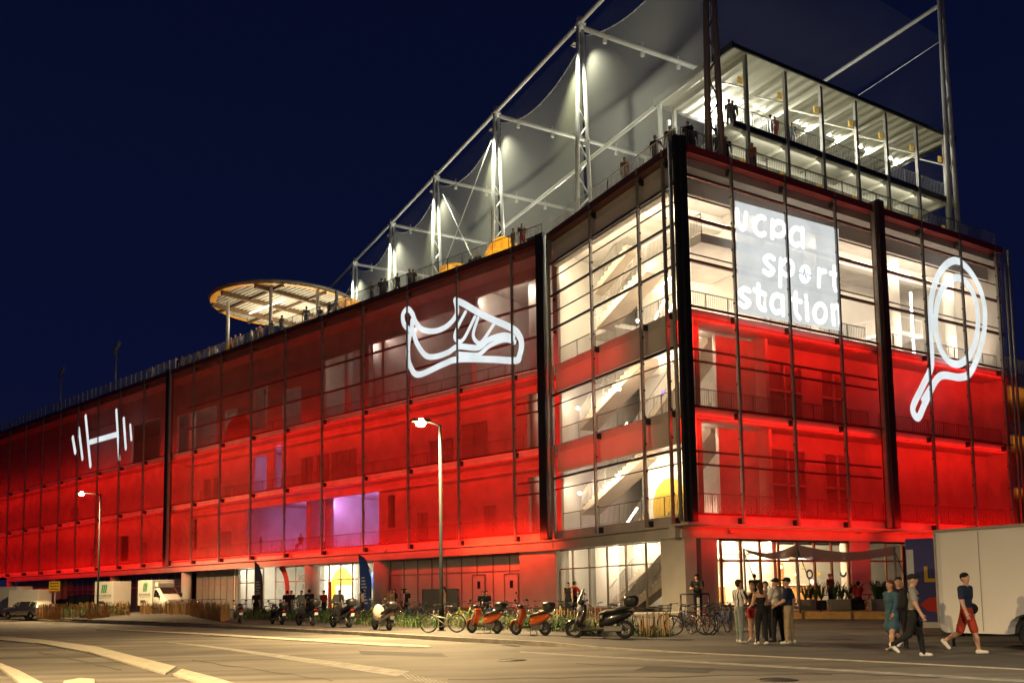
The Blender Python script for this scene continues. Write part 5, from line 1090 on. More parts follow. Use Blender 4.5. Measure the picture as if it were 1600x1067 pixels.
# ================================================================ CARS, VANS
M_CARG = mat('car glass', (.02, .02, .022), .08, .1, var=0); M_HUB = mat('alloy hub', (.45, .44, .42), .3, .8, var=.05)
def wheels(par, xs, w, r):
    for x in xs:
        for y in (-1, 1):
            mb = MB(); mb.torus((x, y*w, r), (0, 1, 0), r-.08, .09, 24, 8); t = mb.build('wheel', M_RUB, par, local=True)
            mb = MB(); mb.cyl((x, y*(w-.06), r), (x, y*(w+.07), r), r-.1, 16); mb.build('hub', M_HUB, t, local=True)
def car(paint, label, L=4.2, H=1.46, van=False):
    c = thing('parked_car', (0, 0, 0), 0, label, 'car', 'cars parked at the left'); W_ = .86
    st = [(-L/2, .45, .80, .82, .72), (-L/2+.1, .28, .92, .95, .84), (-L/2+.35, .24, .96, H*.93, .86), (-L/2+.9, .24, .97, H, .87), (0.1, .24, .96, H, .88), (L/2-1.55, .24, .95, H*.93, .87), (L/2-.95, .24, .93, .97, .86), (L/2-.25, .26, .82, .86, .82), (L/2, .40, .62, .66, .70)]
    rings = []
    for x, zb, be, rf, w in st:
        wt = w*(.74 if rf > be+.2 else .9); rings.append([(x, -w*.92, zb), (x, -w, zb+.18), (x, -w, be), (x, -wt, rf-.05), (x, -wt*.8, rf), (x, wt*.8, rf), (x, wt, rf-.05), (x, w, be), (x, w, zb+.18), (x, w*.92, zb)])
    mb = MB(); mb.loft(rings); b = mb.build('body', paint, c, local=True)
    mb = MB()
    for i in range(2, 6):
        for sgn, (ja, jb) in ((-1, (2, 3)), (1, (7, 6))):
            q = [V3(rings[i][ja]), V3(rings[i+1][ja]), V3(rings[i+1][jb]), V3(rings[i][jb])]; cen = sum(q, V3())/4; mb.sheet([cen+(p-cen)*.86+V3((0, sgn*.014, 0)) for p in q])
    for i in (1, 5):
        q = [V3(rings[i][3]), V3(rings[i][6]), V3(rings[i+1][6]), V3(rings[i+1][3])] if i == 5 else [V3(rings[1][2]), V3(rings[1][7]), V3(rings[2][6]), V3(rings[2][3])]
        cen = sum(q, V3())/4; nrm = (q[1]-q[0]).cross(q[2]-q[1]).normalized(); nrm = nrm if nrm.z > 0 else -nrm; mb.sheet([cen+(p-cen)*.88+nrm*.016 for p in q])
    mb.build('window', M_CARG, c, local=True); wheels(c, (-L/2+.8, L/2-.85), .80, .31)
    for y in (-1, 1):
        mb = MB(); mb.obox((-L/2+.06, y*.68, .82), V3((.05, 0, 0)), V3((0, .13, 0)), V3((0, 0, .10))); mb.build('tail_light', M_RLAMP, c, local=True)
        mb = MB(); mb.obox((L/2-.10, y*.60, .66), V3((.06, 0, 0)), V3((0, .14, 0)), V3((0, 0, .06))); mb.build('headlight', M_CLAMP, c, local=True)
        mb = MB(); mb.ball((L/2-1.35, y*.95, .98), (.07, .09, .07), 8); mb.build('mirror', paint, c, local=True)
    mb = MB(); mb.box(-L/2-.03, -L/2+.01, -.26, .26, .52, .63); mb.build('number_plate', M_PLATE, c, local=True)
    return c
put(car(mat('silver paint', (.34, .32, .29), .3, .6, var=.03, coat=.6), 'silver hatchback parked beside the paling fence'), 44, 966, 158)
put(car(mat('white paint', (.7, .68, .64), .3, 0, var=.03, coat=.6), 'white car cut off by the left edge behind the silver hatchback', 4.3, 1.5), 4, 963, 166)
put(car(mat('black paint', (.012, .012, .014), .2, .2, var=.03, coat=.8), 'black people carrier parked behind the planting and the farther street lamp', 4.8, 1.85), 125, 957, 178)
put(car(mat('black paint', (.012, .012, .014), .2, .2, var=.03, coat=.8), 'black car standing just right of the yellow sign', 4.3, 1.5), 98, 957, 195)
def textmesh(txt, size, M, par, mtx, name='lettering'):
    cu = D.curves.new(name, 'FONT'); cu.body = txt; cu.size = size; cu.extrude = .004; cu.align_x = 'CENTER'
    o = D.objects.new('tmp', cu); COL.objects.link(o); dg = bpy.context.evaluated_depsgraph_get(); me = D.meshes.new_from_object(o.evaluated_get(dg)); D.objects.remove(o); me.transform(mtx); me.materials.clear(); me.materials.append(M)
    q = D.objects.new(name, me); COL.objects.link(q); q.parent = par; WM[q] = WM[par]; return q
SIDE = lambda x, y, z: Matrix(((1, 0, 0, x), (0, 0, -1, y), (0, 1, 0, z), (0, 0, 0, 1)))   # reads from the -y side
M_VANW = mat('white van paint', (.68, .66, .62), .4, 0, var=.05, scale=.8, coat=.2); M_GRN = mat('green logo paint', (.02, .26, .07), .5, var=0); M_TXT = mat('dark lettering', (.06, .06, .05), .5, var=0)
def boxvan(label, cab=True, L=3.6, H=2.75, logo=True, paint=None):
    v = thing('box_van', (0, 0, 0), 0, label, 'van', 'box vans parked by the building'); p = paint or M_VANW
    mb = MB(); mb.box(-L/2, L/2, -1.0, 1.0, .62, H); mb.build('cargo_box', p, v, local=True, bevel=.04)
    mb = MB(); mb.box(-L/2, L/2+(1.8 if cab else 0), -.8, .8, .42, .6); mb.build('chassis', M_BLKP, v, local=True); wheels(v, (-L/2+.8, (L/2+1.15) if cab else L/2-.7), .85, .35)
    if cab:
        mb = MB(); rings = []
        for x, zb, zt, w in ((L/2+.02, .45, 2.12, .92), (L/2+.55, .42, 2.14, .93), (L/2+1.15, .42, 1.62, .93), (L/2+1.75, .42, 1.22, .90), (L/2+2.0, .45, .98, .80)): rings.append([(x, -w, zb), (x, -w, zt*.62), (x, -w*.86, zt-.06), (x, -w*.7, zt), (x, w*.7, zt), (x, w*.86, zt-.06), (x, w, zt*.62), (x, w, zb)])
        mb.loft(rings); mb.build('cab', p, v, local=True)
        mb = MB(); q = [V3(rings[1][3]), V3(rings[1][4]), V3(rings[2][4]), V3(rings[2][3])]; mb.sheet([a+V3((.03, 0, .03)) for a in q])
        for s in (-1, 1): mb.sheet([(L/2+.15, s*.925, 1.35), (L/2+1.05, s*.925, 1.3), (L/2+.9, s*.87, 1.62), (L/2+.5, s*.86, 1.98), (L/2+.15, s*.86, 1.98)])
        mb.build('window', M_CARG, v, local=True)
        mb = MB(); mb.box(L/2-.05, L/2+.5, -.75, .75, 2.2, 2.62); mb.build('cooling_unit', p, v, local=True, bevel=.06)
        mb = MB(); mb.box(L/2+1.96, L/2+2.05, -.85, .85, .42, .68); mb.build('bumper', M_BLKP, v, local=True)
        for s in (-1, 1): mb = MB(); mb.box(L/2+1.8, L/2+1.97, s*.66-.14, s*.66+.14, .82, .98); mb.build('headlight', M_CLAMP, v, local=True); mb = MB(); mb.box(L/2+1.0, L/2+1.12, s*1.08-.1, s*1.08+.1, 1.35, 1.7); mb.build('mirror', M_BLKP, v, local=True)
    if logo:
        mb = MB()
        for i in range(3): x = .45-i*.24; mb.prism([(x-.3, 0), (x-.13, 0), (x+.02, .75), (x-.15, .75)], (0, -1.018, 1.85), X, ZUP, V3((0, .006, 0)))
        mb.build('green_logo', M_GRN, v, local=True); textmesh('PETIT FORESTIER', .26, M_TXT, v, SIDE(0, -1.012, 1.5)); 
        mb = MB(); mb.box(-.9, .9, -1.014, -1.006, 1.38, 1.41); mb.box(-.75, .05, -1.014, -1.006, .85, 1.1); mb.build('small_print', M_TXT, v, local=True)
    return v
def putw(o, x, y, deg, d): 
    P = ond(x, y, d); P.z = gz(P.x, P.y)+pav(P.x); o.location = P; o.rotation_euler = (0, 0, math.radians(deg))
putw(boxvan('white refrigerated van with a green striped logo and its cab to the right', True, 2.5, 2.85), 243, 945, -38, 80)
putw(boxvan('white box truck body with a green striped logo left of the refrigerated van', False, 2.4, 2.9), 176, 945, -24, 84)
putw(boxvan('pale box truck glowing red at the left edge of the view', False, 4.6, 2.9, False), 6, 940, 170, 88)
putw(boxvan('smaller pale box body glowing red right of the other red-lit truck', False, 3.0, 2.5, False), 47, 940, 176, 86)

# yellow notice, barriers, banners
p = gnd(85, 960); sg = thing('yellow_notice', p, 0, 'yellow notice board with three dark lines on a pale post', 'sign'); zt = ond(85, 908, p.y).z; zb = ond(85, 923, p.y).z
mb = MB(); mb.cyl(p, V3((p.x, p.y, zb+.3)), .09, 10); mb.build('post', M_ALU, sg)
w = abs(ond(94, 915, p.y).x-ond(77, 915, p.y).x)/2
mb = MB(); mb.box(p.x-w, p.x+w, p.y-.14, p.y-.10, zb, zt); mb.build('board', mat('sign yellow', (.75, .46, .02), .5, var=.05), sg)
mb = MB(); rr = random.Random(2)
for i in range(3):
    x = p.x-w*.82
    while x < p.x+w*.75: l = rr.uniform(.05, .12); z = zb+(zt-zb)*(.8-.3*i); mb.box(x, x+l*.7, p.y-.15, p.y-.143, z-.06, z+.06); x += l
mb.build('small_print', M_TXT, sg)
def barrier(x0, y0, x1, y1, label, h=1.1, M=None):
    a, b = gnd(x0, y0), gnd(x1, y1); f = thing('crowd_barrier', (a+b)/2, 0, label, 'barrier', 'crowd barriers near the entrance'); mb = MB(); M = M or M_CHR
    for q in (a, b): mb.tube([q, q+ZUP*h], .022, 6); mb.beam(q-V3((0, .3, 0)), q+V3((0, .3, 0)), .04, .03)
    for z in (.18, h): mb.tube([a+ZUP*z, b+ZUP*z], .022, 6)
    mb.build('frame', M, f); mb = MB(); n = max(3, int((b-a).length/.12))
    for i in range(1, n): q = a.lerp(b, i/n); mb.beam(q+ZUP*.18, q+ZUP*h, .016, .016, up=X)
    mb.build('bars', M, f); return f
for i, (a, b) in enumerate(((262, 285), (286, 308), (309, 330), (331, 352))): barrier(a, 957, b, 957, ('first', 'second', 'third', 'last')[i]+' metal crowd barrier counted from the white refrigerated van towards the scooters')
for i, (a, b) in enumerate(((376, 400), (402, 440), (442, 480), (482, 520), (522, 560), (562, 598))): barrier(a, 958, b, 958.5, ['dark barrier beside the girl at the first banner', 'barrier below the red-lit column', 'barrier in front of the red arc', 'barrier in front of the glass entrance', 'barrier in front of the reception opening', 'barrier in front of the blue banner'][i], M=M_RAIL)
def flag(x, yb, yt, wpx, d, col, label, M):
    base = ond(x, yb, d); base.z = gz(base.x, base.y)+pav(base.x); h = ond(x, yt, d).z-base.z; w = wpx*d/FPX
    f = thing('feather_flag', base, 0, label, 'banner', 'feather flags at the entrance')
    pole = [base+V3((-w*.15, 0, 0)), base+V3((-w*.15, 0, h*.55)), base+V3((-w*.1, 0, h*.8)), base+V3((0, 0, h*.95)), base+V3((-w*.35, 0, h*1.0))]
    edge = [(-.15, .12), (-.16, .5), (-.2, .75), (-.3, 1.0), (.25, .93), (.62, .80), (.80, .62), (.85, .4), (.82, .14)]
    mb = MB(); mb.prism([(a*w, b*h) for a, b in edge], base+V3((0, .01, 0)), X, ZUP, V3((0, .02, 0))); cl = mb.build('cloth', M, f)
    mb = MB(); mb.tube([base+V3((.85*w, 0, 0)), base+V3((.88*w, 0, h*.5)), base+V3((.78*w, 0, h*.75)), base+V3((.3*w, 0, h*.93)), base+V3((-.3*w, 0, h*1.0))], .035, 6); mb.box(base.x+.3*w, base.x+1.3*w, base.y-.25, base.y+.25, base.z, base.z+.06); mb.build('pole', M_BLKP, f)
    mb = MB(); rr = random.Random(int(x))
    for i in range(9): z = h*(.22+.05*i); l = w*rr.uniform(.25, .6); mb.box(base.x-.02*w, base.x-.02*w+l, base.y-.004, base.y+.004, base.z+z, base.z+z+h*.022)
    mb.build('small_print', M_PLATE, cl)
flag(400, 952, 877, 11, 60, None, 'grey blue feather flag beside the left lit doorway', mat('grey blue flag', (.13, .15, .22), .7, var=.1))
flag(565, 955, 866, 17, 57, None, 'bright blue feather flag at the right end of the glass entrance', mat('blue flag', (.03, .10, .42), .7, var=.1))
mb = MB(); p = gnd(675, 968); P2 = ond(690, 960, p.y); mb.box(p.x-1.0, p.x+1.1, p.y+3, p.y+4, p.z, p.z+1.7); tag(mb.build('equipment_cabinet', M_DARK, bevel=.03), 'dark equipment cabinet behind the nearer lamp pole', 'cabinet')
for x, y, w, lb in ((1012, 981, 1.3, 'long pale concrete block at the corner right of the biggest scooter'),):
    p = gnd(x, y); mb = MB(); mb.box(p.x-w, p.x+w, p.y, p.y+1.0, p.z, p.z+.62); tag(mb.build('concrete_block', M_CON, bevel=.03), lb, 'block')

# ================================================================ TERRACE in front of the restaurant
a, b = onz(1120, 966, 0), onz(1440, 967.5, 0); c_, d_ = fp('right', 24, 1.0, 0), fp('right', TR_(1120), 1.0, 0)
TER = thing('timber_terrace', (a+b)/2, 0, 'low timber terrace deck with an orange timber edge in front of the restaurant', 'deck'); TZ = .36
mb = MB(); mb.prism([(a.x, a.y), (b.x, b.y), (c_.x, c_.y), (d_.x, d_.y)], (0, 0, .02), X, Y, ZUP*(TZ-.02)); mb.build('deck', mat('terrace planks', (.42, .25, .09), .6, var=.25, scale=3), TER)
mb = MB(); dirn = (b-a).normalized()
for i in range(3): mb.beam(a+V3((0, -.03, .06+.11*i)), b+V3((0, -.03, .06+.11*i)), .03, .10)
mb.build('edge_board', mat('terrace edge board', (.55, .30, .09), .55, var=.2, scale=4), TER)
def ter(x, y): r = onz(x, y, TZ); return r
M_SAIL = mat_veil('shade cloth', (.62, .48, .44), .97, .45); 
def sail(name, cs, label, dip):
    f = thing(name, (cs[0]+cs[2])/2, 0, label, 'shade sail', 'shade sails over the terrace'); mb = MB(); N = 12; vs = []
    for i in range(N+1):
        for j in range(N+1):
            u_, v_ = i/N, j/N; q = cs[0].lerp(cs[1], u_).lerp(cs[3].lerp(cs[2], u_), v_)
            ed = math.sin(math.pi*u_)*(1-abs(2*v_-1))+.6*(math.sin(math.pi*u_)*abs(2*v_-1)); q = q-ZUP*(dip*(math.sin(math.pi*u_)*.8+math.sin(math.pi*v_)*.4)); vs.append(q)
    mb.add(vs, [(i*(N+1)+j, (i+1)*(N+1)+j, (i+1)*(N+1)+j+1, i*(N+1)+j+1) for i in range(N) for j in range(N)], 0, True); mb.build('cloth', M_SAIL, f); return f
A_ = ond(1245, 850, 41); B_ = ond(1397, 853, 41)
sail('shade_sail', [A_, B_, ond(1400, 866, 46.5), ond(1222, 868, 46.5)], 'right and larger brown shade sail over the terrace tables', .38)
sail('shade_sail', [ond(1162, 857, 42), A_, ond(1250, 866, 46), ond(1180, 862, 46)], 'left and smaller brown shade sail by the restaurant door', .35)
def stick(top_, x, y, label):
    b_ = V3((top_.x+.02, top_.y, TZ)); o = thing('sail_pole', b_, 0, label, 'pole', 'poles of the shade sails'); mb = MB(); mb.tube([b_, top_], .05, 8); mb.build('pole', M_ALU, o)
    mb = MB(); mb.tube([top_-ZUP*.15, b_+V3((1.1, .5, 0))], .02, 5); mb.build('guy_rope', M_DARK, o)
stick(A_, 1247, 952, 'pale pole carrying the peak between the two shade sails'); stick(B_, 1397, 952, 'pale pole at the right corner of the larger shade sail'); stick(ond(1162, 857, 42), 1162, 950, 'thin pole at the left corner of the smaller shade sail')
def spiky(c, n, h, rr, mb, mi):
    for _ in range(n):
        a = rr.uniform(0, 6.28); l = h*rr.uniform(.4, .8); hh = h*rr.uniform(.5, 1.1); w = V3((-math.sin(a), math.cos(a), 0))*.03; m_ = c+V3((math.cos(a)*l*.4, math.sin(a)*l*.4, hh*.7)); t = c+V3((math.cos(a)*l, math.sin(a)*l, hh)); mb.add([c-w, c+w, m_+w, m_-w, t], [(0, 1, 2, 3), (3, 2, 4)], mi)
for i, (x, y, w, lb) in enumerate(((1272, 953, .65, 'grey planter with a spiky plant left of the wide planter'), (1325, 953, .85, 'wide grey planter with spiky plants in the middle of the terrace edge'), (1382, 953.5, .6, 'grey planter with a bushy plant at the right end of the terrace edge'), (1215, 952, .5, 'dark planter with a shrub behind the standing group'))):
    p = ter(x, y); pl = thing('planter', p, 0, lb, 'planter', 'planters along the terrace edge'); mb = MB(); mb.box(p.x-w, p.x+w*.2, p.y, p.y+.5, TZ, TZ+.55); mb.box(p.x+w*.25, p.x+w, p.y+.02, p.y+.5, TZ, TZ+.5, 1); mb.build('box', [mat('grey planter', (.25, .24, .22), .6, var=.1), M_DARK], pl, bevel=.02)
    mb = MB(); rr = random.Random(i+5)
    for q in range(4): spiky(V3((p.x-w+.3+q*w*.42, p.y+.25, TZ+.5)), 26, .95, rr, mb, q % 2)
    mb.build('plant', M_LEAF[:2], pl)
def picnic(x, y, rz, lb):
    p = ter(x, y); t = thing('picnic_table', p, math.radians(rz), lb, 'table', 'timber tables on the terrace'); mt = M_WOOD
    mb = MB(); mb.box(-.95, .95, -.38, .38, .70, .75); mb.build('tabletop', mt, t, local=True)
    for s in (-1, 1): mb = MB(); mb.box(-.95, .95, s*.72-.14, s*.72+.14, .42, .46); mb.build('bench_seat', mt, t, local=True)
    for sx in (-.65, .65):
        mb = MB(); mb.beam((sx, -.75, 0), (sx, -.2, .70), .06, .09); mb.beam((sx, .75, 0), (sx, .2, .70), .06, .09); mb.beam((sx, -.75, .40), (sx, .75, .40), .05, .08); mb.build('trestle', mt, t, local=True)
for i, (x, y, lb) in enumerate(((1290, 951, 'timber picnic table behind the left planter'), (1345, 950, 'timber picnic table with seated people under the right sail'), (1392, 950, 'timber picnic table nearest the blue truck'))): picnic(x, y, 12*i, lb)

# belt barrier beside the guard
a = gnd(1064, 975); g0 = ond(1064, 950, 36); mb = None
bb = thing('belt_barrier', (g0.x, g0.y, gz(g0.x, g0.y)), 0, 'dark rail barrier with a pale belt where the guard stands', 'barrier')
q1, q2 = V3((g0.x, g0.y, 0)), V3((ond(1108, 950, 36).x, 36.0, 0)); mb = MB()
for q in (q1, q2): mb.tube([q, q+ZUP*1.35], .035, 8)
mb.tube([q1+ZUP*1.35, q2+ZUP*1.35], .035, 8); mb.tube([q1+ZUP*.15, q2+ZUP*.15], .03, 8); mb.build('frame', M_DARK, bb); mb = MB(); mb.box((q1.x*.42+q2.x*.58), (q1.x*.38+q2.x*.62)+.05, 35.96, 36.04, 0, 1.2); mb.build('post', M_PLATE, bb)

# ================================================================ white trailer and blue truck on the right
P0 = V3((9.50, 22.5, 0)); dv = V3((.553, -.833, 0)); nv = V3((.833, .553, 0)); TR = thing('white_trailer', P0+dv*2.2+nv*1, 0, 'big plain white box trailer cut off by the right edge', 'trailer')
M_TRL = mat('trailer panel', (.72, .70, .67), .45, 0, var=.04, scale=.6)
zt0, zb0 = 2.86, .36; prof = []
for a_ in np.linspace(math.pi, 1.5*math.pi, 7): prof.append((.22+.22*math.cos(a_), zb0+.22+.22*math.sin(a_)))
prof = [(0, zt0-.03), (.0, zb0+.5)]+prof[1:]+[(4.6, zb0)]+[(4.6, zt0)]+[(.03, zt0)]
wx = 2.25; cut = []
for p_ in prof:
    cut.append(p_)
    if len(cut) == 8: cut += [(wx-.52, zb0)]+[(wx+.52*math.cos(a_), zb0+.02+.46*math.sin(a_)) for a_ in np.linspace(math.pi, 0, 11)]+[(wx+.52, zb0)]
mb = MB(); mb.prism(cut, P0, dv, ZUP, nv*2.1); mb.build('trailer_box', M_TRL, TR)
mb = MB(); mb.beam(P0+ZUP*(zt0+.015)-nv*.01, P0+dv*4.6+ZUP*(zt0+.015)-nv*.01, .07, .06); mb.beam(P0-nv*.012+ZUP*.6, P0-nv*.012+ZUP*zt0, .05, .04); mb.build('edge_trim', M_ALU, TR)
mb = MB(); c_ = P0+dv*wx+nv*.16+ZUP*.33; mb.torus(c_, nv, .24, .095, 24, 8); w_ = mb.build('wheel', M_RUB, TR); mb = MB(); mb.cyl(c_-nv*.06, c_+nv*.05, .17, 18); mb.build('hub', M_HUB, w_)
mb = MB(); mb.cyl(P0+dv*wx+nv*.3+ZUP*.33, P0+dv*wx+nv*1.9+ZUP*.33, .05, 8); mb.prism([(wx-.5, .36), (wx+.5, .36), (wx+.45, .8), (wx-.45, .8)], P0+nv*.3, dv, ZUP, nv*1.5); mb.build('wheel_arch', M_BLKP, TR)
mb = MB()
for sx_ in (1.15, 2.3, 3.45): mb.beam(P0+dv*sx_-nv*.004+ZUP*(1.0 if abs(sx_-wx) < .6 else .42), P0+dv*sx_-nv*.004+ZUP*2.8, .014, .012)
mb.build('panel_seam', M_ALU, TR); mb = MB(); q = P0+dv*.55-nv*.012+ZUP*.55; mb.obox(q, dv*.08, nv*.008, ZUP*.022); mb.build('marker_lamp', M_RLAMP, TR)
mb = MB(); mb.beam(P0+dv*.3+nv*.5+ZUP*.3, P0-dv*.5+nv*.9+ZUP*.3, .1, .1); mb.tube([P0+dv*.1+nv*.4+ZUP*.35, P0+dv*.1+nv*.4], .04, 8); mb.build('coupling', M_DARK, TR)
M_NAVY = mat('dark blue truck paint', (.05, .05, .24), .4, 0, var=.06, coat=.3); Q0 = ond(1421, 980, 27.5); Q0 = V3((Q0.x, Q0.y, 0)); fx = V3((.90, -.43, 0)); fn = V3((.43, .90, 0))
BT = thing('blue_truck', Q0+fx*1+fn*1, 0, 'dark blue food truck with a yellow letter and a red mark behind the white trailer', 'truck')
mb = MB(); mb.prism([(0, .42), (2.3, .42), (2.3, 2.95), (0, 2.95)], Q0, fx, ZUP, fn*3.0); mb.build('truck_body', M_NAVY, BT, bevel=.03)
mb = MB(); mb.prism([(.02, .9), (.22, .9), (.22, 2.62), (.02, 2.62)], Q0-fn*.012, fx, ZUP, fn*.008); mb.prism([(.4, .25), (1.2, .25), (1.2, .42), (.4, .42)], Q0-fn*.1, fx, ZUP, fn*.09); mb.build('pale_panel', M_PLATE, BT)
mb = MB(); mb.prism([(.50, 1.62), (.80, 1.62), (.80, 1.73), (.60, 1.73), (.60, 2.1), (.50, 2.1)], Q0-fn*.012, fx, ZUP, fn*.008); mb.build('yellow_letter', mat('yellow vinyl', (.75, .48, .03), .5, var=0), BT)
mb = MB(); mb.prism([(.34, .95), (.6, 1.15), (1.0, 1.2), (1.0, .7), (.55, .75)], Q0-fn*.012, fx, ZUP, fn*.008); mb.build('red_mark', M_REDP, BT)
for s in (.5, 2.4): mb = MB(); c_ = Q0+fx*.1+fn*s+ZUP*.34; mb.torus(c_, fx, .25, .09, 20, 8); mb.build('wheel', M_RUB, BT)
# ================================================================ street wear: tar seams, patches, manhole covers
M_TAR = mat('tar patch', (.05, .047, .045), .85, var=.2, scale=3); mb = MB(); rr = random.Random(11)
for x0, y0, x1, y1, w in ((700, 1060, 1300, 1052, 2.2), (300, 1030, 520, 1062, 1.6), (60, 1018, 190, 1046, 1.5), (900, 1036, 1500, 1058, 1.3)):
    A, C = [], []
    for i in range(15):
        f = i/14; x = x0+(x1-x0)*f; y = y0+(y1-y0)*f+rr.uniform(-1.2, 1.2); A.append(onz(x, y, .003)); C.append(onz(x, y+w*rr.uniform(.4, 1), .003))
    for i in range(14): mb.sheet([A[i], C[i], C[i+1], A[i+1]])
gpoly(mb, [(560, 1016), (690, 1020), (700, 1026), (565, 1022)], .003); gpoly(mb, [(1010, 1040), (1120, 1044), (1105, 1051), (990, 1047)], .003)
tag(mb.build('asphalt_repair', M_TAR), kind='structure')
for x, y, lb in ((800, 1031, 'round iron manhole cover in the far traffic lane'), (1215, 1062, 'round iron manhole cover near the bottom edge right of the middle')):
    p = onz(x, y, .0); mb = MB(); mb.cyl((p.x, p.y, -.02), (p.x, p.y, .006), .34, 28); mb.torus((p.x, p.y, .004), ZUP, .30, .012, 28, 5); tag(mb.build('manhole_cover', mat('dark iron', (0.02, 0.02, 0.02), 0.6)), lb, 'manhole cover')
# ================================================================ PEOPLE: one smooth body surface each (distance field -> surface net)
def sd_cone(P, a, b, ra, rb):
    a = np.array(a); b = np.array(b); ab = b-a; L2_ = max(1e-9, ab@ab); t = np.clip(((P-a)@ab)/L2_, 0, 1)
    return np.linalg.norm(P-a-t[:, None]*ab, axis=1)-(ra+(rb-ra)*t)
def sd_ell(P, c, r):
    q = (P-np.array(c)); r = np.array(r); k0 = np.linalg.norm(q/r, axis=1); k1 = np.linalg.norm(q/(r*r), axis=1); return k0*(k0-1)/np.maximum(k1, 1e-9)
def field(P, prims, k):
    d = None; best = None; mi = None
    for pr in prims:
        s = sd_cone(P, *pr[1:5]) if pr[0] == 'c' else sd_ell(P, pr[1], pr[2]); m_ = pr[-1]
        if d is None: d = s.copy(); best = s.copy(); mi = np.full(len(P), m_)
        else:
            h = np.maximum(k-np.abs(d-s), 0)/k; d = np.minimum(d, s)-h*h*k*.25
            w = s < best; best = np.where(w, s, best); mi = np.where(w, m_, mi)
    return d, mi
def surface(prims, res, k=.03):
    lo = np.full(3, 9e9); hi = -lo
    for pr in prims:
        if pr[0] == 'c':
            for p, r in ((pr[1], pr[3]), (pr[2], pr[4])): lo = np.minimum(lo, np.array(p)-r); hi = np.maximum(hi, np.array(p)+r)
        else: lo = np.minimum(lo, np.array(pr[1])-np.array(pr[2])); hi = np.maximum(hi, np.array(pr[1])+np.array(pr[2]))
    lo -= res*2.2; hi += res*2.2; n = np.ceil((hi-lo)/res).astype(int)+1
    g = np.stack(np.meshgrid(*[np.arange(c) for c in n], indexing='ij'), -1).reshape(-1, 3)
    d, _ = field(lo+g*res, prims, k); d = d.reshape(n)
    s = d < 0; cn = n-1; cs = np.zeros(cn); acc = np.zeros((*cn, 3)); cnt = np.zeros(cn)
    off = [(0, 0, 0), (1, 0, 0), (0, 1, 0), (1, 1, 0), (0, 0, 1), (1, 0, 1), (0, 1, 1), (1, 1, 1)]
    sl = lambda o: tuple(slice(o[i], o[i]+cn[i]) for i in range(3))
    for ax in range(3):
        for o in off:
            if o[ax]: continue
            o2 = list(o); o2[ax] = 1; a, b = d[sl(o)], d[sl(o2)]; x = (a < 0) != (b < 0); t = np.where(x, a/np.where(a == b, 1, a-b), 0)
            for i in range(3): acc[..., i] += np.where(x, (o[i]+(t if i == ax else 0)), 0)
            cnt += x
    act = cnt > 0; idx = np.full(cn, -1); idx[act] = np.arange(act.sum()); gi = np.argwhere(act)
    V = lo+(gi+acc[act]/cnt[act][:, None])*res; F = []
    for ax in range(3):
        b, c = (ax+1) % 3, (ax+2) % 3; sh = [slice(None)]*3; sh2 = [slice(None)]*3; sh[ax] = slice(0, n[ax]-1); sh2[ax] = slice(1, n[ax])
        x = s[tuple(sh)] != s[tuple(sh2)]; flip = s[tuple(sh)]; E_ = np.argwhere(x)
        E_ = E_[(E_[:, b] > 0) & (E_[:, c] > 0) & (E_[:, b] < n[b]-1) & (E_[:, c] < n[c]-1)]
        eb = np.zeros(3, int); eb[b] = 1; ec = np.zeros(3, int); ec[c] = 1
        q = np.stack([idx[tuple(e_.T)] for e_ in (E_-eb-ec, E_-ec, E_, E_-eb)], 1); f = flip[tuple(E_.T)]
        q[~f] = q[~f][:, ::-1]; F.append(q[(q >= 0).all(1)])
    return V, np.concatenate(F)

SKIN = mat('skin', (.48, .27, .18), .5, var=.06); SKIN2 = mat('darker skin', (.22, .11, .065), .5, var=.06); CL = {}
def cloth(c, stripes=False):
    if (c, stripes) not in CL:
        M = mat('cloth %s' % (len(CL)+1), c, .85, var=.16, scale=5, bump=.25, spec=.2)
        if stripes:
            t = M.node_tree; w = t.nodes.new('ShaderNodeTexWave'); w.inputs['Scale'].default_value = 3.2; w.bands_direction = 'X'; tc_ = t.nodes.new('ShaderNodeTexCoord'); r = t.nodes.new('ShaderNodeValToRGB')
            r.color_ramp.elements[0].position = .0; r.color_ramp.elements[0].color = (.02, .025, .03, 1); r.color_ramp.elements[1].position = .30; r.color_ramp.elements[1].color = (*c, 1); r.color_ramp.interpolation = 'CONSTANT'
            t.links.new(tc_.outputs['Object'], w.inputs['Vector']); t.links.new(w.outputs['Fac'], r.inputs[0]); t.links.new(r.outputs[0], t.nodes['Principled BSDF'].inputs['Base Color'])
        CL[(c, stripes)] = M
    return CL[(c, stripes)]
BLK, NVY, WHT, GRY, RED_, BEI, DEN, TAN, ORA, PNK = (.016, .016, .018), (.018, .028, .06), (.62, .60, .56), (.26, .25, .24), (.38, .03, .03), (.36, .27, .16), (.05, .11, .15), (.34, .22, .12), (.5, .16, .05), (.5, .2, .25)
HAIR = {'k': (.012, .009, .008), 'b': (.05, .025, .012), 'r': (.14, .035, .015), 'f': (.25, .16, .07)}
EYE = mat('eye dark', (.01, .008, .008), .2, var=0); LIP = mat('lip', (.30, .09, .08), .5, var=0)
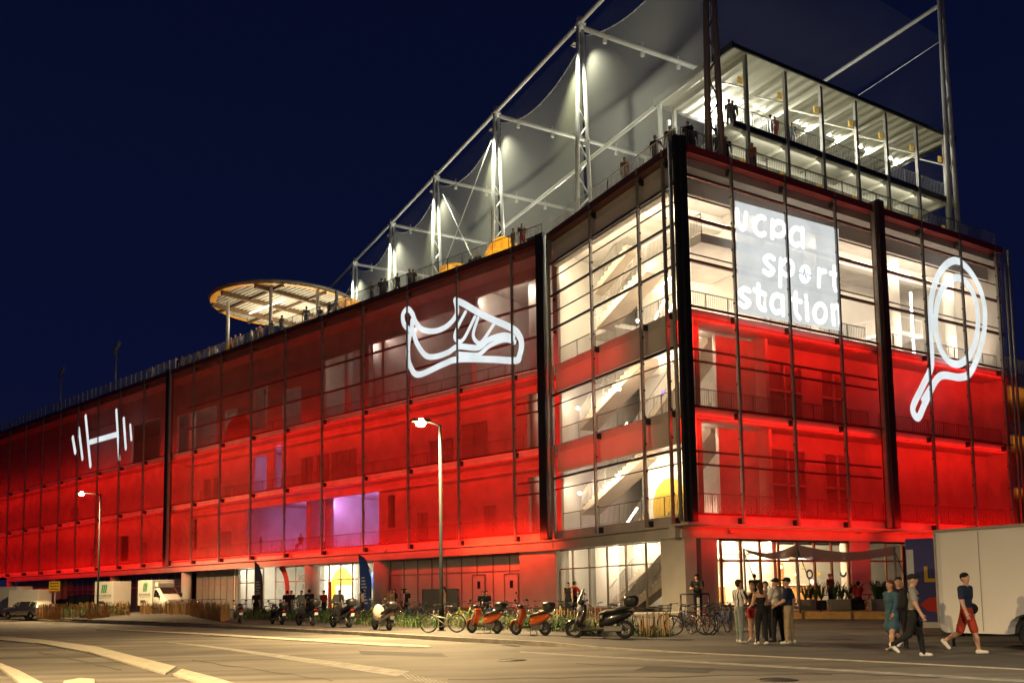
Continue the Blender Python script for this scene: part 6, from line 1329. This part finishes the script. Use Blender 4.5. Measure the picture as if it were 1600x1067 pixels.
def person(P, deg, label, top=WHT, bot=BLK, shoe=WHT, H=1.75, legs=(0, 0, 0, 0), armL=(0, .12, .15, 0), armR=(0, .12, .15, 0), lean=0., head=0., nod=0., hair='k', hl=0, cap=None, sleeve='t', lower='trousers', bare=False, stripes=False, sit=False, res=.024, dark=False, bag=None, spread=.10, female=False, group=None, sag=0.0, grip=.9):
    o = thing('person', P, math.radians(deg), label, 'person', group); k = H/1.75; sw = .172 if female else .208
    rot = lambda v: (v[0], v[1]*math.cos(lean)+(v[2]-.92)*math.sin(lean), .92+(v[2]-.92)*math.cos(lean)-v[1]*math.sin(lean))
    pr = []; A = lambda *a: pr.append(a); hands = []; low = 9
    for sd, ha, kb in ((-1, legs[0], legs[1]), (1, legs[2], legs[3])):
        hip = np.array((sd*.085, 0, .90)); kn = hip+.42*np.array((sd*spread*.35, math.sin(ha), -math.cos(ha))); an = kn+.40*np.array((sd*spread*.15, math.sin(ha-kb), -math.cos(ha-kb)))
        fa = ha-kb; fd = np.array((sd*.12, math.cos(fa*.7), math.sin(fa*.7))); toe = an+fd*.155+np.array((0, 0, -.045))
        lm = 2 if lower in ('trousers', 'dark') else 0
        if lower == 'shorts': A('c', hip, hip+(kn-hip)*.88, .098, .088, 2); A('c', hip+(kn-hip)*.8, kn, .062, .055, 0)
        elif lower == 'hotpants': A('c', hip, hip+(kn-hip)*.35, .098, .092, 2); A('c', hip+(kn-hip)*.3, kn, .082, .052, 0)
        elif lower in ('skirt', 'dress'): A('c', hip, hip+(kn-hip)*.7, .10, .085, 2 if lower == 'skirt' else 1); A('c', hip+(kn-hip)*.85, kn, .058, .052, 0)
        else: A('c', hip, kn, .100, .072, 2)
        A('c', kn, kn+(an-kn)*.35, .056 if lm == 0 else .064, .058 if lm == 0 else .062, lm); A('c', kn+(an-kn)*.35, an+(an-kn)*(.0 if lm else -.05), .058 if lm == 0 else .060, .036 if lm == 0 else .050, lm)
        A('c', an+np.array((0, 0, -.02))-fd*.035, toe, .047, .036, 3); low = min(low, an[2]-.075, toe[2]-.038)
    tm = 1; A('e', (0, 0, .955), (.165 if not female else .168, .118, .12), 2 if lower != 'dress' else 1)
    if lower == 'skirt': A('c', (0, 0, .92), (0, .01, .62), .13, .19, 2)
    if lower == 'dress': A('c', (0, 0, 1.0), (0, .02, .42), .12, .20, 1)
    A('e', rot((0, 0, 1.09)), (.158 if not female else .126, .112, .17), tm); ub = 0 if bare else tm
    A('e', rot((0, .005, 1.30)), (.186 if not female else .150, .122, .17), tm if not bare else tm)
    A('c', rot((-sw+.05, 0, 1.425)), rot((sw-.05, 0, 1.425)), .062, .062, ub)
    if bare: A('e', rot((0, -.012, 1.385)), (.15, .108, .085), 0)
    if female: 
        for sd in (-1, 1): A('e', rot((sd*.065, .085, 1.29)), (.06, .055, .06), tm)
    A('c', rot((0, -.005, 1.43)), rot((0, .012, 1.55)), .055, .050, 0)
    hc = np.array(rot((0, .02, 1.64))); fwd = np.array((math.sin(-head), math.cos(head)*math.cos(nod), -math.sin(nod))); sdv = np.array((math.cos(head), math.sin(head), 0))
    A('e', hc+np.array((0, -.008, .015)), (.077, .094, .10), 0); A('c', hc+fwd*.03+np.array((0, 0, -.05)), hc+fwd*.048+np.array((0, 0, -.085)), .055, .036, 0)
    A('c', hc+fwd*.088+np.array((0, 0, .005)), hc+fwd*.106+np.array((0, 0, -.028)), .010, .016, 0)
    for sd in (-1, 1): A('e', hc+sdv*sd*.078+np.array((0, 0, -.01)), (.012, .022, .032), 0)
    for sd, (f, ab, el, tw) in ((-1, armL), (1, armR)):
        sh = np.array(rot((sd*sw, 0, 1.415))); d1 = np.array((sd*math.sin(ab), math.sin(f)*math.cos(ab), -math.cos(f)*math.cos(ab))); el_ = sh+.285*d1
        d2 = np.array((sd*(math.sin(ab)*math.cos(el)-tw*math.sin(el)), math.sin(f+el), -math.cos(f+el))); d2 /= np.linalg.norm(d2); wr = el_+.245*d2
        if sleeve == 'long': A('c', sh, el_, .060, .048, 1); A('c', el_, wr-d2*.02, .048, .038, 1)
        elif sleeve == 't': A('c', sh, sh+d1*.18, .074, .070, 1); A('c', sh+d1*.14, el_, .054, .045, 0); A('c', el_, wr, .046, .031, 0)
        else: A('c', sh, el_, .053, .040, 0); A('c', el_, wr, .040, .027, 0)
        kn_ = wr+d2*.085; A('c', wr, kn_, .029, .034, 0); hands.append((sd, wr, kn_, d2))
    V, F = surface(pr, res); fc = V[F].mean(1); _, mi = field(fc, pr, .03)
    mb = MB(); mb.v = [V3(q) for q in V]; mb.f = [list(map(int, f)) for f in F]; mb.m = [int(x) for x in mi]; mb.sm = [True]*len(F)
    for sd, wr, kn_, d2 in hands:                                   # four fingers of unequal length and a thumb, curled
        d = V3(d2); s_ = V3((0, 1, 0)) if abs(d.y) < .8 else V3((0, 0, 1)); s_ = (s_-d*s_.dot(d)).normalized(); c_ = d.cross(s_)*(-sd)
        for i, l in enumerate((.066, .078, .072, .058)):
            b = V3(kn_)+s_*(.027-.018*i)+d*.02; g = grip; mb.tube([b, b+d*l*.45+c_*l*.10*g, b+d*l*.72+c_*l*.34*g, b+d*l*.80+c_*l*.62*g], [.0095, .009, .008, .0065], 6, 0)
        b = V3(wr)+d*.03+s_*.028; mb.tube([b, b+s_*.025+d*.03+c_*.008, b+s_*.028+d*.058+c_*.022], [.011, .010, .0075], 6, 0)
    if res < .03:
        for sd in (-1, 1): mb.ball(V3(hc+fwd*.083+sdv*sd*.031+np.array((0, 0, .022))), (.011, .008, .009), 6, 4)
        mb.ball(V3(hc+fwd*.088+np.array((0, 0, -.058))), (.022, .010, .007), 6, 5)
    ms = [SKIN2 if dark else SKIN, cloth(top, stripes), cloth(bot), cloth(shoe), EYE, LIP]
    dz = -low if not sit else -(.90-.09-.45)
    def S(m_): m_.v = [V3((q.x*k, q.y*k, (q.z+dz)*k)) for q in m_.v]; return m_
    S(mb).build('body', ms, o, local=True)
    hp = []; H_ = lambda *a: hp.append(a)
    if cap: 
        H_('e', hc+np.array((0, -.012, .045)), (.09, .106, .082), 0); H_('e', hc+fwd*.115+np.array((0, 0, .055)), (.062, .062, .012), 0)
    else:
        H_('e', hc+np.array((0, -.022, .042)), (.085, .099, .085), 0); H_('e', hc-fwd*.04+np.array((0, 0, -.0)), (.080, .070, .095), 0)
    if hl: H_('c', hc-fwd*.05+np.array((0, 0, .03)), hc-fwd*.085+np.array((0, 0, -.10-.16*hl)), .078, .05, 0 if not cap else 1)
    V, F = surface(hp, max(.016, res*.8), .03); _, mi = field(V[F].mean(1), hp, .03); mb = MB(); mb.v = [V3(q) for q in V]; mb.f = [list(map(int, f)) for f in F]; mb.m = [int(x) for x in mi]; mb.sm = [True]*len(F)
    S(mb).build('cap' if cap else 'hair', [cloth(cap) if cap else cloth(HAIR[hair]), cloth(HAIR[hair])], o, local=True)
    if bag == 'backpack':
        V, F = surface([('e', rot((0, -.19, 1.22)), (.15, .10, .22), 0), ('e', rot((0, -.24, 1.12)), (.11, .07, .11), 0), ('c', rot((-.12, -.10, 1.40)), rot((-.12, .12, 1.30)), .022, .022, 0), ('c', rot((.12, -.10, 1.40)), rot((.12, .12, 1.30)), .022, .022, 0)], .02); mb = MB(); mb.v = [V3(q) for q in V]; mb.f = [list(map(int, f)) for f in F]; mb.m = [0]*len(F); mb.sm = [True]*len(F); S(mb).build('backpack', cloth(BLK), o, local=True)
    if bag == 'shoulder':
        V, F = surface([('e', rot((-.29, -.02, .98)), (.06, .15, .13), 0), ('c', rot((-.26, -.02, 1.1)), rot((-.10, .07, 1.45)), .018, .018, 0)], .02); mb = MB(); mb.v = [V3(q) for q in V]; mb.f = [list(map(int, f)) for f in F]; mb.m = [0]*len(F); mb.sm = [True]*len(F); S(mb).build('shoulder_bag', cloth(BLK), o, local=True)
    return o
def at_foot(x, y): P = onz(x, y, .012); P.z = gz(P.x, P.y)+pav(P.x); return P
WALK = lambda a, b: (a, .12, -b, .75)
# -- the standing group
person(at_foot(1157, 1005), -70, 'man in a striped white shirt and grey trousers at the left of the standing group', WHT, (.20, .23, .22), WHT, 1.76, (.03, .02, -.03, .02), (.1, .1, .4, .2), (.5, .1, 1.3, .4), hair='b', stripes=True, res=.02)
person(at_foot(1178, 1002), 150, 'woman in black strap top and red shorts in the standing group', BLK, RED_, WHT, 1.66, (.08, .1, -.05, .05), (.35, .12, 1.3, .5), (.3, .1, 1.5, .6), hair='f', hl=.9, sleeve='none', lower='hotpants', female=True, bare=True, res=.02)
person(at_foot(1191, 1007.5), 12, 'woman with bare shoulders, black band top and black trousers seen from behind', BLK, BLK, WHT, 1.66, (.02, 0, -.02, 0), (.25, .16, 1.1, .3), (.25, .16, 1.1, .3), hair='b', hl=.7, sleeve='none', female=True, bare=True, res=.02, spread=.2)
person(at_foot(1199, 997), 175, 'man facing the street from the back of the standing group', GRY, BLK, BLK, 1.72, armL=(.3, .1, 1.2, .4), armR=(.2, .1, .8, .3), hair='k', res=.022)
person(at_foot(1216, 1004), 35, 'man in a pale t-shirt, black trousers and black cap in the standing group', WHT, BLK, BLK, 1.78, (.05, .03, -.06, .02), (.3, .14, 1.2, .3), (.25, .12, 1.3, .4), cap=BLK, hair='k', res=.02, spread=.2)
person(at_foot(1234, 1006.5), 62, 'man in navy t-shirt and beige trousers with hand behind his back', NVY, BEI, WHT, 1.78, (.06, .03, -.07, .02), (.2, .1, .9, .3), (-.35, .12, .45, .5), cap=BLK, hair='k', res=.02, spread=.2)
# -- walking
person(at_foot(1396, 1016), 118, 'red-haired woman in a denim jacket with bare legs walking left of the trailer', DEN, DEN, WHT, 1.68, WALK(.30, .25), (.3, .14, .3, 0), (-.3, .14, .2, 0), hair='r', hl=.5, sleeve='long', lower='skirt', female=True, res=.02)
person(at_foot(1409, 1012), 160, 'dark haired person in black partly hidden behind the man with the backpack', BLK, BLK, BLK, 1.74, WALK(.2, .2), hair='k', res=.022)
person(at_foot(1431, 1026), -112, 'man in grey t-shirt and cap with a black backpack walking right', GRY, BLK, WHT, 1.78, WALK(.24, .26), (-.18, .14, .25, 0), (.16, .14, .3, 0), cap=BLK, hair='k', bag='backpack', res=.02)
person(at_foot(1514, 1021.5), -138, 'man in navy t-shirt, red shorts and shoulder bag passing the trailer', NVY, (.36, .045, .025), WHT, 1.80, (.26, .08, -.30, .75), (-.12, .2, .2, 0), (.12, .2, .3, 0), head=-.45, hair='k', lower='shorts', bag='shoulder', res=.02)
# -- guard, terrace, doorways
def at_d(x, y, d, z=None): P = ond(x, y, d); P.z = gz(P.x, P.y)+pav(P.x) if z is None else z; return P
person(at_d(1090, 940, 36.5, .42), 160, 'security guard in dark clothes and cap standing at the corner pier', BLK, BLK, BLK, 1.72, armL=(.4, .1, 1.4, .5), armR=(.4, .1, 1.2, .5), cap=BLK, sleeve='t', res=.024)
person(at_d(1180, 940, 43.5, TZ), -30, 'man in a dark t-shirt standing by the restaurant door above the group', BLK, BLK, BLK, 1.85, armL=(.5, .1, 1.6, .4), hair='b', res=.026)
person(at_d(1299, 940, 46.5, TZ), 40, 'person in dark red standing in the bright restaurant doorway', RED_, BLK, BLK, 1.85, cap=TAN, res=.026)
SITP = dict(legs=(1.45, 1.45, 1.45, 1.45), sit=True, res=.026)
person(at_d(1342, 940, 44, TZ), 15, 'seated person in a red shirt with back turned at the terrace table', RED_, BLK, BLK, 1.75, armL=(.5, .1, .9, .3), armR=(.5, .1, .9, .3), **SITP)
person(at_d(1372, 940, 45, TZ), 170, 'seated person in a tan shirt facing the street at the terrace table', TAN, BLK, BLK, 1.75, armL=(.5, .1, .9, .3), armR=(.5, .1, .9, .3), **SITP)
person(at_d(1385, 940, 44.5, TZ), 120, 'seated person in grey nearest the blue truck on the terrace', GRY, BLK, BLK, 1.72, armL=(.5, .1, .9, .3), armR=(.5, .1, .9, .3), **SITP)
# -- entrance
EN = [(400, 57, 200, 'girl in dark clothes by the grey blue flag', BLK, BLK, dict(female=True, hl=.7)), (449, 56, 20, 'person in black leaning at the left of the entrance glass', BLK, BLK, {}), (455, 57, 160, 'second person in black left of the man with bent arms', BLK, GRY, {}),
      (471, 56, 170, 'man with hands on hips in front of the entrance letters', GRY, BLK, dict(armL=(-.2, .6, 1.5, .9), armR=(-.2, .6, 1.5, .9))), (483, 55.5, 10, 'broad man in black standing with his back to the street at the entrance', BLK, BLK, dict(H=1.82)),
      (506, 56, 150, 'person in dark red beside the red totem at the entrance', RED_, BLK, {}), (530, 55.5, 175, 'man in a blue shirt with pale trousers before the yellow disc', DEN, BEI, {}), (566, 56, 90, 'person in white half hidden by the blue flag', WHT, BLK, {}),
      (610, 54, 190, 'woman with long dark hair in brown right of the blue flag', TAN, BLK, dict(female=True, hl=1)), (616, 54.5, 150, 'woman with long hair close behind the woman in brown', BLK, BLK, dict(female=True, hl=1)), (629, 53.5, 120, 'person in a pink top beside the dark parked bicycles', PNK, BLK, dict(female=True, hl=.6)), (634, 54, 200, 'person in black just right of the pink top', BLK, BLK, dict(hl=.5)),
      (694, 52, 100, 'man in a tan patterned shirt right of the nearer lamp pole', TAN, GRY, {}), (888, 46.5, 150, 'man in a black sleeveless top walking in front of the stair windows', BLK, BLK, dict(sleeve='none', H=1.84, res=.024)), (898, 47.3, -60, 'man in dark red wheeling a bicycle in front of the stair windows', RED_, BLK, dict(armL=(.7, .1, .5, 0), armR=(.7, .1, .5, 0), H=1.84, res=.024))]
for x, d, dg, lb, t_, b_, kw in EN: kw = dict(dict(res=.032), **kw); person(at_d(x, 945, d), dg, lb, t_, b_, BLK, **kw)
for x, dg, lb in ((754, 170, 'left one of two people sitting low by the orange-lit doors'), (760, 200, 'right one of two people sitting low by the orange-lit doors')): person(at_d(x, 945, 51), dg, lb, BLK, BLK, BLK, legs=(1.45, 1.45, 1.45, 1.45), sit=True, res=.032)
P_ = at_d(903, 945, 46.8); copy_tree(proto[0], P_, math.radians(-20), 'bicycle wheeled by the man in dark red')
# -- roof terrace
def roof(k, x, off, deg, lb, t_=BLK, b_=BLK, **kw):
    far = k == 'left' and x < 345; off = off if far else max(.75, off-.45); tt = tpx(k, x, off, 450 if k == 'left' else 250); P = fp(k, tt, off, (DECK+.35 if far else RZ-.03)+kw.pop('up', 0)); kw = dict(dict(res=.034, H=1.75), **kw); return person(P, deg, lb, t_, b_, BLK, **kw)
LEAN = dict(lean=.35, armL=(.7, .15, .6, 0), armR=(.7, .15, .6, 0))
for a in (('left', 243, 1.2, 160, 'man in a white shirt bending over the far roof railing', WHT, GRY, LEAN), ('left', 279, 1.3, 150, 'person in black at the roof railing left of the pale dress', BLK, BLK, {}), ('left', 287, 1.3, 170, 'woman in a pale dress at the roof railing', BEI, BEI, dict(lower='dress', female=True, hl=.6)), ('left', 298, 1.4, 140, 'person in grey right of the pale dress on the roof', GRY, GRY, {}),
          ('left', 311, 1.4, 160, 'person in brown between the pale dress and the canopy', TAN, BLK, {}), ('left', 328, 1.3, 120, 'person in red brown standing near the first canopy column', RED_, GRY, {}), ('left', 338, 1.3, 170, 'seated person in white near the first canopy column', WHT, BLK, dict(sit=True, legs=(1.4, 1.4, 1.4, 1.4), up=.1)),
          ('left', 362, 1.6, 170, 'person in orange brown right of the first canopy column', ORA, BLK, {}), ('left', 369, 1.4, 150, 'person in tan in the cluster below the canopy left edge', TAN, BLK, {}), ('left', 376, 1.5, 200, 'person in dark grey in the cluster below the canopy left edge', GRY, BLK, {}),
          ('left', 394, 1.4, 90, 'person in white turned sideways below the canopy', WHT, BLK, {}), ('left', 401, 1.5, 160, 'person in black right of the sideways person below the canopy', BLK, BLK, {}), ('left', 408, 1.4, 60, 'tall man in a pink shirt and black trousers below the canopy', PNK, BLK, dict(H=1.85)), ('left', 425, 1.3, 150, 'person in a patterned brown dress at the middle canopy column', TAN, TAN, dict(lower='dress', female=True, hl=.5)),
          ('left', 441, 1.4, 150, 'tall person in beige leaning an arm on the railing below the canopy', BEI, BEI, dict(H=1.9, armL=(.9, .3, .3, 0))), ('left', 462, 2.5, 170, 'seated person under the bright part of the canopy', BLK, BLK, dict(sit=True, legs=(1.4, 1.4, 1.4, 1.4))), ('left', 479, 1.4, 20, 'person in grey with back turned below the right half of the canopy', GRY, BLK, dict(H=1.86)), ('left', 500, 2.0, 170, 'person in dark clothes beside the loudspeaker under the canopy', BLK, BLK, {}), ('left', 515, 1.8, 140, 'left one of two people by the small orange parasol', BLK, GRY, {}), ('left', 524, 1.8, 170, 'right one of two people by the small orange parasol', TAN, BLK, {}),
          ('left', 581, 1.3, 150, 'person in grey gesturing left of the pair at the mast foot', GRY, BLK, dict(armR=(.9, .2, .5, 0))), ('left', 596, 1.3, 200, 'left one of a close pair standing at the roof railing', BLK, BLK, dict(armL=(.8, .4, .3, 0))), ('left', 602, 1.4, 160, 'right one of a close pair standing at the roof railing', GRY, GRY, dict(hl=.5)), ('left', 621, 1.3, 230, 'man in black striding along the roof railing', BLK, BLK, dict(legs=(.4, .1, -.3, .5))), ('left', 640, 1.4, 150, 'person in dark grey left of the third mast', GRY, BLK, {}), ('left', 646, 1.6, 200, 'person in black touching the third mast', BLK, BLK, {}),
          ('left', 738, 2.0, 160, 'left one of two seated people right of the flat orange parasol', BLK, BLK, dict(sit=True, legs=(1.4, 1.4, 1.4, 1.4))), ('left', 748, 2.0, 160, 'right one of two seated people right of the flat orange parasol', BLK, BLK, dict(sit=True, legs=(1.4, 1.4, 1.4, 1.4))), ('left', 803, 1.2, 130, 'woman in a pale shirt standing before the domed orange parasol', BEI, GRY, dict(female=True)), ('left', 817, 1.2, 180, 'man in a dark patterned shirt right of the domed orange parasol', (.12, .06, .06), RED_, dict(H=1.86)),
          ('stair', 976, 1.2, 175, 'person in orange standing alone on the roof above the open stair', (.34, .17, .05), TAN, dict(H=1.9, female=True, hl=.4)), ('stair', 1024, 1.2, 150, 'man in black leaning back on the roof railing near the corner', BLK, BLK, dict(armL=(-.5, .5, .2, 0), H=1.85)), ('stair', 1048, 1.3, 170, 'person in dark grey close to the dark corner post on the roof', BLK, BLK, dict(H=1.85)),
          ('right', 1076, 1.2, 160, 'person in black right above the dark corner post', BLK, BLK, dict(H=1.85)), ('right', 1083, 1.4, 190, 'person in dark red just behind the dark corner post', (.12, .03, .03), BLK, dict(H=1.8)), ('right', 1122, 1.2, 150, 'person in dark brown between the legs of the front mast', (.08, .04, .03), BLK, dict(H=1.8)), ('right', 1128, 1.3, 200, 'person in an orange top at the right leg of the front mast', (.5, .18, .10), BLK, dict(H=1.85)), ('right', 1135, 1.4, 170, 'person in black behind the right leg of the front mast', BLK, BLK, dict(H=1.85)),
          ('right', 1177, 1.0, 140, 'woman in an orange top leaning on the red coping rail', (.55, .16, .05), BLK, dict(lean=.2, female=True, hl=.6, H=1.85))):
    roof(a[0], a[1], a[2], a[3], a[4], a[5], a[6], **a[7])
for x, dg, lb, t_, b_, kw in ((1113, 150, 'person in grey at the left end of the pavilion gallery', GRY, GRY, {}), (1147, 170, 'person in black at the gallery rail beside the front mast', BLK, BLK, {}), (1205, 60, 'man in a grey shirt on the pavilion gallery beside the red dress', GRY, BLK, {}), (1212, 160, 'woman in a long red dress on the pavilion gallery', (.5, .07, .04), RED_, dict(lower='dress', female=True, hl=.7)), (1238, 170, 'person in dark green on the gallery right of the red dress', (.02, .06, .03), BLK, {})):
    t = max(tp0+.5, tpx('right', x, PO+.7, 210)); kw = dict(dict(res=.034, H=1.78), **kw); person(fp('right', t, PO+.75, zM), dg, lb, t_, b_, BLK, **kw)
# -- silhouettes behind the violet-lit screen
for i, (x, lb) in enumerate(((470, 'left silhouette seated behind the violet lit screen'), (491, 'middle silhouette seated behind the violet lit screen'), (501, 'right silhouette seated behind the violet lit screen'), (408, 'silhouette standing at the bright counter behind the screen'))):
    t = tpx('left', x, 3.4, 820); kw = dict(sit=True, legs=(1.4, 1.4, 1.4, 1.4)) if i < 3 else {}; person(fp('left', t, 3.4, L0+(.3 if i < 3 else 0)), 150+40*i, lb, BLK, BLK, BLK, res=.034, H=1.85, **kw)
